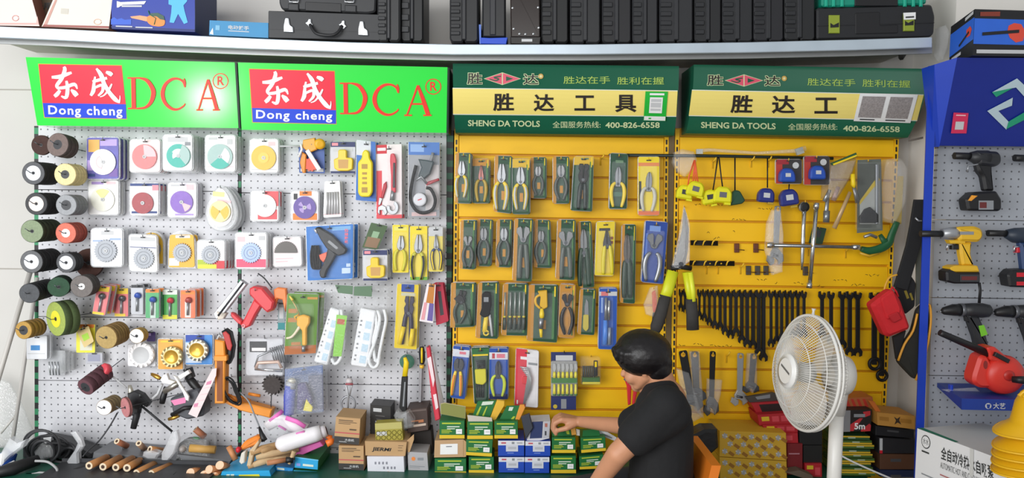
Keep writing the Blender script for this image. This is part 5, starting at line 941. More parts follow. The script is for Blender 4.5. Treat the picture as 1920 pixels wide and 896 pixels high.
# ------------------------------------------------------------------ tools on the second yellow panel
BM = M('17171a', .5, .2); YT = M('e6e01e', .4); NVY = M('26307e', .4)
one('hanging_rail', 'long thin dark rail running across above the tape measures', 'rail', tube([(1143, 290.6, -.05), (1350, 292.5, -.05), (1562, 297, -.05)], 3, M('2a3430', .45, .3), 8) + tube([(1143, 290, -.05), (1143, 290, -.001)], 2, DGREY, 6) + tube([(1540, 296, -.05), (1540, 296, -.001)], 2, DGREY, 6))
one('plastic_sleeve', 'clear plastic sleeve with pale ends lying along the dark rail', 'plastic sleeve', tube([(1308, 283, -.06, 4), (1330, 281, -.06, 3.4), (1420, 287, -.06, 3), (1490, 283, -.06, 4), (1510, 278, -.06, 5)], 3, HAZY, 8) + prism(RC(1312, 284, 12, 9, 0), -.066, .012, M('b9b9ae', .4)) + prism(RC(1500, 283, 14, 12, -20), -.066, .012, M('a9a9a0', .4)))
one('plastic_bag', 'crumpled clear bag at the dark rail beside the orange lanyard', 'plastic bag', prism([(1266, 285), (1280, 279), (1302, 284), (1308, 300), (1300, 318), (1286, 331), (1272, 322), (1263, 304)], -.08, .05, HAZY, 4))
def tape(label, x, y, m, a, straps=(), face=None, nick='', r=15, Y=-.09, sm=None, foot=None):
    t = Th('tape_measure', label, 'tape measure', (x, y + r, Y), None)
    o = rr([(x + u * math.cos(math.radians(a)) - v * math.sin(math.radians(a)), y + u * math.sin(math.radians(a)) + v * math.cos(math.radians(a))) for u, v in ((-r, -r * .3), (-r * .5, -r * .95), (r * .55, -r * .95), (r, -r * .4), (r * 1.05, r * .8), (-r, r * .85))], 5)
    t.p('case', prism(o, Y, .035, m, 3)); f = face or m
    t.p('label_print', flat(RC(x, y - 1, r * .8, r * .6, a), Y - .0008, f)); t.p('blade_lip', prism(RC(x + r * .5, y + r * .95, r * .7, r * .25, a), Y + .004, .02, foot or YT, .5))
    for s in straps: t.p('wrist_strap', tube(s, 1.3, sm or BLK, 6, .5))
    return t
OL = M('f0653c', .45)
tape('first yellow tape measure hung on an orange lanyard', 1285, 361, YT, 10, [[(1302, 300, -.08), (1292, 330, -.085), (1290, 348, -.085)], [(1303, 300, -.08), (1299, 345, -.085)]], DGREY, 'orange', 15, sm=OL, Y=-.08)
tape('second yellow tape measure on the orange lanyard, with a round window', 1305, 355, YT, 15, [[(1303, 300, -.085), (1304, 345, -.09)], [(1303, 300, -.085), (1309, 345, -.09)]], M('6a6a70', .3), '', 16, -.1, sm=OL)
tape('third yellow tape measure, on two broad black straps', 1332, 370, YT, -10, [[(1346, 294, -.075), (1341, 330, -.08), (1337, 356, -.085)]], DGREY, '', 15, -.085)
tape('fourth yellow tape measure, beside the dark green pouch', 1356, 366, YT, 5, [[(1348, 294, -.08), (1352, 330, -.085), (1355, 352, -.09)]], M('6a6a70', .3), '', 17, -.1)
t = Th('pouch', 'dark green tape pouch on a thin cord beside yellow tape measures', 'pouch', (1384, 386, -.08)); t.p('pouch_body', prism(rr([(1372, 362), (1380, 356), (1388, 358), (1398, 376), (1392, 382), (1368, 386)], 3), -.085, .03, M('1d4a34', .6), 2)); t.p('cord', tube([(1378, 296, -.06), (1378, 358, -.07)], 1.4, BLK, 6))
tape('blue tape measure hanging on a long black strap', 1438, 367, NVY, 5, [[(1439, 296, -.07), (1439, 352, -.08)]], LGREY, '', 15, -.085, foot=M('b89a30', .45))
tape('blue tape measure tilted, just beside the strapped blue one', 1481, 371, NVY, -8, [[(1480, 343, -.06), (1479, 356, -.075)]], LGREY, '', 17, -.085, foot=M('b89a30', .45))
for nk, q, c in (('first', (1455, 299, 1503, 344), (1478, 328)), ('second', (1508, 293, 1555, 346), (1535, 323))):
    t = card('tape_measure_pack', f'{nk} carded blue tape measure under the dark rail, from the straps', 'tape measure pack', q, -.09, M('3a3638', .42), [(0, .1, .25, 1, M('b83a30', .45)), (.03, 0, .5, .2, M('a02a34', .45))], hk=f'{nk} carded blue tape', hm=HK, rim=1)
    t.p('badge', lathe((q[2] - 11, q[1] + 11, -.0915), [(.01, 0), (6, 0), (6, .001)], LGREY, 16)); t.p('tape_case', prism(rr([(c[0] - 14, c[1] - 4), (c[0] - 7, c[1] - 13), (c[0] + 8, c[1] - 12), (c[0] + 14, c[1] - 2), (c[0] + 15, c[1] + 13), (c[0] - 15, c[1] + 13)], 5), -.125, .033, M('2450b0', .38), 2.5)); t.p('case_print', flat(RC(c[0], c[1], 10, 7), -.1256, LGREY))
# chisels in bags
t = Th('chisel_bundle', 'clear bag of silver chisels hanging at the end of dark rail', 'chisel bag', (1565, 430, -.08)); t.p('bag', prism([(1562, 304), (1606, 296), (1608, 300), (1598, 330), (1570, 376), (1554, 372), (1556, 336)], -.13, .09, SMOK, 4)); t.p('header_card', prism([(1558, 306), (1606, 286), (1608, 294), (1562, 310)], -.135, .012, M('2d5a34', .5), 1)); t.p('header_print', prism([(1562, 307), (1606, 290), (1607, 293), (1563, 310)], -.1365, .002, YEL))
for a, b, m in (((1556, 356), (1546, 378), STEEL), ((1552, 366), (1548, 416), STEEL), ((1572, 350), (1562, 376), M('c9a090', .4, .3)), ((1594, 360), (1564, 428), M('c8a87a', .4, .2)), ((1600, 344), (1608, 380), STEEL)): t.p('chisel', tube([(a[0], a[1], -.1, 3.4), (b[0], b[1], -.1, 4.6)], 4, m, 8, .6))
t.p('socket_tip', tube([(1550, 395, -.1), (1549, 417, -.1)], 6, M('8f9498', .3, .7), 10)); hook(1580, 300, -.09, 'bag of chisels', HK)
one('screwdriver', 'small yellow-handled screwdriver among the bagged chisels', 'screwdriver', tube([(1599, 326, -.14, 4), (1600, 346, -.14, 4.5), (1602, 352, -.14, 2)], 4, YEL, 8) + tube([(1602, 352, -.14), (1606, 378, -.14)], 1.4, STEEL, 6))
t = Th('hacksaw_pack', 'dark grey card with a hacksaw frame, beside the clear bag', 'hacksaw pack', (1630, 437, -.1)); t.p('backing_card', prism([(1608, 300), (1652, 298), (1655, 432), (1607, 437)], -.1, .002, M('6a7068', .42))); t.p('card_print', flat([(1612, 420), (1612, 380), (1640, 338), (1650, 336), (1650, 420)], -.1008, M('a9aca8', .45))); t.p('card_print', flat([(1640, 338), (1648, 333), (1650, 337), (1612, 384), (1611, 378)], -.1014, M('c9b03a', .5)))
t.p('saw_back', prism(R(1643, 308, 1648, 420), -.115, .012, M('9a9ea2', .3, .6), 1)); t.p('saw_clamp', prism([(1612, 408), (1622, 392), (1632, 388), (1648, 402), (1648, 418), (1614, 418)], -.115, .012, M('2e3032', .45), 1)); t.p('wing_nut', tube([(1620, 444, -.11), (1632, 440, -.11), (1644, 445, -.11)], 3, STEEL, 8)); t.p('blister', prism(R(1609, 304, 1653, 430), -.13, .03, CLR, 2)); hook(1628, 303, -.1, 'hacksaw pack', HK)
t = Th('hand_saw', 'green-handled pruning saw with its blade in a clear bag', 'saw', (1660, 475, -.06)); t.p('handle', tube([(1682, 416, -.07, 6), (1672, 440, -.07, 7), (1666, 456, -.07, 8), (1650, 466, -.07, 8), (1630, 470, -.07, 7), (1614, 466, -.07, 5)], 7, M('22603c', .42), 10, .6, 3)); t.p('handle', tube([(1650, 440, -.07, 4), (1657, 452, -.07, 6), (1668, 452, -.07, 6)], 5, M('22603c', .42), 8, .6)); t.p('finger_guard', tube([(1612, 474, -.07), (1630, 480, -.07), (1648, 474, -.07)], 2.6, M('d8a82a', .42), 8)); t.p('blade', prism([(1674, 420), (1690, 420), (1694, 330), (1684, 330)], -.06, .003, M('c9b26a', .4, .3))); t.p('bag', prism(rr([(1664, 298), (1692, 296), (1704, 316), (1700, 380), (1680, 420), (1656, 412), (1654, 360)], 6), -.085, .06, HAZY, 4)); hook(1682, 302, -.07, 'green-handled saw', HK)
# hedge shears
t = Th('hedge_shears', 'long hedge shears with yellow and black handles between the yellow panels', 'garden shears', (1270, 622, -.1))
t.p('blade', prism([(1283, 388), (1287, 400), (1292, 430), (1290, 470), (1284, 500), (1278, 500), (1280, 460)], -.1, .006, M('8e8c8a', .35, .6), .5)); t.p('blade', prism([(1282, 392), (1279, 430), (1270, 472), (1262, 500), (1274, 504), (1284, 480), (1286, 430)], -.108, .006, M('a9a7a4', .35, .6), .5)); t.p('pivot_bolt', lathe((1277, 495, -.118), [(4, 0), (4, .008)], DSTEEL, 12)); t.p('bumper', tube([(1258, 503, -.1), (1277, 500, -.105), (1296, 503, -.1)], 5, BLK, 10))
t.p('handle_tube', tube([(1262, 508, -.105), (1252, 545, -.11), (1246, 560, -.11)], 11, M('d8dc22', .4), 12, .6)); t.p('handle_tube', tube([(1286, 510, -.1), (1292, 545, -.1), (1296, 565, -.1)], 7, M('d8dc22', .4), 12)); t.p('handle_tube', tube([(1294, 510, -.108), (1299, 545, -.108), (1300, 565, -.108)], 5, M('e6ea3a', .4), 12))
t.p('grip', tube([(1248, 554, -.11, 11), (1240, 585, -.11, 11.5), (1231, 612, -.11, 12), (1228, 622, -.11, 9)], 11, M('3a3836', .8, 0, .2, 60), 12, .7)); t.p('grip', tube([(1296, 560, -.1, 11), (1298, 590, -.1, 11.5), (1299, 618, -.1, 12)], 11, M('3a3836', .8, 0, .2, 60), 12, .7)); t.p('blade_bag', prism([(1283, 384), (1294, 420), (1294, 490), (1276, 505), (1260, 500), (1272, 450)], -.114, .016, HAZY, 1)); hook(1283, 388, -.1, 'hedge shears', HK)
# adjustable wrenches
def adj(label, x0, y0, x1, y1, mh, mj, w=6, bag=None, Y=-.05, hole=True, nick=''):
    t = Th('adjustable_wrench', label, 'wrench', (x1, y1, Y)); dx, dy = x1 - x0, y1 - y0; L = math.hypot(dx, dy); a = math.degrees(math.atan2(-dx, dy)); s = L
    t.p('handle', prism(rr(tf([(-w / L, -.02), (w / L, -.02), (w * .8 / L, .8), (-w * .8 / L, .8)], x0, y0, L, a), 4), Y, .01, mh, 1))
    k = w / L
    t.p('fixed_jaw', prism(tf([(-k * .8, .72), (k * .9, .74), (k * 2.4, .84), (k * 2.6, .95), (k * 1.1, 1.02), (k * .8, .94), (-k * .2, .9), (-k * 1.6, .9), (-k * 1.6, .82)], x0, y0, L, a), Y - .002, .014, mj, .8))
    t.p('sliding_jaw', prism(tf([(-k * 2.4, .86), (-k * .3, .92), (-k * .4, 1.0), (-k * 1.4, 1.04), (-k * 2.8, .96)], x0, y0, L, a), Y - .002, .012, mj, .6)); t.p('screw', tube([(q[0], q[1], Y - .004) for q in tf([(-k * 1, .84), (k * .8, .86)], x0, y0, L, a)], 2.2, DSTEEL, 8))
    t.p('hang_hole', lathe((x0, y0 + 5, Y - .0008), [(.01, 0), (w * .55, 0), (w * .55, .002)], YELD, 14))
    if bag: t.p('bag', prism(bag, Y - .02, .032, HAZY, 2))
    hook(x0, y0 + 4, Y, nick, HK)
adj('black-handled adjustable wrench, first of the bagged row behind the woman', 1281, 660, 1300, 770, BM, DSTEEL, 8, [(1270, 692), (1292, 700), (1305, 740), (1318, 782), (1300, 792), (1284, 760)], -.06, nick='first black adjustable wrench')
adj('dark grey adjustable wrench, second of the bagged row', 1303, 661, 1307, 752, M('4a4846', .45, .3), DSTEEL, 7, [(1294, 660), (1312, 660), (1318, 740), (1320, 786), (1304, 770), (1298, 720)], -.05, nick='second grey adjustable wrench')
adj('slim black adjustable wrench in an open clear bag', 1337, 661, 1334, 776, BM, DSTEEL, 5.5, [(1328, 712), (1355, 714), (1352, 740), (1342, 778), (1326, 770)], -.05, nick='slim black adjustable wrench')
adj('silver adjustable wrench hanging above the red boxes', 1389, 664, 1387, 758, M('a4a8ac', .35, .5), M('b4b6b8', .3, .6), 6, None, -.05, nick='silver adjustable wrench')
adj('dark adjustable wrench just behind the silver one', 1414, 665, 1408, 735, M('3c3a38', .45, .3), DSTEEL, 6, [(1404, 664), (1420, 664), (1420, 724), (1412, 738), (1400, 728)], -.04, nick='dark adjustable wrench')
adj('silver adjustable wrench in a clear bag above the cross wrench', 1459, 388, 1454, 494, M('9a9c9e', .3, .6), M('8f9294', .3, .6), 6, [(1450, 394), (1464, 390), (1470, 440), (1468, 510), (1450, 516), (1437, 470), (1440, 420)], -.06, nick='bagged silver adjustable wrench')
t = Th('ratchet_wrench', 'chrome ratchet wrench with a pointed end beside the cross wrench', 'wrench', (1504, 506, -.05)); t.p('ratchet_head', lathe((1509, 388, -.07), [(4.5, 0), (9, .001), (10, .004), (10, .02)], [BLK, STEEL, STEEL], 18)); t.p('handle', tube([(1508, 394, -.06, 4.5), (1506, 430, -.06, 4), (1505, 460, -.06, 4.4), (1504, 490, -.06, 3.4), (1503, 506, -.06, 1.6)], 4, CHROME, 10)); hook(1510, 380, -.05, 'ratchet wrench', HK)
t = Th('cross_wrench', 'chrome four-way cross wrench in front of the ratchet wrench', 'wrench', (1518, 540, -.08)); t.p('bar', tube([(1531, 386, -.095), (1518, 536, -.095)], 4, CHROME, 10)); t.p('bar', tube([(1440, 459.5, -.095), (1607, 463.5, -.095)], 3.4, M('9a9ea2', .25, .8), 10))
for a, b in (((1531, 380), (1530, 392)), ((1518, 530), (1517, 540)), ((1437, 459.4), (1449, 459.7)), ((1598, 463.2), (1611, 463.6))): t.p('socket', tube([(*a, -.095), (*b, -.095)], 5.5, CHROME, 10))
hook(1523, 462, -.095, 'chrome cross wrench', HK)
card('accessory_pack', 'small dark green card behind the cross wrench', 'accessory pack', [(1524, 424), (1550, 428), (1542, 458), (1516, 456)], -.04, M('2a4a34', .45), [(.2, .2, .7, .6, DGREY)], hk='small dark green card', hm=HK)
for nm, p0, n, dx in (('short black rods hooked together below the yellow tape measures', (1295, 455), 3, 17), ('longer black rods hooked together beside the hedge shears', (1293, 493), 4, 21)):
    t = Th('hex_rod_bundle', nm, 'rod bundle', (p0[0] + 30, p0[1] + 4, -.05)); x, y = p0; L = n * dx
    for i in range(3): t.p('rod', tube([(x, y - 3 + i * 3, -.05 - .006 * i), (x + L, y - 2 + i * 3, -.05 - .006 * i)], 1.8, BM, 8))
    for i in range(n): one('display_hook', f'yellow hook carrying the {nm}', 'hook', tube([(x + 6 + i * dx, y + 2, -.001), (x + 6 + i * dx, y + 4, -.07), (x + 8 + i * dx, y - 2, -.078), (x + 11 + i * dx, y - 4, -.078)], 1.3, HK, 6), 'display hooks under the black rods: ' + nm)
for x, y, m in ((1382, 465, '6a3a24'), (1418, 465, '6a3a24'), (1404, 507, '4a4640'), (1421, 507, '4a4640'), (1437, 507, '4a4640'), (1511, 508, '4a4640')):
    one('clip', f"{'brown' if m[0] == '6' else 'dark grey'} empty clip on the yellow slats {'above the scribbles' if m[0] == '6' else 'below the cross wrench'}", 'clip', prism(RC(x, y, 9, 17), -.012, .0115, M(m, .5), 1) + tube([(x - 5, y + 2, -.014), (x + 14, y + 4, -.014)], .8, M('5a3a20', .5), 6), f'empty clips {m}')
for x, y in ((1408, 300), (1440, 300), (1336, 302), (1418, 666), (1362, 666), (1515, 466), (1585, 470), (1325, 500), (1346, 500), (1388, 500), (1126, 296)):
    one('display_hook', 'empty yellow hook on the yellow slatwall', 'hook', tube([(x, y + 14, -.002), (x, y + 2, -.002), (x, y, -.006), (x + 2, y, -.05), (x + 5, y - 3, -.06), (x + 7, y - 7, -.06)], 1.4, HK, 6), 'empty yellow hooks')
# the long row of black spanners: each one hung by its open end
def spanner(x, yb, w, i, Y, yt=545, ring=False, label=None, grp='black spanners in the long row'):
    t = Th('combination_spanner', label or 'black spanner hanging in the long row above the fan', 'spanner', (x, yb, Y), grp)
    t.p('shank', prism(rr(R(x - w * .5, yt + 6, x + w * .5, yb - 8), 1.5), Y, .007, BM, .8))
    t.p('open_end', prism([(x - w * .9, yt), (x - w * .35, yt - 1), (x - w * .25, yt + 5), (x + w * .3, yt + 6), (x + w * .55, yt + 1), (x + w, yt + 3), (x + w * .8, yt + 11), (x + w * .4, yt + 15), (x - w * .4, yt + 15), (x - w, yt + 9)], Y - .001, .009, BM, .6))
    if ring: t.p('ring_end', tube([(x + w * math.cos(a), yb - w + w * math.sin(a), Y + .004) for a in [2 * math.pi * k / 18 for k in range(18)]], w * .34, BM, 8, closed=True))
    else: t.p('open_end', prism([(x - w * .5, yb - 15), (x + w * .5, yb - 15), (x + w * 1.1, yb - 8), (x + w, yb), (x + w * .4, yb + 2), (x + w * .45, yb - 4), (x, yb - 7), (x - w * .4, yb - 4), (x - w * .5, yb + 1), (x - w, yb - 2), (x - w * 1.1, yb - 8)], Y - .001, .009, BM, .6))
    hook(x, yt + 3, Y, 'black spanner row', HK)
Z = lambda v: 520 + v / 3.2
row = [(275, 580, 4), (284, 585, 4)]
xs = [358, 388, 418, 450, 482, 512, 545, 578, 612, 645, 680, 715, 742]; bs = [250, 262, 288, 308, 315, 345, 365, 350, 395, 420, 425, 470, 500]
row += [(1200 + x / 3.2, Z(b), 4.2 + i * .28) for i, (x, b) in enumerate(zip(xs, bs))]
xs = [788, 822, 852, 884, 916, 950, 986]; bs = [390, 375, 360, 340, 330, 330, 330]
row += [(1200 + x / 3.2, Z(b) + 8, 5.5) for x, b in zip(xs, bs)]
row = [(1200 + (x - 0) / 3.2 if x < 400 and False else x, b, w) for x, b, w in row]
row[0] = (1277, 583, 4); row[1] = (1285, 586, 4)
for i, (x, b, w) in enumerate(row): spanner(x, b, w, i, -.03 - .012 * (i % 2), 543 + (x - 1309) * .012)
for i, (x, b, w) in enumerate(((1542, 634, 7), (1559, 645, 7), (1580, 652, 7.5), (1594, 666, 8), (1609, 667, 8))): spanner(x, b, w, i, -.035 - .014 * (i % 2), 547, False, None)
spanner(1640, 692, 10, 0, -.05, 549, True, 'large black spanner ending in a ring, beside the red bag', None); spanner(1654, 713, 9, 1, -.035, 549, True, 'longest black spanner ending in a ring, beside the white wall', None)
# ------------------------------------------------------------------ the blue tool stand on the right
BS = M('173fb8', .42); BD = M('0e2688', .45); YR = -.30
pr = Th('pegboard_panel', 'blue-grey pegboard of the blue tool stand', 'display panel', drop(P(1840, 860, YR)), 'wall panels')
for i, (ya, yb) in enumerate(((270, 411), (412.5, 557), (558.5, 703), (704.5, 850), (851.5, 960))): pr.p('board', prism([(1758 - i * 5.0, ya), (1990, ya + 3), (1990, yb + 3), (1753 - i * 5.0, yb)], YR, .02, PEGB))
f = [P(1741, 124, YR - .06), P(1757, 121, YR - .06), drop(P(1734, 880, YR - .06)), drop(P(1719, 880, YR - .06))]
f = f; pr.p('blue_post', hexa(f, [Vector((v.x + .002, -.352, v.z)) for v in f], BS)); 
# slanted lightbox
t = Th('shop_sign', 'dark blue slanted lightbox with a white and green emblem', 'sign', (1860, 272, YR), 'lightbox signs over the wall panels')
RY = lambda x, y: -.47 + .122 * (y - 108) / 165
fr = [P(1795, 108, RY), P(2010, 109, RY), P(2000, 275, RY), P(1762, 273, RY)]; t.p('sign_box', hexa(fr, [Vector((v.x, -.335, v.z)) for v in fr], BD))
t.p('side_cheek', hexa([P(1752, 121, -.42), P(1795, 107.5, -.472), P(1761.5, 275, -.345), P(1747, 276, -.345)], [Vector((P(a, b, c).x, -.335, P(a, b, c).z)) for a, b, c in ((1752, 121, -.42), (1795, 107.5, -.472), (1761.5, 275, -.345), (1747, 276, -.345))], BS))
up = lambda e: (lambda x, y: RY(x, y) - e); PALE = M('b9cdd4', .4); MINT = M('1f9a72', .4)
t.p('emblem', flat([(1860, 173), (1907, 147), (1934, 172), (1934, 196), (1905, 164)], up(.006), PALE)); t.p('emblem', flat([(1860, 173), (1899, 165), (1868, 182)], up(.007), MINT))
t.p('emblem', flat([(1899, 183), (1897.5, 198), (1872, 208), (1891, 228), (1887, 243), (1851, 208)], up(.006), PALE)); t.p('emblem', flat([(1887, 242), (1891, 228), (1930, 205), (1930, 220)], up(.007), MINT))
t = Th('price_sticker', 'small pink sticker on the dark blue lightbox', 'sticker', (1799, 249, up(.008))); t.p('paper', flat([(1788, 211), (1816, 212), (1812, 250), (1783, 250)], up(.007), M('d8305a', .45))); t.p('print', flat([(1792, 228), (1808, 228), (1806, 243), (1790, 243)], up(.009), LGREY)); t.p('print', flat([(1793, 215), (1811, 215.5), (1810.5, 217.5), (1792.5, 217)], up(.009), PALEP))
# leaf blower carton on top of the lightbox
BB = M('2f6ad8', .42); BK = M('1d1d20', .45)
A0, A1, A2, A3 = P(1783, 50, -.33), P(1828, 17, -.50), P(1830, 104, -.50), P(1785, 108, -.33)
d = P(1995, 22, -.46) - A1
t = Th('blower_carton', 'blue and black carton with a red blower picture on the lightbox', 'carton', (1860, 106, -.42))
zt = A2.z; B = lambda v: v + d
A2 = Vector((A1.x, A1.y, P(1840, 107.5, RY).z)); A3 = Vector((A0.x, A0.y, A2.z))
t.p('box', hexa([A1, B(A1), B(A2), A2], [A0, B(A0), B(A3), A3], BK))
def onf(u, v, e=.001): n = Vector((0.0, -e, 0)); return A1 + d * u + (A2 - A1) * v + n
def onl(u, v, e=.001): return A0 + (A1 - A0) * u + (A3 - A0) * v + Vector((-e, -e, 0))
def quad(fn, pts, m, e=.001):
    g = G(); g.v = [fn(u, v, e) for u, v in pts]; g.f = [(tuple(range(len(pts))), m, False)]; return g
t.p('front_print', quad(onf, [(0, .2), (1, .2), (1, .75), (0, .75)], BB)); t.p('side_print', quad(onl, [(0, .22), (1, .2), (1, .75), (0, .82)], BB))
RO = M('e2503c', .45)
t.p('picture_print', quad(onf, [(.38, .34), (.44, .28), (.52, .3), (.57, .45), (.55, .66), (.47, .7), (.4, .6), (.37, .46)], RO, .002) + quad(onf, [(.09, .5), (.5, .42), (.5, .49), (.09, .57)], BK, .003))
t.p('picture_print', quad(onl, [(.7, .4), (.85, .36), (.92, .46), (.86, .6), (.72, .6)], RO, .002) + quad(onl, [(.4, .66), (.8, .46), (.82, .52), (.42, .72)], BK, .003))
t.p('print', quad(onf, [(.04, .87), (.9, .85), (.9, .93), (.04, .95)], LGREY)); t.p('print', quad(onf, [(.06, .06), (.28, .04), (.28, .14), (.06, .15)], M('8a3a2a', .5))); t.p('print', quad(onl, [(.62, .06), (.95, .02), (.95, .1), (.62, .14)], LGREY)); t.p('print', quad(onf, [(.75, .1), (.95, .09), (.95, .16), (.75, .16)], LGREY)); t.p('print', quad(onl, [(.1, .88), (.5, .86), (.5, .94), (.1, .96)], LGREY))
one('plastic_bag', 'crumpled clear bag hanging on the white wall by the blower carton', 'plastic bag', prism([(1764, 50), (1776, 46), (1784, 60), (1780, 90), (1770, 112), (1762, 100), (1766, 74)], -.28, .05, HAZY, 4))
# power tools
def tool(t, parts):
    for nm, kind, *a in parts:
        t.p(nm, prism(*a) if kind == 'P' else tube(*a))
DB = M('2a2b2e', .45); PE = lambda o, Y, th, m, b=2: ('P', o, Y, th, m, b)
t = Th('impact_wrench', 'black cordless impact wrench with an orange tab, topmost on the stand', 'power tool', (1845, 396, YR))
t.p('socket', tube([(1789, 292, -.36), (1822, 293, -.36)], 6.5, BLK, 14)); t.p('gear_case', tube([(1818, 293, -.36, 8), (1830, 295, -.36, 13), (1850, 297, -.36, 15)], 12, DB, 16)); t.p('motor_housing', prism(rr([(1832, 284), (1846, 282), (1874, 284), (1880, 292), (1880, 306), (1868, 313), (1838, 310)], 6), -.385, .05, DB, 5)); t.p('handle', prism(rr([(1832, 306), (1862, 308), (1862, 330), (1866, 358), (1848, 358), (1843, 330), (1836, 322)], 4), -.378, .036, BLK, 4)); t.p('trigger', prism([(1834, 309), (1842, 310), (1844, 326), (1836, 322)], -.372, .022, DGREY, 1.5)); t.p('hang_hook', tube([(1814, 323, -.37), (1815, 311, -.37), (1834, 308, -.37), (1844, 298, -.375)], 1.8, STEEL, 8))
t.p('battery', prism(rr([(1812, 374), (1828, 360), (1870, 358), (1880, 374), (1880, 392), (1874, 396), (1816, 395)], 4), -.39, .06, BLK, 4)); t.p('battery_label', flat(R(1835, 376, 1863, 393), -.391, GREY) + flat(R(1837, 379, 1850, 390), -.3916, M('6a2a28', .5))); t.p('battery_clip', prism([(1816, 376), (1824, 366), (1834, 367), (1822, 377)], -.393, .02, M('f0a030', .45), 1))
t = Th('impact_wrench', 'yellow cordless impact wrench with a black socket', 'power tool', (1815, 532, YR)); YW = M('e6b62a', .42)
t.p('socket', tube([(1726, 438, -.38), (1768, 438.5, -.38)], 6, BLK, 14)); t.p('gear_case', tube([(1766, 438, -.38, 9), (1780, 437, -.38, 11), (1800, 437, -.38, 12)], 10, M('a9abae', .35, .5), 16)); t.p('motor_housing', prism(rr([(1796, 426), (1830, 424), (1844, 430), (1846, 444), (1838, 454), (1800, 453)], 6), -.405, .05, YW, 5)); t.p('name_plate', flat(R(1800, 434, 1826, 440), -.4056, GREY)); t.p('trigger_guard', prism([(1780, 450), (1810, 450), (1812, 457), (1784, 457)], -.395, .035, YW, 1.5)); t.p('trigger', prism(R(1786, 458, 1799, 468), -.39, .025, BLK, 1.5)); t.p('handle', prism(rr([(1800, 454), (1824, 454), (1822, 476), (1828, 500), (1806, 498), (1802, 476)], 3), -.395, .036, YW, 4)); t.p('hang_hook', tube([(1775, 469, -.385), (1776, 459, -.385), (1790, 459, -.385)], 1.8, CHROME, 8))
t.p('foot', prism(rr([(1782, 502), (1792, 498), (1834, 498), (1838, 510), (1786, 510)], 3), -.41, .06, YW, 2)); t.p('battery', prism(rr([(1775, 510), (1786, 504), (1796, 510), (1839, 510), (1839, 532), (1790, 532), (1776, 528)], 3), -.41, .062, BLK, 3)); t.p('battery_label', flat(R(1800, 515, 1836, 528), -.411, DGREY) + flat(R(1803, 518, 1832, 525), -.4116, M('6a2a28', .5)))
t.p('strap', tube([(1836, 530, -.37), (1838, 545, -.37), (1836, 568, -.37)], 3, BLK, 8, .5))
t = Th('impact_wrench', 'dark blue impact wrench with red battery strips at the edge', 'power tool', (1905, 540, YR))
t.p('socket', tube([(1852, 437, -.37), (1890, 438, -.37)], 6, BLK, 14)); t.p('gear_case', tube([(1886, 438, -.37, 8), (1900, 441, -.37, 14), (1930, 442, -.37, 16)], 12, M('2c3644', .45), 16)); t.p('handle', prism(rr([(1914, 454), (1940, 454), (1944, 508), (1920, 508)], 3), -.39, .036, M('2c4470', .45), 4)); t.p('trigger', prism(R(1907, 462, 1918, 474), -.38, .025, RED, 1.5)); t.p('hang_hook', tube([(1901, 472, -.38), (1902, 463, -.38), (1916, 462, -.38)], 1.8, CHROME, 8)); t.p('battery', prism(rr([(1890, 516), (1900, 506), (1950, 504), (1950, 540), (1894, 538)], 3), -.4, .06, BLK, 3)); t.p('battery_strip', flat(R(1906, 511, 1940, 519), -.401, RED)); t.p('battery_strip', flat(R(1906, 528, 1940, 535), -.401, RED))
t = Th('impact_wrench', 'black socket nose of another wrench at the edge of the stand', 'power tool', (1915, 305, YR)); t.p('socket', tube([(1902, 296, -.36), (1925, 297, -.36)], 6.5, BLK, 14)); t.p('gear_case', tube([(1924, 297, -.36, 8), (1936, 298, -.36, 14), (1960, 299, -.36, 16)], 12, DB, 16))
def drill(t, x, y, green, Y=-.36):
    t.p('chuck', tube([(x - 42, y + 3, Y, 3), (x - 38, y + 2, Y, 7), (x - 20, y, Y, 11), (x - 8, y, Y, 11.5)], 9, BLK, 16)); t.p('chuck_collar', tube([(x - 8, y, Y), (x - 1, y, Y)], 12.5, M('6a6c70', .35, .5), 16)); t.p('body', tube([(x - 2, y, Y, 12), (x + 14, y, Y, 13), (x + 34, y + 1, Y, 14), (x + 46, y + 2, Y, 12), (x + 49, y + 3, Y, 8)], 12, DB, 16)); t.p('bit', tube([(x - 45, y + 3, Y), (x - 41, y + 3, Y)], 1.5, STEEL, 8))
    t.p('handle', prism(rr([(x + 8, y + 10), (x + 30, y + 12), (x + 40, y + 34), (x + 50, y + 72), (x + 28, y + 74), (x + 18, y + 36)], 4), Y - .02, .04, DB, 4)); t.p('trigger', prism([(x + 4, y + 12), (x + 12, y + 12), (x + 16, y + 26), (x + 6, y + 22)], Y - .012, .022, BLK, 1.5))
    if green: t.p('label_print', prism([(x + 28, y + 30), (x + 38, y + 28), (x + 45, y + 46), (x + 33, y + 50)], Y - .0215, .002, M('7ac82e', .45)))
t = Th('cordless_drill', 'black cordless drill with a green label above the red blower', 'power tool', (1840, 655, YR)); drill(t, 1807, 581, True)
t = Th('cordless_drill', 'black cordless drill cut off at the edge of the stand', 'power tool', (1920, 660, YR)); drill(t, 1906, 584, False)
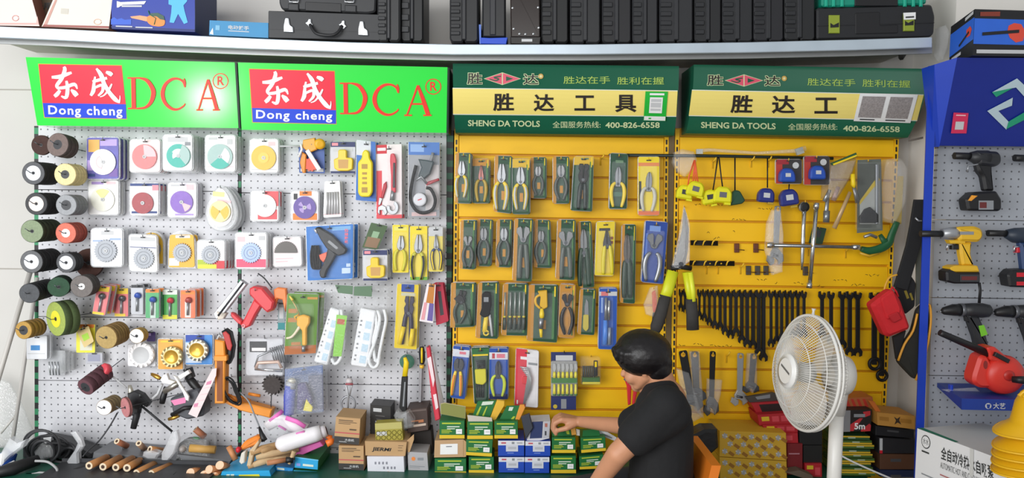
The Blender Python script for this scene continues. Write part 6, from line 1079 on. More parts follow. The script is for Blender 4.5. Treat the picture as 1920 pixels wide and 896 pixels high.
# small blue shelf with the blower
ZS = P(1850, 744, -.50)
t = Th('stand_shelf', 'small blue slanted-front shelf on the pegboard of the stand', 'shelf', (1840, 770, YR)); SB = M('1b3a92', .45)
F0, F1 = P(1803, 747, -.52), P(1990, 751, -.52); F2, F3 = P(1990, 772, -.52), P(1803, 768, -.52); K0, K1 = P(1757, 724, -.305), P(1990, 730, -.305); K0.z = F0.z + .004; K1.z = F1.z + .004; K2 = K1 - Vector((0, 0, .016)); K3 = K0 - Vector((0, 0, .016))
t.p('shelf_box', hexa([F0, F1, F2, F3], [K0, K1, K2, K3], SB)); t.p('lettering', text('大艺', [(1862, 755), (1885, 755.5), (1885, 767), (1862, 766.5)], -.5215, LGREY, .02)); t.p('emblem', flat(ell(1853, 761, 6, 5.5, 14), -.5212, LGREY) + flat([(1850, 758), (1857, 758), (1855, 766), (1851, 765)], -.5218, SB))
t.p('peg', prism(R(1783, 722, 1788, 736), -.42, .02, BS, 1)); t.p('plastic_film', prism([(1766, 731), (1830, 727), (1842, 738), (1800, 742)], -.42, .01, HAZY, 1))
RB = M('d8382c', .4)
t = Th('leaf_blower', 'red electric leaf blower lying on the small blue shelf', 'leaf blower', (1880, 742, -.42))
t.p('nozzle', tube([(1762, 623, -.46, 6), (1768, 626, -.46, 6), (1856, 664, -.46, 7.5)], 6, BLK, 14)); t.p('fan_housing', lathe((1892, 706, -.49), [(8, -.004), (22, 0), (34, .01), (38, .03), (36, .08)], RB, 30)); t.p('hub', lathe((1894, 705, -.50), [(5, 0), (10, .003), (12, .02)], M('b82a22', .4), 18)); t.p('outlet', prism(rr([(1852, 652), (1866, 650), (1890, 670), (1886, 684), (1858, 676)], 4), -.48, .07, RB, 3)); t.p('rear_housing', prism(rr([(1838, 668), (1852, 664), (1866, 690), (1864, 728), (1838, 728), (1826, 718), (1826, 706)], 7), -.47, .07, RB, 5)); t.p('name_plate', prism(RC(1880, 671, 30, 8, 28), -.496, .014, BLK, .8)); t.p('side_outlet', tube([(1898, 711, -.51, 6), (1925, 713, -.54, 8)], 7, BLK, 14)); t.p('vent_print', flat(ell(1848, 684, 4, 8, 14), -.4708, M('8a2a26', .5)))
# straps and bags hanging on the white wall
SF = M('1c1c1e', .85, 0, .15, 60)
t = Th('tool_belt', 'black tool belt straps hanging on the white wall beside the stand', 'tool belt', (1705, 545, -.3)); t.p('strap', prism([(1715, 374), (1733, 374), (1738, 420), (1724, 470), (1702, 545), (1677, 538), (1700, 460), (1707, 424)], -.31, .012, SF, 1)); t.p('grey_strap', prism([(1718, 440), (1734, 436), (1736, 560), (1718, 575)], -.29, .008, M('5a5c54', .85), 1)); t.p('buckle', tube([(1716, 408, -.316), (1722, 414, -.318), (1728, 414, -.318)], 2, STEEL, 8)); t.p('piping', tube([(1682, 515, -.315), (1668, 520, -.315), (1660, 535, -.315), (1657, 552, -.315)], 2, M('d8a030', .5), 8, k=4)); t.p('pouch', prism(rr([(1684, 520), (1704, 510), (1718, 530), (1716, 575), (1698, 590), (1680, 560)], 5), -.30, .02, SF, 2)); t.p('lettering', flat(RC(1700, 552, 5, 16, -20), -.3006, M('8a7a2a', .6)) + flat(RC(1709, 556, 4, 14, -20), -.3006, M('8a7a2a', .6)))
t = Th('pouch_bag', 'bright red nylon pouch hanging below the black straps', 'bag', (1668, 634, -.33)); RN = M('c81c24', .75, 0, .12, 40)
t.p('bag_body', prism(rr([(1634, 572), (1668, 546), (1676, 543), (1690, 562), (1708, 612), (1706, 618), (1668, 633), (1660, 628)], 6), -.37, .06, RN, 6)); t.p('flap', prism(rr([(1652, 560), (1676, 544), (1690, 580), (1686, 592), (1664, 600)], 5), -.376, .01, RN, 2)); t.p('pocket', prism(rr([(1666, 592), (1684, 584), (1692, 598), (1676, 606)], 3), -.382, .008, M('b01820', .75), 1.5)); t.p('loop', tube([(1668, 548, -.35), (1673, 538, -.35), (1680, 546, -.35), (1684, 556, -.35)], 2, RN, 8))
t = Th('tool_pouch', 'black pouch with yellow piping hanging lowest on the straps', 'bag', (1716, 714, -.33)); o = [(1722, 580), (1734, 570), (1742, 570), (1745, 606), (1736, 660), (1717, 713), (1700, 696), (1684, 678), (1696, 645), (1712, 620)]
t.p('bag_body', prism(rr(o, 6), -.345, .03, M('26251f', .85, 0, .15, 50), 3)); t.p('piping', tube([(x, y, -.35) for x, y in ((1684, 676), (1696, 645), (1712, 620), (1720, 588))], 2.2, M('d8982c', .5), 8, k=3)); t.p('piping', tube([(x, y, -.35) for x, y in ((1732, 571), (1743, 572), (1745, 606), (1736, 660), (1717, 713))], 2.2, M('d8982c', .5), 8, k=3)); t.p('corner_patch', prism([(1676, 632), (1700, 620), (1690, 660), (1682, 674)], -.335, .02, SF, 2))
# ------------------------------------------------------------------ goods on the long shelf
YF = -.31
def zs(x):  # pixel row of the shelf surface just behind its metal edge
    for (xa, ya), (xb, yb) in zip(lt[:-1], lt[1:]):
        if xa <= x <= xb: return ya + (yb - ya) * (x - xa) / (xb - xa)
    return lt[-1][1]
CRT = M('e8dfd2', .7, 0, .06, 6); PKW = M('e9d5d0', .7, 0, .05, 6)
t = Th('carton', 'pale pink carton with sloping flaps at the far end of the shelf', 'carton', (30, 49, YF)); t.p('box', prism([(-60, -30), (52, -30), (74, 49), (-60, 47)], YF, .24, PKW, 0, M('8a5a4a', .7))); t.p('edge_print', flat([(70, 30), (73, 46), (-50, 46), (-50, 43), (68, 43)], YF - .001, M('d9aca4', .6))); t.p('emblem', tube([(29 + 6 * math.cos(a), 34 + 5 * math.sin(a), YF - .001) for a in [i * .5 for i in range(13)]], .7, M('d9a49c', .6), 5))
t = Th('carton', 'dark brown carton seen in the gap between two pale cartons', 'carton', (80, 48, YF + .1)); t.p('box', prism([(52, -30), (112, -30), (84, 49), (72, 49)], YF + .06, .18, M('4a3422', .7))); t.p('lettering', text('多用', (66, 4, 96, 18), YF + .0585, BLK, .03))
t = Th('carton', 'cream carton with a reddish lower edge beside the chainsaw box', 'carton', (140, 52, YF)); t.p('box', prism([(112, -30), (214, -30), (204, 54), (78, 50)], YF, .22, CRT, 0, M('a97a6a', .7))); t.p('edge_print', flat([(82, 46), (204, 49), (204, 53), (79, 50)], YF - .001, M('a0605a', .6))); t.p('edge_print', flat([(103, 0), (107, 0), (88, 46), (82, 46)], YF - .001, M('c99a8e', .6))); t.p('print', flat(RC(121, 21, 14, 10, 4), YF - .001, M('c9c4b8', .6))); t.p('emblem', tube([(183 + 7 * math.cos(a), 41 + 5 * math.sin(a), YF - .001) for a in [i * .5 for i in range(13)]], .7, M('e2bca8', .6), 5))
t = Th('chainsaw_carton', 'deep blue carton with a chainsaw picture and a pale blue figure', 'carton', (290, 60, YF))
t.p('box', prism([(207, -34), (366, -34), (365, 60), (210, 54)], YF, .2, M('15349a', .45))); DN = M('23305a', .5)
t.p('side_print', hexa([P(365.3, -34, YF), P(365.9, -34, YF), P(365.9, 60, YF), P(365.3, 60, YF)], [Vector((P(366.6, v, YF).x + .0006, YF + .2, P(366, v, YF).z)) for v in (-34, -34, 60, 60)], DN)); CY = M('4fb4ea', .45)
t.p('edge_print', flat([(208, 49), (365, 55), (365, 60), (210, 54)], YF - .001, M('1a2a6e', .5)))
t.p('picture_print', flat([(244, 31), (262, 29), (275, 31), (281, 34), (281, 40), (274, 40), (262, 37), (247, 34)], YF - .0015, M('f2a070', .45)) + flat(rr([(275, 31), (290, 26), (304, 28), (310, 40), (308, 48), (298, 50), (284, 48), (276, 42)], 4), YF - .002, M('f08a3a', .45)) + flat([(281, 25), (296, 24), (307, 30), (309, 38), (300, 36), (294, 31), (284, 30)], YF - .0025, M('3a5a4a', .5)))
t.p('picture_print', tube([(289, 46, YF - .003), (292, 34, YF - .003), (280, 27, YF - .003), (278, 20, YF - .003)], .9, M('3a7a5a', .5), 5))
t.p('picture_print', flat([(316, -10), (348, -10), (351, 2), (344, 10), (346, 20), (352, 42), (345, 45), (334, 26), (326, 43), (318, 42), (321, 24), (322, 10), (316, 8)], YF - .0015, CY))
t.p('picture_print', flat([(208, 36), (214, 32), (220, 36), (228, 34), (234, 37), (246, 36), (246, 46), (208, 46)], YF - .0012, M('2a5ac8', .45))); t.p('lettering', flat([(219, 2), (226, 4), (274, 2), (270, 8), (230, 9), (222, 14), (219, 14)], YF - .002, WHT) + flat(R(228, 10, 266, 13), YF - .002, LGREY)); t.p('print', flat([(217, 48), (248, 49), (248, 51), (217, 50)], YF - .002, LGREY) + flat([(254, 50), (286, 51), (286, 53), (254, 52)], YF - .002, LGREY))
t = Th('carton', 'flat teal carton with white writing beside the black tool case', 'carton', (440, 69, YF)); TB = M('2a86b8', .45); t.p('box', prism([(393, 38), (503, 43), (503, 71), (392, 66)], YF, .16, TB)); t.p('lettering', text('电动扳手', [(428, 47), (467, 49), (467, 57), (428, 55)], YF - .001, LGREY, .02)); t.p('print', flat([(428, 57), (467, 59), (467, 60.5), (428, 58.5)], YF - .001, LGREY)); t.p('print', flat([(393, 63), (399, 52), (400, 65)], YF - .001, WHT) + flat(RC(408, 52, 8, 9, 3), YF - .001, M('7ab4d4', .5)))
CASE = M('2e2f31', .5, 0, .1, 40)
t = Th('tool_case', 'flat black latched case with a curved handle on the shelf', 'tool case', (606, 76, YF)); t.p('case_body', prism(rr([(503, 20), (712, 27), (712, 76), (503, 71)], 2), YF, .24, CASE, 1)); t.p('seam', prism([(503, 54), (712, 60), (712, 61), (503, 55)], YF - .0008, .002, BLK)); t.p('handle', tube([(581, 46, YF - .01), (590, 60, YF - .02), (602, 65, YF - .025), (622, 66, YF - .025), (634, 60, YF - .02), (641, 48, YF - .01)], 2.8, BLK, 10, k=4))
for x, y in ((540, 48), (680, 54)): t.p('latch', prism(rr([(x - 6, y - 15), (x + 1, y - 15), (x + 3, y - 2), (x + 9, y + 2), (x + 10, y + 13), (x - 9, y + 12), (x - 9, y)], 2), YF - .008, .009, CHROME, 1.2))
for x, y in ((579, 44), (642, 47)): t.p('handle_bracket', prism(rr([(x - 8, y - 1), (x - 3, y - 4), (x - 1, y - 9), (x + 4, y - 9), (x + 4, y - 2), (x + 8, y + 2), (x + 2, y + 8), (x - 2, y + 4)], 1.5), YF - .007, .008, CHROME, 1))
t = Th('tool_case', 'black moulded case lying on top of the flat latched case', 'tool case', (614, 22, YF)); t.p('case_body', prism(rr([(523, -30), (706, -26), (704, 22), (690, 25), (528, 18), (523, 6)], 5), YF, .22, CASE, 3)); t.p('handle_recess', prism(rr([(572, 3), (640, 6), (640, 23), (572, 20)], 2), YF - .002, .01, BLK, 1)); t.p('side_rib', prism([(540, 6), (560, 7), (560, 20), (540, 19)], YF - .006, .008, CASE, 1.5)); t.p('side_rib', prism([(646, 9), (668, 10), (668, 23), (646, 22)], YF - .006, .008, CASE, 1.5))
for x in (551, 655): t.p('latch', tube([(x - 9, -4, YF - .008), (x - 8, 3.5, YF - .009), (x + 8, 4.5, YF - .009), (x + 9, -3, YF - .008)], 1.3, CHROME, 6))
def upright(label, x0, x1, yb, tone='2c2d30', Y=YF, ribs=5, dep=.2, lean=0):
    tone = ''.join('%02x' % int(int(tone[i:i + 2], 16) * .78) for i in (0, 2, 4)); m = M(tone, .5, 0, .12, 40); t = Th('tool_case', label, 'tool case', ((x0 + x1) / 2, yb, Y)); w = x1 - x0; yt = -38
    t.p('case_half', prism(rr([(x0 + lean, yt), (x0 + w * .47 + lean, yt), (x0 + w * .47, yb - .5), (x0 + w * .1, yb), (x0, yb - 6)], 4), Y, dep, m, 3)); t.p('case_half', prism(rr([(x0 + w * .52 + lean, yt), (x1 + lean, yt), (x1, yb - 5), (x1 - w * .1, yb), (x0 + w * .52, yb - .5)], 4), Y + .004, dep, m, 3)); t.p('hinge_strip', prism(R(x0 + w * .42, yt, x0 + w * .57, yb - 6), Y - .003, .02, M('2a2b2e', .45), 1.5))
    for i in range(ribs): y = 4 + i * (yb - 12) / ribs; t.p('rib', prism(rr(R(x0 + 1.5, y, x0 + w * .36, y + (yb - 20) / ribs * .6), 1.5), Y - .006, .012, M('242528', .45), 1.2))
    return t
upright('ridged black case standing beside the flat latched case', 707, 750, 78, '3a3b3d'); upright('black case standing behind the ridged one, next to bare wall', 751, 794, 79, '222325', YF + .03, 3)
upright('black case standing first after the gap on the shelf', 843, 897, 80); 
t = Th('tool_case', 'black case standing in a bright blue open tray', 'tool case', (926, 83, YF)); t.p('case_body', prism(rr([(904, -38), (948, -38), (948, 70), (904, 70)], 4), YF, .2, M('1f2023', .4, 0, .1, 40), 3)); t.p('ridge', prism(R(918, -38, 930, 66), YF - .004, .01, M('2c2d31', .4), 2)); t.p('tray', prism([(900, 70), (918, 71), (952, 70), (949, 83), (901, 82)], YF - .006, .2, M('2450c8', .42), 1)); t.p('tray_edge', prism([(898, 46), (902, 46), (902, 82), (899, 82)], YF - .005, .19, M('5a7ac8', .42)))
t = Th('tool_case', 'glossy dark brown case with shiny rivets', 'tool case', (985, 82, YF)); BR = M('2a2220', .22, 0, .08, 30); t.p('case_body', prism(rr([(956, -38), (1012, -38), (1013, 70), (958, 70)], 2), YF, .2, BR, 2)); t.p('base_plate', prism([(957, 69), (1014, 69), (1012, 83), (958, 82)], YF - .004, .2, M('1c1a1a', .35), 1)); t.p('label_print', flat(R(978, 73, 998, 78), YF - .0052, LGREY))
for x, y in ((961, 15), (1009, 14), (963, 54), (1010, 52), (974, 63.5), (985, 64), (1000, 63.5)): t.p('rivet', ball((x, y, YF - .001), 2.4, 2.4, .003, CHROME, 10))
for lb, a, b, y, tn in (('matte black case standing just after the riveted brown case', 1015, 1066, 81, '1d1e20'), ('grey-black case, second after the riveted brown case', 1069, 1126, 81.5, '303134'), ('black case, third after the riveted brown case', 1129, 1184, 81.5, '242528'), ('narrow black case, fourth after the riveted brown case', 1186, 1234, 81, '2c2d31'), ('black case with a pale scuffed edge, fifth after the brown case', 1237, 1300, 80.5, '2e2f33'), ('black case, sixth after the riveted brown case', 1303, 1353, 80, '232427'), ('black case, seventh after the riveted brown case', 1355, 1412, 79, '2b2c30'), ('black case, eighth after the riveted brown case', 1414, 1470, 78, '28292d'), ('black case standing last, beside the lime-latched case', 1472, 1529, 76.5, '26272a')): upright(lb, a, b, y, tn, YF, 4)
t = Th('tool_case', 'large black case with two lime latches lying at the shelf end', 'tool case', (1642, 72, YF)); CB = M('1f2023', .5, 0, .1, 40); t.p('case_body', prism(rr([(1532, 14), (1748, 8), (1754, 30), (1752, 62), (1744, 70), (1532, 74)], 6), YF, .24, CB, 3)); t.p('handle_recess', prism(rr([(1604, 24), (1650, 22), (1650, 48), (1684, 46), (1684, 62), (1604, 64)], 3), YF - .003, .01, BLK, 1)); t.p('seam', prism([(1534, 48), (1752, 42), (1752, 43), (1534, 49)], YF - .002, .004, BLK))
for x, y in ((1565, 45), (1705, 41)): t.p('latch', prism(R(x - 10, y - 17, x + 10, y + 17), YF - .008, .012, M('8f9e30', .45), 1)); t.p('latch_hole', prism([(x - 8, y - 2), (x - 2, y + 2), (x + 8, y - 3), (x + 8, y + 6), (x - 8, y + 7)], YF - .0086, .003, BLK))
t.p('sticker', prism([(1694, 24), (1717, 23), (1717, 36), (1695, 37)], YF - .011, .002, WHT)); t.p('sticker_print', flat([(1698, 31), (1714, 30), (1714, 33), (1698, 34)], YF - .0116, DGREY))
t = Th('tool_case', 'teal green case on top of the lime-latched black case', 'tool case', (1640, 14, YF)); TG = M('0f8a72', .42, 0, .08, 30); t.p('case_body', prism(rr([(1541, -34), (1740, -38), (1738, 6), (1728, 8.5), (1548, 13), (1541, 10)], 4), YF, .22, TG, 3)); t.p('handle_zone', prism(R(1603, -10, 1684, 11), YF - .004, .01, BLK, 1))
for x in (1550, 1564, 1580, 1698, 1714, 1728): t.p('rib', prism(R(x - 3, -20, x + 3, 12), YF - .007, .012, M('17a588', .42), 1.5))
ZMIN = ZD + .0005
# ------------------------------------------------------------------ boxes on the green deck
TQG = M('1f6a3a', .5)
def carton(name, label, q, Y, dep, m, prints=(), sides=None, cat='carton', group=None, b=.6, tops=None):
    t = Th(name, label, cat, (bil(q4(q), .5, 1) + (Y,)), group); q = q4(q); t.q = q; t.Y = Y; dep = min(dep, -Y - .006)
    g = prism(q, Y, dep, m, b, sides if sides is TQG else None)
    t.p('box', g)
    for i, (u0, v0, u1, v1, mm) in enumerate(prints): t.p('print', flat([bil(q, u0, v0), bil(q, u1, v0), bil(q, u1, v1), bil(q, u0, v1)], Y - .0008 - .0003 * i, mm))
    return t
KB = M('c39d70', .8, 0, .06, 12); KS = M('8a6c48', .8, 0, .06, 12); BKB = M('3b3735', .6); INKP = M('5a4a3a', .7)
def kbox(label, q, Y, dep):
    t = carton('carton', label, q, Y, dep, KB, [(0, .74, 1, 1, BKB), (0, .57, 1, .61, M('c2505a', .6)), (.12, .1, .7, .13, INKP), (.12, .17, .85, .19, INKP), (.12, .23, .6, .25, INKP), (.58, .42, .85, .47, INKP), (.2, .92, .5, .94, LGREY)], KS)
    t.p('lettering', text('大自机', [bil(t.q, .42, .8), bil(t.q, .8, .8), bil(t.q, .8, .9), bil(t.q, .42, .9)], Y - .003, LGREY, .02)); return t
kbox('kraft box with a black base band, top of the stack beside the black box', [(630, 781), (676, 785), (673, 834), (626, 830)], -.2144, .13)
kbox('kraft box with a black base band, middle of its stack', [(635, 835), (682, 836), (682, 882), (635, 880)], -.201, .13)
t = carton('carton', 'lowest kraft box of the stack, mostly below the two banded ones', [(637, 883), (684, 884), (684, 915), (637, 913)], -.201, .13, KB, [(.1, .15, .8, .2, INKP), (.1, .3, .6, .35, INKP)], KS)
t = carton('carton', 'black box with white print behind the olive patterned box', [(694, 759), (733, 762), (733, 830), (694, 824)], -.1072, .1, M('2e2c2b', .5), [(.15, .08, .55, .18, LGREY), (.25, .28, .7, .3, M('6a6664', .5)), (.25, .44, .7, .52, LGREY), (.3, .38, .75, .4, M('6a6664', .5))], M('26231f', .5))
t = carton('carton', 'olive yellow box with a ring pattern on the open kraft box', [(703, 794), (753, 791), (756, 825), (704, 827)], -.1809, .05, M('a89c3e', .55), [(.05, .48, .42, .7, LGREY), (0, 0, 1, .36, M('bdb46a', .55))])
for i in range(5):
    for j in range(2): t.p('ring_print', tube([(709 + i * 10 + 4 * math.cos(a), 812 + j * 9 - i * .4 + 4 * math.sin(a), -.1819) for a in [2 * math.pi * k / 12 for k in range(12)]], .6, M('7a7226', .6), 4, .3, closed=True))
t = carton('carton', 'brown-black carton under crumpled film beside the knife', [(762, 768), (801, 764), (803, 806), (764, 812)], -.1206, .13, M('4a3a34', .6), [(.05, .05, .95, .12, M('6a5a54', .5)), (.2, .5, .55, .55, M('b8744a', .5)), (.3, .68, .9, .78, M('c9b4a4', .5)), (.55, .5, .8, .62, M('b8744a', .5))], M('33251f', .6))
one('plastic_film', 'crumpled clear film lying over the olive and brown boxes', 'plastic film', prism([(738, 780), (744, 768), (752, 778), (766, 772), (776, 788), (774, 802), (756, 806), (746, 798)], -.1675, .05, HAZY, 3))
carton('carton', 'dark open carton below the brown-black one', [(760, 812), (808, 806), (812, 850), (764, 850)], -.0804, .1, M('2b2624', .7), [], M('201c1a', .7))
t = carton('carton', 'kraft box with dark slanted lettering and an open side flap', [(684, 827), (763, 829), (760, 855), (685, 854)], -.201, .15, KB, [(.8, .25, .92, .28, INKP), (.8, .4, .9, .43, INKP), (.8, .6, .92, .63, INKP)], KS); t.p('lettering', text('JIERMI', [(699, 838), (734, 840), (731, 848), (697, 847)], -.2018, BLK, .03)); t.p('flap', prism([(763, 826), (776, 814), (776, 824), (765, 856)], -.1876, .003, KB))
t = carton('carton', 'white box with small printed marks below the slanted-lettering kraft box', [(688, 856), (757, 856), (758, 910), (689, 910)], -.2077, .15, M('e2e1e8', .6), [], M('b4b2b8', .6))
for x, y, w in ((704, 868, 4), (711, 868, 4), (718, 868, 4), (725, 868, 4), (720, 877, 4), (727, 877, 4), (734, 877, 4), (740, 877, 3)): t.p('print', flat(R(x - 1.6, y - 2.4, x + 1.6, y + 2.4), -.2084, M('8a8a94', .6)))
t.p('emblem', flat(gear(729, 888, 5, 8, 1.5), -.2085, ORA))
t = carton('carton', 'grey box with an orange mark between white box and green boxes', [(764, 847), (801, 849), (803, 910), (765, 908)], -.1876, .2, M('b2b0b2', .65), [(.1, .42, .85, .44, GREY), (.1, .47, .6, .485, GREY)], M('8a888a', .65)); t.p('emblem', flat(gear(775, 860, 4.5, 8, 1.4), -.1884, ORA)); t.p('print', flat(R(783, 858, 794, 863), -.1884, GREY))
# green and yellow boxes
GB = M('1f7038', .5, 0, .06, 20); GBD = M('154d28', .5); YB_ = M('e8c22c', .5); LG = M('d9e4d4', .5); LM = M('b8c83a', .5)
GG = 'green boxes with a yellow base'
def gbox(label, q, Y, dep=.12, lid=False):
    q = q4(q); t = carton('tool_box', label, q, Y, dep, GB, [(0, .8, 1, 1, YB_), (.1, .1, .85, .18, LM), (.3, .3, .8, .36, LG), (.3, .42, .62, .47, LG), (.08, .5, .45, .54, LM), (.08, .58, .5, .62, LM), (.08, .66, .4, .7, LM), (.66, .46, .9, .74, WHT), (.72, .58, .86, .6, GREY)], GBD, 'carton')
    return t
gbox('green box with its grey-yellow lid open, first of the green boxes', (824, 789, 871, 822), -.201).p('lid', prism([(826, 757), (834, 755), (873, 762), (873, 785), (826, 776)], -.1809, .006, M('8a8c48', .5), .5, M('d8c9a0', .6)))
t = carton('carton', 'kraft box with a white label squeezed between two green boxes', [(815, 826), (869, 824), (869, 857), (814, 858)], -.201, .15, M('c4a078', .8, 0, .06, 12), [(.2, .22, .8, .82, WHT), (.4, .34, .6, .4, GREY)], KS); t.p('flap', prism([(869, 824), (874, 828), (874, 856), (869, 857)], -.1997, .1, KB))
gbox('green box at the bottom under the white-labelled kraft box', (815, 860, 874, 890), -.201)
t = gbox('green box with a big tilted open lid, top of the second column', (876, 790, 924, 823), -.201); t.p('lid', prism([(896, 752), (931, 750), (918, 784), (886, 780)], -.1675, .005, GB, .5)); t.p('lid_print', flat([(905, 753), (926, 752), (923, 758), (902, 760)], -.168, LG) + flat([(892, 778), (900, 762), (903, 762), (896, 779)], -.168, LM) + flat([(904, 779), (912, 762), (914, 762), (907, 780)], -.168, LM)); t.p('lid_edge', prism([(932, 750), (946, 752), (946, 760), (928, 790), (919, 784)], -.1755, .02, M('e8b83a', .5), .8)); t.p('front_flap', prism([(876, 778), (922, 783), (923, 790), (878, 790)], -.2044, .003, M('c9c2b4', .7)))
gbox('green box in the middle of the second column', [(874, 824), (924, 825), (922, 856), (874, 853)], -.2077); gbox('green box at the bottom of the second column', (879, 857, 926, 887), -.201)
t = gbox('green box with an orange-edged open lid, top of the third column', (927, 790, 971, 822), -.201); t.p('lid', prism([(950, 761), (976, 760), (966, 787), (936, 787)], -.1675, .005, GB, .5)); t.p('lid_print', flat([(955, 763), (963, 763), (960, 770), (953, 770)], -.168, LG) + flat([(958, 785), (963, 780), (966, 781), (962, 787)], -.168, LM)); t.p('lid_edge', prism([(975, 759), (983, 759), (985, 764), (974, 788), (966, 787)], -.1729, .015, M('e89a3a', .5), .8))
BW_ = M('1f4ab4', .45)
def wbx(label, q, Y):
    q = q4(q); t = carton('tool_box', label, q, Y, .14, BW_, [(0, 0, 1, .3, M('dedfe4', .5)), (.3, .28, .76, .7, M('d2d4dc', .5)), (.12, .1, .3, .2, M('c8606a', .5)), (.52, .08, .62, .22, GREY), (.72, .1, .92, .2, M('b4b4b8', .5)), (.38, .4, .68, .55, M('b8bac2', .5)), (.35, .78, .6, .82, M('8aa4e0', .5))], M('1a3a8a', .5), 'carton'); return t
wbx('blue and white box, upper one beside the second green column', (934, 826, 983, 855), -.201); wbx('blue and white box, upper one beneath the navy case', (985, 827, 1032, 855), -.201); wbx('blue and white box, lower one beside the second green column', (935, 857, 983, 886), -.201); wbx('blue and white box, lower one by the third green column', (984, 857, 1030, 887), -.201)
t = Th('carton', 'open navy and white box lying on the blue and white boxes', 'carton', (1010, 826, -.1943)); t.p('box', prism([(992, 792), (1032, 790), (1030, 822), (1006, 828), (988, 826)], -.1943, .1, M('d6d6da', .5), .8)); t.p('lid_top', prism([(998, 791), (1018, 790), (1016, 821), (993, 822)], -.1963, .003, M('2c3a66', .5))); t.p('label_print', flat([(1020, 791), (1030, 790), (1029, 820), (1018, 822)], -.1951, M('b9bac0', .5)) + flat(RC(1024, 797, 5, 7), -.1955, M('b06a5a', .5)) + flat(RC(1023, 812, 3, 8), -.1955, DGREY))
one('plastic_bracket', 'dark plastic frame leaning against the navy and white box', 'frame', prism([(977, 782), (993, 776), (1000, 802), (986, 824)], -.2077, .02, M('3a3e48', .5), 1.5))
t = gbox('green box under the hand of the woman', (1035, 820, 1079, 849), -.201); t.p('lid', prism([(1034, 801), (1068, 799), (1072, 817), (1036, 818)], -.1809, .005, GB, .5)); t.p('lid_print', flat([(1037, 806), (1042, 805), (1045, 816), (1040, 817)], -.1814, LM) + flat([(1060, 806), (1066, 806), (1068, 814), (1063, 814)], -.1814, LM)); t.p('lid_edge', prism([(1070, 803), (1079, 803), (1081, 815), (1072, 816)], -.1863, .012, M('e8a84a', .5), .6)); t.p('flap', prism([(1080, 804), (1087, 806), (1087, 817), (1081, 816)], -.1809, .004, M('d8d2c8', .6)))
t = gbox('green box beside the forearm of the woman', [(1089, 821), (1135, 819), (1136, 845), (1090, 849)], -.201); t.p('lid', prism([(1093, 807), (1122, 804), (1126, 818), (1092, 820)], -.1809, .005, GB, .5))
gbox('green box at the bottom below the hand of the woman', (1033, 855, 1080, 887), -.201); gbox('green box at the bottom beside the bare near arm', [(1086, 856), (1131, 852), (1130, 878), (1087, 880)], -.1943)
one('paper_sheet', 'white printed paper sheet behind the forearm of the woman', 'paper', prism([(1122, 808), (1132, 806), (1156, 820), (1154, 827), (1124, 816)], -.1608, .002, M('d9d9da', .6)) + flat([(1128, 811), (1148, 820), (1147, 822), (1128, 813)], -.1612, GREY))
# turquoise boxes and wooden stakes
TQ = M('27a5dc', .45); TQT = M('8fb8dc', .5)
t = carton('carton', 'turquoise box with a yellow label carrying pale wood pieces', [(416, 884), (505, 882), (508, 925), (414, 930)], -.2814, .17, TQ, [(.1, .12, .17, .4, LG), (.19, .12, .26, .4, LG), (.36, .15, .78, .9, M('e6dc2e', .5))], TQT)
t = carton('carton', 'turquoise and green box, upper one of the pair beside the kraft boxes', [(553, 856), (597, 862), (596, 881), (552, 877)], -.2278, .2, TQ, [(.35, .55, .8, .75, LG), (.08, .55, .25, .8, M('8a9ae0', .5)), (0, 0, 1, .1, M('6ac0e6', .5))], TQG); t.p('top_print', prism([(566, 842), (606, 846), (597, 861), (554, 855)], -.2311, .002, M('4ab0e4', .45))) if False else None
carton('carton', 'turquoise box at the bottom of the pair, with a torn green side', [(550, 881), (597, 884), (597, 915), (550, 912)], -.2211, .2, TQ, [(.1, .3, .3, .5, LG)], TQG)
carton('carton', 'turquoise box end lying between the two larger turquoise boxes', [(516, 874), (550, 878), (549, 896), (518, 893)], -.2211, .12, M('1f8ad0', .45), [(.1, .1, .5, .3, LG), (.7, .3, .9, .7, M('7ac0e6', .5))], M('1f7ab8', .5))
WD = M('c9ab82', .7, 0, .15, 40, .2); WD2 = M('b58f62', .7, 0, .15, 40, .2); HND = M('c98a5a', .55, 0, .12, 40)
for i, (a, b, r, m) in enumerate((((470, 850), (540, 828), 7, WD2), ((480, 858), (560, 842), 7, WD), ((475, 872), (545, 850), 8, WD), ((465, 876), (520, 858), 6, WD2), ((490, 846), (530, 838), 6, WD2), ((500, 868), (562, 856), 6, WD))):
    one('wood_piece', 'pale split wood piece lying on the turquoise boxes', 'wood piece', tube([(a[0], a[1], -.268, r * .6), ((a[0] * .7 + b[0] * .3), (a[1] * .7 + b[1] * .3) - 2, -.2479, r), (b[0], b[1], -.201, r * .7)], r, m, 8, .7), 'pale wood pieces on the turquoise boxes')
one('wood_piece', 'pale wedge of wood standing upright among the split pieces', 'wood piece', prism([(462, 874), (468, 845), (484, 826), (486, 830), (476, 850), (470, 876)], -.268, .03, M('d2b792', .7, 0, .12, 40, .2), 1.5)); one('wood_piece', 'white wedge of wood standing beside the pale upright one', 'wood piece', prism([(448, 866), (452, 850), (460, 846), (458, 868), (452, 871)], -.2747, .03, M('e0d8cc', .7, 0, .08, 40), 1.5))
t = Th('wooden_chisel', 'short brown wooden handle with a dark end on the wood pieces', 'handle', (525, 872, -.268)); t.p('handle', tube([(501, 868, -.2747), (536, 862, -.2546)], 5, M('b87a52', .6), 10)); t.p('ferrule', tube([(536, 862, -.2546), (550, 862, -.2479)], 6, BLK, 10)); t.p('tip', tube([(542, 870, -.2546, 3), (552, 846, -.2412, 5)], 4, WD, 8))
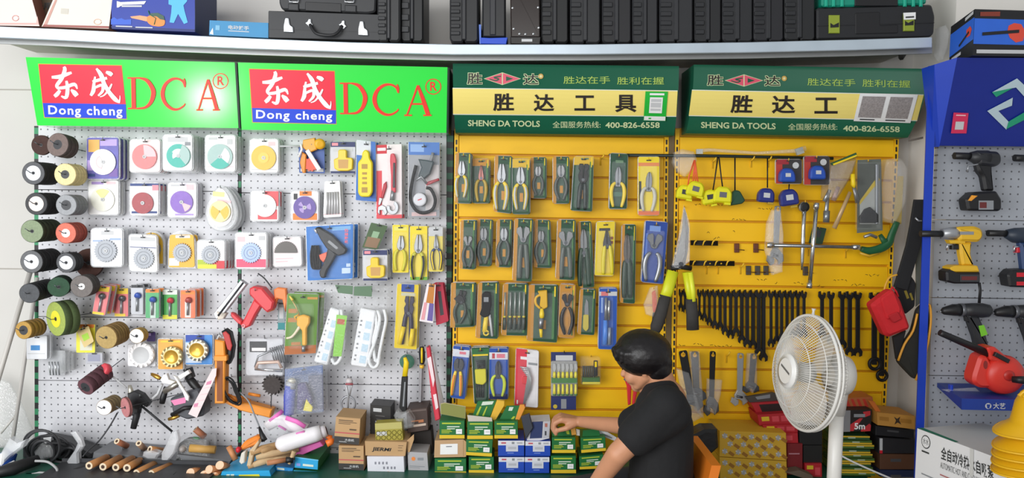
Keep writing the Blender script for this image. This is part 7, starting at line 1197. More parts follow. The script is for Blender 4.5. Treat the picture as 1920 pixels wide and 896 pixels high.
one('orange_cone', 'orange plastic scraper handle behind the wood pieces', 'handle', prism(rr([(450, 838), (458, 828), (480, 818), (490, 820), (484, 834), (462, 842), (450, 846)], 4), -.2144, .04, M('f08a2c', .45), 3)); one('tube_nozzle', 'red plastic cap beside the orange scraper handle', 'cap', ball((447, 843, -.2211), 5, 6, .012, RED, 12))
# foam cans
t = Th('foam_can', 'white and pink foam can lying on the wood pieces', 'can', (560, 850, -.201)); FW = M('f3eff2', .45, 0, .04, 30)
t.p('can_body', tube([(520, 836, -.2278, 8), (524, 834, -.2278, 14), (534, 831, -.2211, 16), (590, 814, -.1943, 15), (602, 810, -.1876, 14)], 15, FW, 18)); t.p('cap', tube([(600, 811, -.1876, 12), (612, 807, -.1809, 11)], 12, M('d9d2d6', .5), 14)); t.p('dark_mouth', tube([(610, 808, -.1822), (613, 807, -.1796)], 8, M('4a2a2a', .6), 12)); t.p('pink_print', tube([(556, 816, -.2245), (572, 811, -.2178)], 5, M('ee86c8', .5), 8, .5)); t.p('stripe_print', tube([(526, 845, -.2311), (560, 836, -.2211), (600, 824, -.201)], 2.2, M('b46ac0', .5), 6, .5))
t = Th('foam_can', 'pink and white foam can behind, under the dark blue bag', 'can', (548, 815, -.134)); t.p('can_body', tube([(500, 800, -.1474, 9), (520, 786, -.134, 13), (545, 795, -.134, 14), (575, 806, -.134, 12)], 13, FW, 16)); t.p('pink_print', tube([(536, 783, -.1642), (556, 790, -.1642), (572, 800, -.1608)], 4.5, M('ee7ac4', .5), 8, .5)); t.p('pink_print', tube([(506, 790, -.1575), (518, 780, -.1541), (530, 770, -.134)], 4, M('ee7ac4', .5), 8, .5)); t.p('purple_stripe', tube([(522, 798, -.1608), (536, 806, -.1642)], 2, M('d04ab0', .5), 6))
one('plastic_bag', 'clear bag crumpled between the foam cans and black plug', 'plastic bag', prism([(492, 802), (506, 788), (524, 790), (540, 808), (530, 824), (506, 826), (494, 816)], -.1943, .05, HAZY, 4))
one('tube_nozzle', 'orange tubular cap at the mouth of the white foam can', 'cap', tube([(622, 822, -.1675, 6), (620, 828, -.1742, 7), (612, 832, -.1809, 7)], 6, M('f07a2c', .45), 12) + tube([(612, 818, -.1742), (622, 820, -.1675)], 4, M('f07a2c', .45), 8))
one('pink_box', 'pink and purple box edge under the white foam can', 'carton', prism([(526, 852), (600, 828), (606, 836), (560, 856), (530, 858)], -.1943, .06, M('c45a9c', .5), 1))
# paper rolls and tubes on the green deck
RT = M('b87f4a', .6, 0, .15, 30); RL = M('e8d4b4', .7)
def roll(label, a, b, Ya, Yb, r, m=RT, hollow=True, name='abrasive_roll', grp=None, face=RL):
    t = Th(name, label, 'roll', (b[0], b[1] + r, Yb), grp); t.p('roll_body', tube([(a[0], a[1], Ya), (b[0], b[1], Yb)], r, m, 14))
    A = P(*a, Ya); dvec = (P(*b, Yb) - A).normalized(); g = lathe((a[0], a[1], Ya), [(.01, -.0006), (r, -.0006)], face, 14, dvec)
    t.p('end_face', g)
    if hollow: t.p('core', lathe((a[0], a[1], Ya), [(.01, -.0012), (r * .5, -.0012)], M('4a3426', .7), 12, dvec))
    return t
for i, (a, b) in enumerate((((167, 873), (200, 858)), ((193, 875), (224, 859)), ((217, 876), (248, 860)), ((238, 877), (262, 864)), ((256, 887), (292, 869)), ((284, 888), (322, 872)))):
    roll('brown paper roll lying in the front row on the deck, hollow end showing', a, b, -.2814, -.1742, 7.2, grp='brown paper rolls in the front row')
roll('brown paper roll lowest in the row, cut by the picture edge', (305, 900), (340, 887), -.2814, -.1876, 7)
roll('reddish tube propped up, first of the raised tubes before the pegboard', (219, 827), (238, 836), -.134, -.0804, 5.5, M('a8694a', .6)); roll('reddish tube propped up beside a raised brown tube', (260, 831), (272, 842), -.134, -.0804, 5.5, M('9a7a62', .6)); roll('raised brown tube overlapping the propped reddish tube', (281, 842), (305, 845), -.1474, -.0938, 6.2); roll('reddish tube standing on wire above the large tan tube', (366, 804), (384, 819), -.0938, -.08, 6, M('a8694a', .6)); roll('large tan tube lying across before the pegboard', (356, 840), (404, 843), -.1474, -.134, 7.5, M('c79a50', .6), face=M('d8b47a', .7)); roll('orange-brown rod leaning beside the red cap', (429, 837), (442, 862), -.1742, -.1876, 5.5, HND, False)
for i, (a, b, r) in enumerate((((357, 886), (376, 884), 8), ((382, 890), (400, 889), 7.5), ((392, 880), (418, 883), 8), ((412, 872), (428, 878), 8), ((402, 893), (418, 896), 7.5))): roll('pale-ended wooden dowel in the heap beside the turquoise box', a, b, -.2814, -.201, r, HND, False, 'wooden_dowel', 'wooden dowels in the heap', M('f0c8a4', .6))
for x, y, b in ((231, 836, 852), (265, 842, 856), (394, 848, 866)): one('wire_stand', 'thin wire stand under a raised tube', 'stand', tube([(x, y, -.1005), (x - 3, b, -.1005)], .9, DGREY, 6) , 'wire stands under the raised tubes')
MT = M('77797c', .45, .3, .1, 20)
tz = P(300, 880, -.2); tx0, tx1 = P(112, 870, -.2).x, P(416, 870, -.2).x
t = Th('metal_tray', 'wide dark metal tray under the front row of paper rolls', 'tray', Vector(((tx0 + tx1) / 2, -.2, ZD))); DT = M('3c3d40', .5, .2, .2, 25)
t.p('tray_floor', wbox(tx0, tx1, -.40, -.185, ZD + .0005, ZD + .006, DT)); t.p('tray_edge', wbox(tx0, tx1, -.405, -.40, ZD + .0005, ZD + .02, DT)); t.p('tray_edge', wbox(tx0, tx1, -.185, -.18, ZD + .0005, ZD + .02, DT))
for i in range(12):
    x = 150 + i * 21; one('rasp', 'dark flat file lying among the paper rolls on the dark tray', 'file', tube([(x - 14, 893 + i % 3, -.3, 4), (x + 12, 876 - i % 2 * 3, -.16, 5)], 5, M('2c2e30', .5, .4, .3, 80), 8, .4), 'dark files on the metal tray')
one('metal_tray', 'grey metal tray edge holding the raised tubes', 'tray', prism([(175, 848), (330, 862), (330, 880), (172, 872)], -.1608, .15, MT, 1)); one('metal_tray', 'grey metal tray under the large tan tube', 'tray', prism([(332, 852), (432, 864), (430, 880), (346, 878)], -.1608, .15, MT, 1))
t = Th('blister_tool', 'black tool in a clear shell behind the large tan tube', 'tool pack', (360, 862, -.1139)); t.p('tool_body', prism(rr([(334, 832), (346, 826), (376, 830), (386, 838), (376, 856), (346, 862), (332, 856)], 5), -.1273, .06, M('2a2a2c', .5), 3)); t.p('round_part', ball((343, 841, -.1407), 7, 7, .02, M('a8a09a', .4), 12)); t.p('shell', prism(rr([(330, 822), (390, 824), (392, 864), (328, 866)], 6), -.1441, .09, HAZY, 3))
one('plastic_bag', 'tall twisted clear bag standing before the foam gun barrel', 'plastic bag', prism([(321, 812), (330, 808), (334, 826), (326, 850), (310, 870), (302, 874), (302, 850), (312, 832)], -.1809, .03, MILK, 2)); one('plastic_bag', 'clear crumpled bag beneath the raised brown tube', 'plastic bag', prism([(268, 848), (284, 846), (298, 850), (292, 862), (276, 862), (266, 856)], -.1675, .04, MILK, 3)); one('plastic_bag', 'white twisted plastic bag hanging down beside the black hoses', 'plastic bag', prism([(130, 812), (140, 810), (150, 824), (154, 838), (146, 850), (147, 872), (134, 884), (126, 880), (124, 866), (138, 846), (144, 832)], -.201, .03, MILK, 3))
one('bottle', 'green glass-like fitting beside the propped reddish tube', 'fitting', tube([(362, 820, -.0871, 2), (370, 823, -.0871, 5), (374, 828, -.0871, 4)], 4, M('1f8a4a', .3), 10))
# hoses and poles on the left
HB = M('3a3a3c', .5)
t = Th('hose_coil', 'coiled black hose lying on the deck by the leaning pipes', 'hose', (79, 875, -.1876))
for dx, dy, rx, ry, Y in ((0, 0, 33, 31, -.2144), (2, 10, 21, 22, -.201), (-4, -8, 30, 24, -.134), (12, 4, 40, 26, -.1474)): t.p('coil', tube([(79 + dx + rx * math.cos(a), 838 + dy + ry * math.sin(a), Y + .03 * math.sin(a)) for a in [2 * math.pi * i / 26 for i in range(26)]], 2.4, HB, 8, closed=True))
t.p('bag', prism([(62, 848), (76, 832), (92, 836), (94, 858), (80, 864), (66, 860)], -.1943, .03, HAZY, 3)); t.p('label_tag', prism([(81, 821), (96, 819), (95, 830), (84, 831)], -.1876, .003, LGREY))
t = Th('hose_coil', 'dark tangled hoses heaped behind the coiled black hose', 'hose', (110, 866, -.1206))
for i in range(7): t.p('loop', tube([(100 + i * 5 + (34 - i * 3) * math.cos(a), 846 + i * 1.5 + (16 + i % 3 * 4) * math.sin(a), -.134 + .05 * math.sin(a + i)) for a in [2 * math.pi * k / 20 for k in range(20)]], 2.6, M('242426', .6), 8, closed=True))
one('suction_pipe', 'thick black pipe lying towards the viewer at the lower corner', 'pipe', tube([(-40, 905, -.3685, 14), (20, 880, -.3216, 13), (72, 862, -.2412, 10)], 12, M('1b1b1d', .55), 14)); one('suction_pipe', 'black rubber pipe lying under the first paper rolls', 'pipe', tube([(122, 905, -.2814, 12), (150, 886, -.2412, 12), (178, 872, -.1742, 11)], 12, M('232325', .6), 14))
one('grey_hose', 'thin pale grey hose looping over the thick black pipe', 'hose', tube([(66, 864, -.2814), (90, 866, -.2814), (107, 880, -.2814), (100, 890, -.2881), (74, 886, -.2948), (50, 896, -.3015)], 2.4, M('a8a8a8', .5), 8, k=4))
one('plastic_bag', 'black crumpled bag behind the coiled hose', 'plastic bag', prism([(40, 838), (70, 822), (110, 830), (140, 838), (168, 852), (172, 866), (120, 868), (40, 866)], -.13, .1, M('1f1f21', .4, 0, .3, 30, .8), 5))
t = Th('spray_can', 'blue and white bottle pack lying at the far lower corner', 'bottle pack', (14, 890, -.268)); t.p('bottle', tube([(-10, 890, -.268, 16), (10, 862, -.2412, 18), (24, 846, -.2211, 10)], 16, M('1f4a9c', .42), 14)); t.p('wrap', prism([(0, 850), (16, 822), (30, 832), (46, 826), (40, 840), (18, 856), (6, 868)], -.2814, .04, MILK, 3)); t.p('label_print', tube([(4, 878, -.3082), (28, 866, -.3015)], 4, LGREY, 8, .5)); t.p('wrap', prism([(-10, 856), (8, 846), (4, 876), (-10, 884)], -.2814, .03, W1, 3))
PV = M('c4c0ba', .5, 0, .12, 10)
def pole(label, a, b, r, Ya, Yb): one('pipe', label, 'pipe', tube([(*a, Ya), (*b, Yb)], r, PV, 12))
pole('pale grey pipe leaning on the white wall, nearest to the wheels', (58, 505), (-30, 800), 4.5, -.06, -.2814); pole('grey pipe leaning behind the nearest pale pipe', (70, 520), (20, 880), 3.4, .0, -.1072); pole('thin pale strip leaning at the lower wall by the pipes', (28, 780), (2, 812), 2, -.067, -.0804)
one('plastic_sheet', 'cloudy clear plastic sheeting against the wall beside the pegboard', 'plastic sheet', prism([(-30, 700), (14, 720), (36, 760), (58, 812), (62, 850), (-30, 850)], -.02, .03, HAZY, 4))
# ------------------------------------------------------------------ goods behind and beside the fan
YX = M('d2a52c', .55, 0, .08, 15); YXD = M('9c6a1e', .6); PLG = M('a8aaac', .45)
def ybx(label, q, Y):
    t = carton('carton', label, q, Y, .17, YX, [], M('b88a20', .55)); q = t.q
    for r in range(3):
        for c in range(5):
            u, v = .08 + c * .2 + (r % 2) * .08, .18 + r * .3
            if u > .95: continue
            x, y = bil(q, u, v); h = G()
            for k in range(3): h = h + flat([(x + 5.5 * math.cos(k * 1.05 + .4 - .25), y + 5.5 * math.sin(k * 1.05 + .4 - .25)), (x + 5.5 * math.cos(k * 1.05 + .4 + .25), y + 5.5 * math.sin(k * 1.05 + .4 + .25)), (x - 5.5 * math.cos(k * 1.05 + .4 - .25), y - 5.5 * math.sin(k * 1.05 + .4 - .25)), (x - 5.5 * math.cos(k * 1.05 + .4 + .25), y - 5.5 * math.sin(k * 1.05 + .4 + .25))], Y - .001 - k * .0002, PLG if k else LGREY)
            t.p('motif_print', h); x2, y2 = bil(q, min(.97, u + .1), v + .08); t.p('word_print', flat(RC(x2, y2, 11, 6, 35), Y - .001, YXD))
    return t
ybx('yellow patterned box, upper of the two beside the orange chair', [(1349, 808), (1474, 812), (1475, 864), (1349, 856)], -.2144); ybx('yellow patterned box, lower of the two beside the orange chair', [(1349, 857), (1475, 865), (1475, 915), (1350, 912)], -.2144)
RX = M('b8222c', .5); 
t = carton('carton', 'open red box with a dark inside hanging below the silver wrench', [(1408, 756), (1470, 752), (1472, 776), (1420, 778)], -.0938, .12, RX, [(.22, .15, .95, .85, M('2a1a1a', .6))], M('8a1a22', .5)); t.p('lid', prism([(1398, 745), (1450, 736), (1468, 742), (1466, 752), (1408, 757)], -.0804, .02, M('4a4440', .5), 1)); t.p('lid_print', flat([(1416, 744), (1444, 739), (1444, 746), (1420, 749)], -.0807, GREY))
t = carton('carton', 'red box with a yellow tag, upper one under the open red box', [(1420, 778), (1486, 774), (1487, 795), (1424, 798)], -.134, .12, RX, [(.1, .2, .32, .6, M('e0c02c', .5)), (.4, .2, .6, .7, M('d84a54', .5)), (.66, .2, .9, .7, M('d84a54', .5))], M('8a1a22', .5)); carton('carton', 'red box with a yellow tag, lower one under the open red box', [(1430, 797), (1497, 796), (1496, 812), (1434, 812)], -.1474, .12, RX, [(.1, .15, .32, .6, M('e0c02c', .5)), (.4, .2, .6, .7, M('d84a54', .5)), (.66, .2, .9, .7, M('d84a54', .5))], M('8a1a22', .5))
t = carton('carton', 'dark red box standing between yellow pattern and black boxes', [(1476, 832), (1505, 832), (1505, 890), (1476, 890)], -.1742, .12, M('7a1a20', .55), [(.1, .3, .8, .34, M('b8808a', .5))], M('5a1418', .55)); carton('carton', 'small red carton with pale lines above the dark red box', [(1470, 813), (1496, 812), (1497, 831), (1470, 831)], -.1608, .1, RX, [(.1, .2, .6, .7, M('d84a54', .5))], M('8a1a22', .5)); carton('carton', 'black box, upper one behind the fan pole', (1499, 806, 1542, 834), -.1608, .12, M('1a1a1a', .6)); carton('carton', 'black box, lower one behind the fan pole', (1506, 835, 1542, 868), -.1608, .12, M('1c1b1a', .6)); carton('carton', 'red box with a yellow tag at the foot of the fan pole', (1509, 869, 1541, 905), -.1742, .12, RX, [(.12, .1, .5, .3, M('e0c02c', .5)), (.6, .2, .9, .6, M('d84a54', .5))], M('8a1a22', .5)); carton('carton', 'grey brown flat carton in front of the dark red box', [(1474, 886), (1500, 882), (1524, 892), (1526, 912), (1474, 912)][:4], -.2278, .05, M('6a5a4a', .7))
t = carton('carton', 'black and red striped tape measure carton with large white lettering', [(1570, 769), (1635, 768), (1633, 808), (1570, 810)], -.1742, .12, M('24211f', .5), [(.12, .02, .38, 1, M('8a8a8c', .4))], M('3a2420', .5))
t.p('stripe_print', flat([(1594, 796), (1612, 784), (1618, 784), (1600, 808), (1594, 808)], -.175, M('c8343a', .5)) + flat([(1614, 806), (1630, 794), (1633, 797), (1632, 808), (1614, 809)], -.175, M('c8343a', .5)) + flat([(1618, 772), (1632, 770), (1632, 778), (1622, 782)], -.175, M('c8343a', .5)) + flat([(1571, 772), (1576, 774), (1574, 786), (1571, 784)], -.175, M('c8343a', .5))); t.p('lettering', text('5m', (1602, 793, 1622, 805), -.1754, WHT, .03)); t.p('lettering', flat(R(1601, 776, 1622, 782), -.1754, GREY))
t = carton('carton', 'orange and red striped box behind the striped tape measure carton', [(1580, 747), (1636, 744), (1640, 766), (1582, 768)], -.1206, .1, M('b8683a', .5), [], M('8a4a2a', .5)); t.p('stripe_print', sum([flat([(1584 + i * 11, 748), (1589 + i * 11, 748), (1597 + i * 11, 766), (1591 + i * 11, 766)], -.1213, M('c83a2c', .5)) for i in range(4)], G()))
for i in range(10):
    y = 817 + i * 8.4; dx = (i * 37 % 11) - 5; xr = 1636 + dx
    t = Th('flat_pack', 'flat green and yellow pack in the stack beside the fan pole', 'flat pack', (1604, y + 7.6, -.1608), 'flat green and yellow packs beside the fan pole'); t.p('pack', prism([(1569, y), (xr, y + .8), (xr, y + 7.8), (1569, y + 7)], -.1742 + .01 * (i % 2), .14, M('4a6a2c', .5) if i % 3 else M('2f5a34', .5), .5)); t.p('yellow_edge', prism([(1569, y + (4 if i % 2 else 0)), (xr, y + (4.8 if i % 2 else .8)), (xr, y + (7.8 if i % 2 else 3.4)), (1569, y + (7 if i % 2 else 2.6))], -.1755 + .01 * (i % 2), .002, M('d8b02c', .5))); t.p('print', flat([(1600 + dx * 2, y + 2), (1614 + dx * 2, y + 2.2), (1614 + dx * 2, y + 5), (1600 + dx * 2, y + 4.8)], -.1759 + .01 * (i % 2), M('a8b49a', .5)))
t = carton('carton', 'orange kraft carton with a dark emblem against the white wall', [(1645, 773), (1716, 780), (1716, 805), (1646, 797)], -.201, .13, M('c08a3c', .6), [(.05, .3, .3, .6, M('a8742a', .6)), (.6, .3, .9, .6, M('a8742a', .6))], M('a06a30', .6)); t.p('emblem', flat([(1676, 781), (1682, 785), (1688, 781), (1686, 788), (1690, 796), (1683, 792), (1677, 796), (1680, 788)], -.2018, M('3a2a1a', .6))); t.p('flap', prism([(1627, 750), (1640, 753), (1652, 772), (1644, 774)], -.1809, .01, M('d0722c', .5), .6))
for lb, q, Y, m in (('black carton, topmost under the orange kraft carton', [(1642, 798), (1714, 806), (1714, 822), (1642, 816)], -.1742, '1d1d20'), ('black box with a white and red end beside the flat packs', [(1648, 820), (1716, 824), (1716, 850), (1648, 850)], -.1608, '242326'), ('rusty brown box below the black boxes by the wall', [(1650, 851), (1716, 852), (1716, 880), (1650, 880)], -.1608, '5a3a26'), ('dark blue box lowest by the wall', [(1650, 881), (1716, 882), (1716, 910), (1650, 910)], -.1608, '1f2a4a')):
    carton('carton', lb, q, Y, .12, M(m, .55), [(.02, .05, .1, .8, LGREY), (.02, .8, .1, 1, RED)] if 'white and red' in lb else [(.3, .3, .6, .5, M('4a4a4c', .5))])
t = Th('plastic_bag', 'crumpled black plastic bag on the orange chair edge', 'plastic bag', (1325, 858, -.2814)); t.p('bag', prism([(1298, 818), (1322, 806), (1346, 806), (1348, 840), (1330, 856), (1312, 850)], -.2948, .1, M('1a1a1c', .35, 0, .3, 30, .8), 5))
one('white_cable', 'thin white cable slanting down across the flat packs', 'cable', tube([(1569, 850, -.2814), (1600, 866, -.2948), (1640, 884, -.3082), (1690, 905, -.3216)], 1.8, M('d8d8d8', .5), 8, k=3))
ZMIN = None
# ------------------------------------------------------------------ the fan
FY = -.58; FW_ = M('e4e2dc', .35, 0, .03, 8); FWR = M('d6d4ce', .4, 0, .03, 8)
t = Th('pedestal_fan', 'white pedestal fan with a round wire guard before the yellow panel', 'fan', drop(P(1555, 880, FY)))
C = P(1511, 698, FY); RF = 108 * S(FY); N = Vector((-.985, -.15, .09)).normalized()
U = N.cross(Vector((0, 0, 1))).normalized(); V = U.cross(N) * -1 if U.cross(N).z < 0 else U.cross(N)
def fp(r, a, h): return C + (U * math.cos(a) + V * math.sin(a)) * (RF * r) + N * h
def wires(n, r0, H, rad, r1=1.0):
    g = G()
    for k in range(n):
        a = 2 * math.pi * k / n; pts = []
        for i in range(7):
            r = r0 + (r1 - r0) * i / 6; pts.append(fp(r, a, H * (1 - ((r - r0) / (1 - r0)) ** 2.2)))
        g = g + tube3(pts, rad, FW_, 5)
    return g
def ring(r, h, rad, n=60, m=FW_): return tube3([fp(r, 2 * math.pi * k / n, h) for k in range(n)], rad, m, 8, closed=True)
HF = .07
hh = lambda r: HF * (1 - ((r - .3) / .7) ** 2.2)
t.p('front_grille', wires(96, .3, HF, .0011)); t.p('guide_ring', ring(.62, hh(.62), .0016)); t.p('guide_ring', ring(.86, hh(.86), .0016))
t.p('rim', ring(1.0, 0, .0055, 72)); t.p('rim', ring(1.0, -.014, .004, 72)); t.p('rear_grille', wires(80, .25, -.1, .001)); t.p('guide_ring', ring(.75, -.1 * (1 - ((.75 - .25) / .75) ** 2.2), .0014))
def disc_n(c, prof, m, n=36):
    g = G()
    for r, h in prof:
        for k in range(n): a = 2 * math.pi * k / n; g.v.append(c + (U * math.cos(a) + V * math.sin(a)) * r + N * h)
    for i in range(len(prof) - 1):
        for k in range(n): l = (k + 1) % n; g.f.append(((i * n + k, i * n + l, (i + 1) * n + l, (i + 1) * n + k), m, True))
    g.f.append((tuple(range(n)), m, False)); g.f.append((tuple((len(prof) - 1) * n + k for k in range(n)), m, False)); return g
t.p('centre_badge', disc_n(C, [(RF * .22, HF + .008), (RF * .28, HF + .006), (RF * .31, HF - .002), (RF * .3, HF - .008)], M('efeeea', .35)))
bq = [C + N * (HF + .0088) + U * (RF * x) + V * (RF * y) for x, y in ((-.15, -.05), (.15, .06), (.15, .1), (-.15, -.01))]
g = G(); g.v = bq; g.f = [((0, 1, 2, 3), M('6a6a6a', .5), False)]; t.p('badge_print', g)
BLADE = clear('fan_blade', .55, (.78, .78, .76), .2)
for b in range(3):
    g = G(); n = 10
    for i in range(n + 1):
        r = .16 + .74 * i / n; w0 = .3 + .55 * math.sin(math.pi * min(1, i / n * .9 + .08)); a0 = b * 2.094 + .35 * i / n
        for j in range(6): s = j / 5 - .5; g.v.append(fp(r, a0 + s * w0 * 1.6, s * .045 - .005))
    for i in range(n):
        for j in range(5): g.f.append(((i * 6 + j, i * 6 + j + 1, i * 6 + j + 7, i * 6 + j + 6), BLADE, True))
    t.p('blade', g)
t.p('blade_hub', disc_n(C, [(RF * .1, .03), (RF * .17, .022), (RF * .18, -.02)], M('c9c8c2', .4)))
t.p('motor_housing', disc_n(C, [(RF * .2, -.085), (RF * .34, -.1), (RF * .38, -.12), (RF * .34, -.15), (RF * .2, -.168), (.004, -.172)], FWR))
t.p('rim_clip', tube3([fp(1.02, math.pi / 2, 0), fp(1.08, math.pi / 2, 0), fp(1.13, math.pi / 2, 0)], [.006, .004, .008], FWR, 8)); t.p('rim_clip', tube3([fp(1.0, .25, .0), fp(1.06, .25, -.005)], .008, FWR, 8))
mc = C - N * .13; px = P(1556, 800, FY + .07)
base = Vector((px.x, mc.y, 0)); top_ = Vector((px.x, mc.y, mc.z - .03))
t.p('neck', tube3([mc, Vector((mc.x * .4 + px.x * .6, mc.y, mc.z - .05)), Vector((px.x, mc.y, mc.z - .14))], [.03, .034, .027], FWR, 16)); t.p('pole', tube3([Vector((px.x, mc.y, mc.z - .12)), Vector((px.x, mc.y, .42))], .024, FW_, 20)); t.p('lower_pole', tube3([Vector((px.x, mc.y, .44)), Vector((px.x, mc.y, .03))], .019, FWR, 16)); t.p('pole_collar', tube3([Vector((px.x, mc.y, .42)), Vector((px.x, mc.y, .47))], .031, FWR, 16))
g = G(); n = 30
for r, z in ((.145, 0), (.15, .02), (.13, .035), (.03, .05)):
    for k in range(n): a = 2 * math.pi * k / n; g.v.append(base + Vector((r * math.cos(a), r * math.sin(a), z)))
for i in range(3):
    for k in range(n): l = (k + 1) % n; g.f.append(((i * n + k, i * n + l, (i + 1) * n + l, (i + 1) * n + k), FW_, True))
g.f.append((tuple(range(n)), FW_, False)); g.f.append((tuple(3 * n + k for k in range(n)), FW_, False)); t.p('base', g)
# ------------------------------------------------------------------ pump carton and hard hats
WC = M('e6e6e6', .6, 0, .03, 5); YW0 = -.62
a, b, c = P(1720, 803, YW0 - .02), P(1823, 848, YW0 - .22), P(1876, 862, YW0 - .20)
ZT = (a.z + b.z) / 2
def at_z(x, y, z):
    d = RM @ Vector(((x - 960) / FPX, -(y - 448) / FPX, -1.0)); return CAM + d * ((z - CAM.z) / d.z)
ZT = P(1720, 803, -.5).z
fa, fb, fc = at_z(1720, 803, ZT), at_z(1823, 849, ZT), at_z(1890, 866, ZT)
e1 = (fc - fa); e1.z = 0; bk = Vector((-e1.y, e1.x, 0)).normalized() * .3
fc = fa + e1; dn = Vector((0, 0, ZD - ZT + .001))
t = Th('pump_carton', 'white pump carton with green lettering edge beside the hard hats', 'carton', Vector(((fa.x + fc.x) / 2, (fa.y + fc.y) / 2, ZD)))
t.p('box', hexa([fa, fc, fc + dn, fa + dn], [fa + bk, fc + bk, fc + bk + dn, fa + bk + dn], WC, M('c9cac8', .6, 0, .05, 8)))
L1 = e1.length; ex = e1.normalized(); nrm = Vector((ex.y, -ex.x, 0))
def wf(u, v, e=.0012): return fa + ex * (L1 * u) + dn * v + nrm * e
def wq(pts, m, e=.0012):
    g = G(); g.v = [wf(u, v, e) for u, v in pts]; g.f = [(tuple(range(len(pts))), m, False)]; return g
def wtext(body, u0, v0, u1, v1, m, bold=0, e=.0014):
    g = text(body, (0, 0, 1000, 1000), 0, m, bold); h = G(); h.f = g.f
    O = P(0, 0, 0); X = P(1000, 0, 0) - O; Yv = P(0, 1000, 0) - O
    for q in g.v:
        r = q - O; v = (r.z - 0) ; 
        A = X.x * Yv.z - Yv.x * X.z; s = (r.x * Yv.z - Yv.x * r.z) / A; k = (X.x * r.z - r.x * X.z) / A
        h.v.append(wf(u0 + (u1 - u0) * s, v0 + (v1 - v0) * k, e))
    return h
INK2 = M('3a3c3c', .6)
t.p('lettering', wtext('全自动冷热水自吸泵', .3, .1, .86, .25, INK2, .02)); t.p('lettering', wtext('AUTOMATIC HOT AND COLD WATER PUMP', .3, .28, .86, .35, M('6a6c6c', .6))); t.p('emblem', wq([(.115 + .055 * math.cos(a), .12 + .08 * math.sin(a)) for a in [i * .4 for i in range(16)]], INK2) + wq([(.115 + .047 * math.cos(a), .12 + .068 * math.sin(a)) for a in [i * .4 for i in range(16)]], WC, .0016)); t.p('emblem', wtext('水水', .08, .08, .15, .15, INK2, 0, .002)); t.p('print', wq([(.07, .23), (.16, .23), (.16, .25), (.07, .25)], INK2)); t.p('print', wq([(.3, .42), (.6, .42), (.6, .435), (.3, .435)], M('b06a6a', .6)))
for i in range(3): t.p('print', wq([(.08, .5 + i * .12), (.26, .5 + i * .12), (.26, .515 + i * .12), (.08, .515 + i * .12)], GREY))
g = G(); g.v = [fa + Vector((0, 0, .0012)), fa + ex * (.45 * L1) + Vector((0, 0, .0012)), fa + ex * (.45 * L1) + bk * .05 + Vector((0, 0, .0012)), fa + bk * .08 + Vector((0, 0, .0012))]; g.f = [((0, 1, 2, 3), M('1f7a5a', .5), False)]; t.p('green_edge', g)
g = G(); g.v = [wf(.62, -.0, .003), wf(.66, 0, .003), wf(.67, .3, .003), wf(.63, .3, .003)]; g.f = [((0, 1, 2, 3), M('cfcfcb', .4), False)]; t.p('tape', g)
HY = M('eab41a', .35, 0, .03, 6); HF_ = .91; hx, hy_ = P(1976, 800, -.95).x, -.95
def hat(k, z, label):
    t = Th('hard_hat', label, 'hard hat', Vector((hx, hy_, z)), None); n = 40; s = S(hy_)
    prof = [(.155, 0.0), (.15, .004), (.128, .022), (.122, .05), (.116, .085), (.1, .118), (.07, .14), (.03, .15), (.001, .151)]
    prof = [(r * HF_, h * HF_) for r, h in prof]; g = G()
    for i, (r, h) in enumerate(prof):
        for q in range(n):
            a = 2 * math.pi * q / n; fr = max(0, math.cos(a - math.pi)) ** 3
            rx = r * 1.0 + (.03 * fr if i < 2 else 0); g.v.append(Vector((hx + rx * math.cos(a), hy_ + r * .86 * math.sin(a), z + h - (.012 * fr if i < 2 else 0))))
    for i in range(len(prof) - 1):
        for q in range(n): l = (q + 1) % n; g.f.append(((i * n + q, i * n + l, (i + 1) * n + l, (i + 1) * n + q), HY, True))
    t.p('shell', g)
    rg = G()
    for yy in (-.02, 0, .02): rg = rg + tube3([Vector((hx + x * HF_, hy_ + yy, z + h * HF_)) for x, h in ((-.105, .108), (-.06, .146), (0, .156), (.06, .146), (.105, .108))], .006, HY, 8)
    t.p('crown_ridge', rg); t.p('lip', tube3([Vector((hx + (.155 + .03 * max(0, math.cos(a - math.pi)) ** 3) * HF_ * math.cos(a), hy_ + .134 * HF_ * math.sin(a), z - .012 * max(0, math.cos(a - math.pi)) ** 3)) for a in [2 * math.pi * q / 40 for q in range(40)]], .0035, HY, 6, closed=True))
    if k == 0:
        def sp(a, r, h): r *= HF_; h *= HF_; return Vector((hx + r * math.cos(a), hy_ + r * .86 * math.sin(a), z + h))
        g = G(); g.v = [sp(3.62, .124, .06), sp(3.86, .124, .06), sp(3.86, .112, .1), sp(3.62, .112, .1)]; g.f = [((0, 1, 2, 3), M('dfe6ea', .4), False)]; t.p('sticker', g)
        g = G(); g.v = [sp(3.66, .1255, .064), sp(3.82, .1255, .064), sp(3.76, .115, .095)]; g.f = [((0, 1, 2), M('2f7ac8', .4), False)]; t.p('sticker_print', g)
z0 = P(1880, 806, hy_).z; step = 15.5 * S(hy_)
for k, lb in enumerate(('yellow hard hat with a small sticker, topmost of the stack', 'yellow hard hat, second from the top of the stack', 'yellow hard hat, third from the top of the stack', 'yellow hard hat, fourth from the top of the stack', 'yellow hard hat, fifth from the top of the stack')):
    hat(k, z0 - (0 if k == 0 else .02 + step * k), lb)
zl = z0 - .02 - step * 4 - .012
one('hat_carton', 'plain carton under the stack of yellow hard hats', 'carton', wbox(hx - .07, hx + .07, hy_ - .08, hy_ + .08, ZD, zl, M('b8946a', .8)))
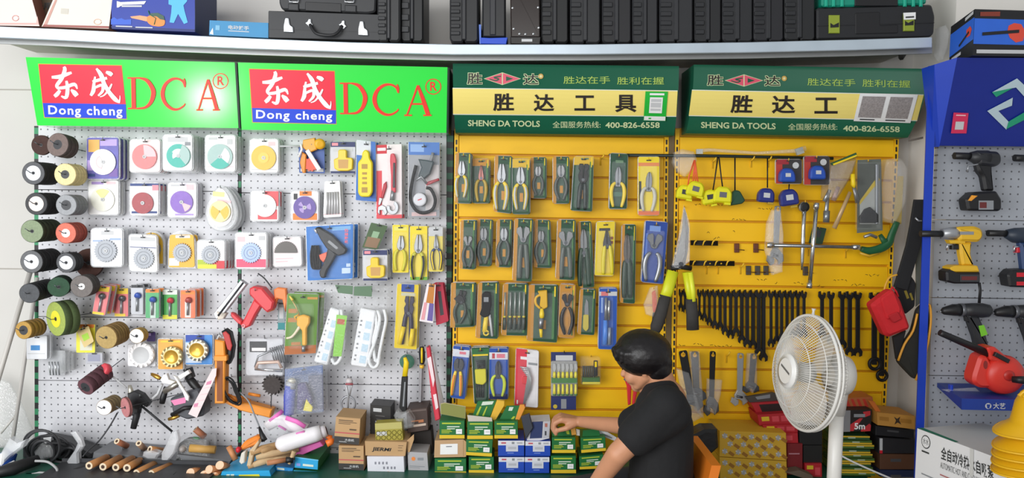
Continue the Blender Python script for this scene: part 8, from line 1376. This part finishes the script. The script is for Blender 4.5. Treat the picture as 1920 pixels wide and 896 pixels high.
# ------------------------------------------------------------------ the woman
SKIN = M('c98f6c', .5, 0, .06, 25, .05); SHIRT = M('151517', .85, 0, .2, 60, .3); HAIRM = M('141011', .42, 0, .25, 90, .4); TROU = M('2f3136', .85, 0, .15, 50)
def blobs(name, items, vox, mat, smooth=6, parent=None, origin=None):
    """One continuous surface grown over tapered limbs and masses: ('c', a, b, ra, rb) or ('e', centre, (rx, ry, rz), euler)."""
    bm = bmesh.new()
    for it in items:
        if it[0] == 'c':
            a, b, ra, rb = it[1:]; d = b - a; L = d.length; q = d.to_track_quat('Z', 'Y').to_matrix().to_4x4() if L > 1e-6 else Matrix.Identity(4)
            for c, r in ((a, ra), (b, rb)): bmesh.ops.create_icosphere(bm, subdivisions=3, radius=r, matrix=Matrix.Translation(c))
            bmesh.ops.create_cone(bm, cap_ends=True, segments=20, radius1=ra, radius2=rb, depth=L, matrix=Matrix.Translation((a + b) / 2) @ q)
        else:
            c, r = it[1], it[2]; rot = it[3] if len(it) > 3 else None
            m = Matrix.Translation(c) @ (rot.to_4x4() if rot else Matrix.Identity(4)) @ Matrix.Diagonal((*r, 1)); bmesh.ops.create_icosphere(bm, subdivisions=3, radius=1, matrix=m)
    bmesh.ops.recalc_face_normals(bm, faces=bm.faces)
    me = bpy.data.meshes.new(name); bm.to_mesh(me); bm.free(); o = bpy.data.objects.new(name, me); COL.objects.link(o)
    r = o.modifiers.new('r', 'REMESH'); r.mode = 'VOXEL'; r.voxel_size = vox; r.use_smooth_shade = True
    s = o.modifiers.new('s', 'SMOOTH'); s.iterations = smooth; s.factor = .5
    bpy.context.view_layer.update(); m2 = bpy.data.meshes.new_from_object(o.evaluated_get(bpy.context.evaluated_depsgraph_get()))
    bpy.data.objects.remove(o); bpy.data.meshes.remove(me)
    for v in m2.vertices: v.co = v.co - origin
    m2.materials.clear(); m2.materials.append(mat); m2.name = name
    for p in m2.polygons: p.use_smooth = True; p.material_index = 0
    o = bpy.data.objects.new(name, m2); COL.objects.link(o); o.parent = parent; return o
WY = -.66
hipx = P(1240, 900, WY).x; SEAT = .50
W0 = Vector((hipx, WY, 0)); wt = Th('person', 'woman in a black T-shirt seated sideways, reaching to the green boxes', 'person', W0)
e = P
hd = e(1208, 673, WY); HK_ = .86
fdir = Vector((-.82, .38, -.32)).normalized()           # where the face points
up_ = Vector((-.36, .12, .92)); up_ = (up_ - fdir * up_.dot(fdir)).normalized(); sd = fdir.cross(up_)
HR = Matrix((fdir, sd, up_)).transposed()
def H(f, s, u): return hd + (fdir * f + sd * s + up_ * u) * HK_
sh_n, sh_f = e(1250, 762, WY - .15), e(1222, 775, WY + .15)
el_n, wr_n = e(1160, 850, WY - .17), e(1105, 925, WY - .05)
el_f, wr_f = e(1172, 799, WY + .2), e(1086, 790, -.25)
c = 'c'
head = [('e', H(-.012, 0, .015), (.092, .074, .1), HR), ('e', H(.028, 0, -.04), (.062, .06, .072), HR), (c, H(.035, 0, -.06), H(.066, 0, -.098), .045, .021), (c, H(.083, 0, -.012), H(.102, 0, -.038), .009, .0125), (c, H(.06, .03, -.05), H(.06, -.03, -.05), .03, .03),
        (c, H(.083, .012, -.067), H(.083, -.012, -.067), .008, .008), (c, H(.08, .011, -.078), H(.08, -.011, -.078), .008, .008), ('e', H(-.005, .071, -.03), (.015, .008, .028), HR), ('e', H(-.005, -.071, -.03), (.015, .008, .028), HR), (c, H(.0, .05, -.06), H(.055, .02, -.092), .02, .016), (c, H(.0, -.05, -.06), H(.055, -.02, -.092), .02, .016), (c, H(.072, .045, .008), H(.072, -.045, .008), .012, .012)]
head = [(i[0], i[1], i[2], i[3] * HK_, i[4] * HK_) if i[0] == 'c' else (i[0], i[1], tuple(v * HK_ for v in i[2]), i[3]) for i in head]
body = head + [(c, H(-.03, 0, -.07), e(1246, 745, WY), .05, .056),
        (c, e(1243, 752, WY), e(1240, 850, WY), .08, .088), (c, sh_n, sh_f, .05, .05), (c, e(1240, 850, WY), W0 + Vector((0, 0, SEAT + .12)), .088, .1),
        (c, sh_n, el_n, .045, .037), (c, el_n, wr_n, .037, .024), (c, sh_f, el_f, .043, .034), (c, el_f, wr_f, .032, .0215)]
# the reaching right hand: palm, four bent fingers of unequal length and the thumb at its side
pa, kn = wr_f, e(1053, 783, -.235)
ax_ = (kn - pa).normalized(); dwn = Vector((0, 0, -1)); lat = Vector((0, 1, 0))
for i, (off, l) in enumerate(((-.03, 0), (-.01, .004), (.01, .002), (.028, -.006))):
    body.append((c, pa + lat * off * .45, kn + lat * off + ax_ * l, .0165, .0125))
hand = []
for off, ln, cu in ((-.032, 1.0, .9), (-.0105, 1.1, 1.0), (.011, 1.03, 1.1), (.031, .82, 1.2)):
    k0 = kn + lat * off + Vector((0, 0, .002)); k1 = k0 + (ax_ * .8 + dwn * .55).normalized() * .034 * ln; k2 = k1 + (ax_ * .1 + dwn * 1.0).normalized() * .026 * ln; k3 = k2 + (ax_ * -.55 * cu + dwn * .8).normalized() * .021 * ln
    hand += [(c, k0, k1, .0112, .0098), (c, k1, k2, .0096, .0086), (c, k2, k3, .0086, .0072)]
th0 = pa + ax_ * .02 + Vector((0, -.022, -.006)); th1 = th0 + (ax_ * .75 + Vector((0, -.45, -.45))).normalized() * .036; th2 = th1 + (ax_ * .9 + Vector((0, .1, -.45))).normalized() * .03; th3 = th2 + (ax_ * .75 + Vector((0, .4, -.6))).normalized() * .022
hand += [(c, th0, th1, .0155, .0115), (c, th1, th2, .011, .0098), (c, th2, th3, .0096, .0076)]
# the near left hand rests on the lap, below the frame
lk = wr_n + Vector((-.07, .03, -.03)); hand += [(c, wr_n, lk, .026, .02)]
for off, ln in ((-.03, .9), (-.01, 1.0), (.011, .95), (.03, .75)):
    k0 = lk + Vector((0, off, 0)); k1 = k0 + Vector((-.035, 0, -.014)) * ln; k2 = k1 + Vector((-.02, 0, -.022)) * ln; hand += [(c, k0, k1, .011, .0095), (c, k1, k2, .0092, .0078)]
hand += [(c, wr_n + Vector((-.02, .03, 0)), wr_n + Vector((-.065, .06, -.02)), .014, .009)]
# legs under the deck front
hipn, hipf = W0 + Vector((0, -.09, SEAT + .085)), W0 + Vector((0, .09, SEAT + .085)); kneen, kneef = W0 + Vector((-.40, -.15, SEAT + .06)), W0 + Vector((-.40, .02, SEAT + .06)); ann, anf = W0 + Vector((-.36, -.15, .09)), W0 + Vector((-.34, .02, .09))
body += [(c, hipn, kneen, .08, .055), (c, hipf, kneef, .08, .055), (c, kneen, ann, .05, .035), (c, kneef, anf, .05, .035), (c, ann + Vector((.02, 0, -.05)), ann + Vector((-.14, 0, -.06)), .03, .024), (c, anf + Vector((.02, 0, -.05)), anf + Vector((-.14, 0, -.06)), .03, .024)]
blobs('body', body + hand, .0042, SKIN, 5, wt.o, W0)
# T-shirt
sl_n = sh_n + (el_n - sh_n) * .62; sl_f = sh_f + (el_f - sh_f) * .7
shirt = [(c, e(1240, 744, WY - .04), e(1238, 746, WY + .04), .066, .066), (c, e(1240, 768, WY - .06), e(1238, 772, WY + .06), .088, .085), (c, e(1243, 800, WY - .06), e(1239, 880, WY - .06), .1, .106), (c, e(1240, 800, WY + .06), e(1237, 880, WY + .06), .1, .106), (c, sh_n, sh_f, .068, .064), (c, sh_n, sl_n, .066, .062), (c, sh_n + Vector((.02, 0, -.02)), sl_n, .06, .058), (c, sh_f, sl_f, .062, .056), (c, e(1239, 880, WY), W0 + Vector((0, 0, SEAT + .14)), .108, .118), (c, e(1250, 775, WY), e(1246, 850, WY), .076, .09)]
blobs('t_shirt', shirt, .007, SHIRT, 4, wt.o, W0)
tro = [(c, hipn, kneen, .1, .072), (c, hipf, kneef, .1, .072), (c, hipn, hipf, .12, .12), (c, kneen, ann + Vector((0, 0, .06)), .07, .055), (c, kneef, anf + Vector((0, 0, .06)), .07, .055)]
blobs('trousers', tro, .009, TROU, 3, wt.o, W0)
shoe = M('1c1c1e', .6)
for s in (ann, anf): blobs('shoe', [(c, s + Vector((.03, 0, -.05)), s + Vector((-.15, 0, -.058)), .038, .032)], .006, shoe, 3, wt.o, W0)
# hair: a short thick bob with a fringe
hair = [('e', e(1206, 661, WY), (.097, .1, .081)), ('e', e(1229, 682, WY), (.056, .08, .068)), ('e', e(1178, 660, WY + .01), (.052, .082, .04)), ('e', e(1236, 668, WY), (.04, .08, .05))]
for Yo, k in ((-.085, 1), (-.06, .98), (.085, 1)):
    for x, yt, yb in ((1153, 656, 668), (1159, 658, 676), (1166, 662, 681), (1174, 664, 683), (1182, 664, 682), (1190, 664, 681), (1198, 664, 679), (1206, 666, 681), (1213, 672, 684), (1220, 676, 699), (1227, 684, 709), (1234, 688, 714), (1241, 688, 716), (1247, 684, 712), (1252, 680, 704)):
        z = max(.02, 1 - ((x - 1206) / 54) ** 2 - ((yt - 661) / 44) ** 2) ** .5 * (.1 - .022 + (abs(Yo) - .085)); z = max(z, .052 if x > 1215 else .02) * (1 if Yo > 0 else -1)
        hair.append((c, e(x + 1, yt, WY + z), e(x - 2, yb, WY + z * 1.03), .0145, .0035))
for i in range(9): y = (i - 4) * .0105; hair.append((c, e(1165, 657, WY + y), e(1154, 674 - abs(i - 4), WY + y), .016, .004)); hair.append((c, e(1243, 688, WY + y), e(1249, 714 - abs(i - 4), WY + y), .014, .005))
blobs('hair', hair, .0035, HAIRM, 3, wt.o, W0)
eye = M('1a1412', .3)
for sg in (1, -1): wt.p('eye', loft([[H(.086, sg * (.03 + .013 * math.cos(a) * k), -.012 + .004 * math.sin(a) * k) + fdir * (.002 * (1 - k)) for a in [i * .7 for i in range(9)]] for k in (1, .5, .1)], eye)); 
wt.p('lips', tube3([H(.089, .018, -.073), H(.093, 0, -.071), H(.089, -.018, -.073)], [.002, .0045, .002], M('a8584c', .45), 8))
# ------------------------------------------------------------------ the orange chair
t = Th('chair', 'orange plastic chair behind the woman', 'chair', Vector((hipx + .03, WY, 0))); OC = M('e07a22', .42, 0, .05, 10)
sx = hipx; bx = P(1312, 850, WY).x
t.p('seat', wbox(sx - .2, bx + .0, WY - .2, WY + .2, SEAT - .05, SEAT - .015, OC))
def rail(y0, y1, z0, z1, k=.02): 
    return hexa([Vector((bx, y0, z1)), Vector((bx, y1, z1)), Vector((bx - k, y1, z0)), Vector((bx - k, y0, z0))], [Vector((bx + .03, y0, z1)), Vector((bx + .03, y1, z1)), Vector((bx + .03 - k, y1, z0)), Vector((bx + .03 - k, y0, z0))], OC)
zt = P(1312, 862, WY - .1).z
t.p('backrest', rail(WY - .15, WY + .15, zt - .1, zt)); t.p('back_post', rail(WY - .15, WY - .1, SEAT - .03, zt - .1)); t.p('back_post', rail(WY + .1, WY + .15, SEAT - .03, zt - .1))
for dx, dy in ((-.18, -.18), (-.18, .18), (bx - sx - .01, -.18), (bx - sx - .01, .18)): t.p('leg', tube3([Vector((sx + dx * .95, WY + dy * .95, SEAT - .04)), Vector((sx + dx * 1.08, WY + dy * 1.08, 0.0))], [.022, .017], OC, 10))
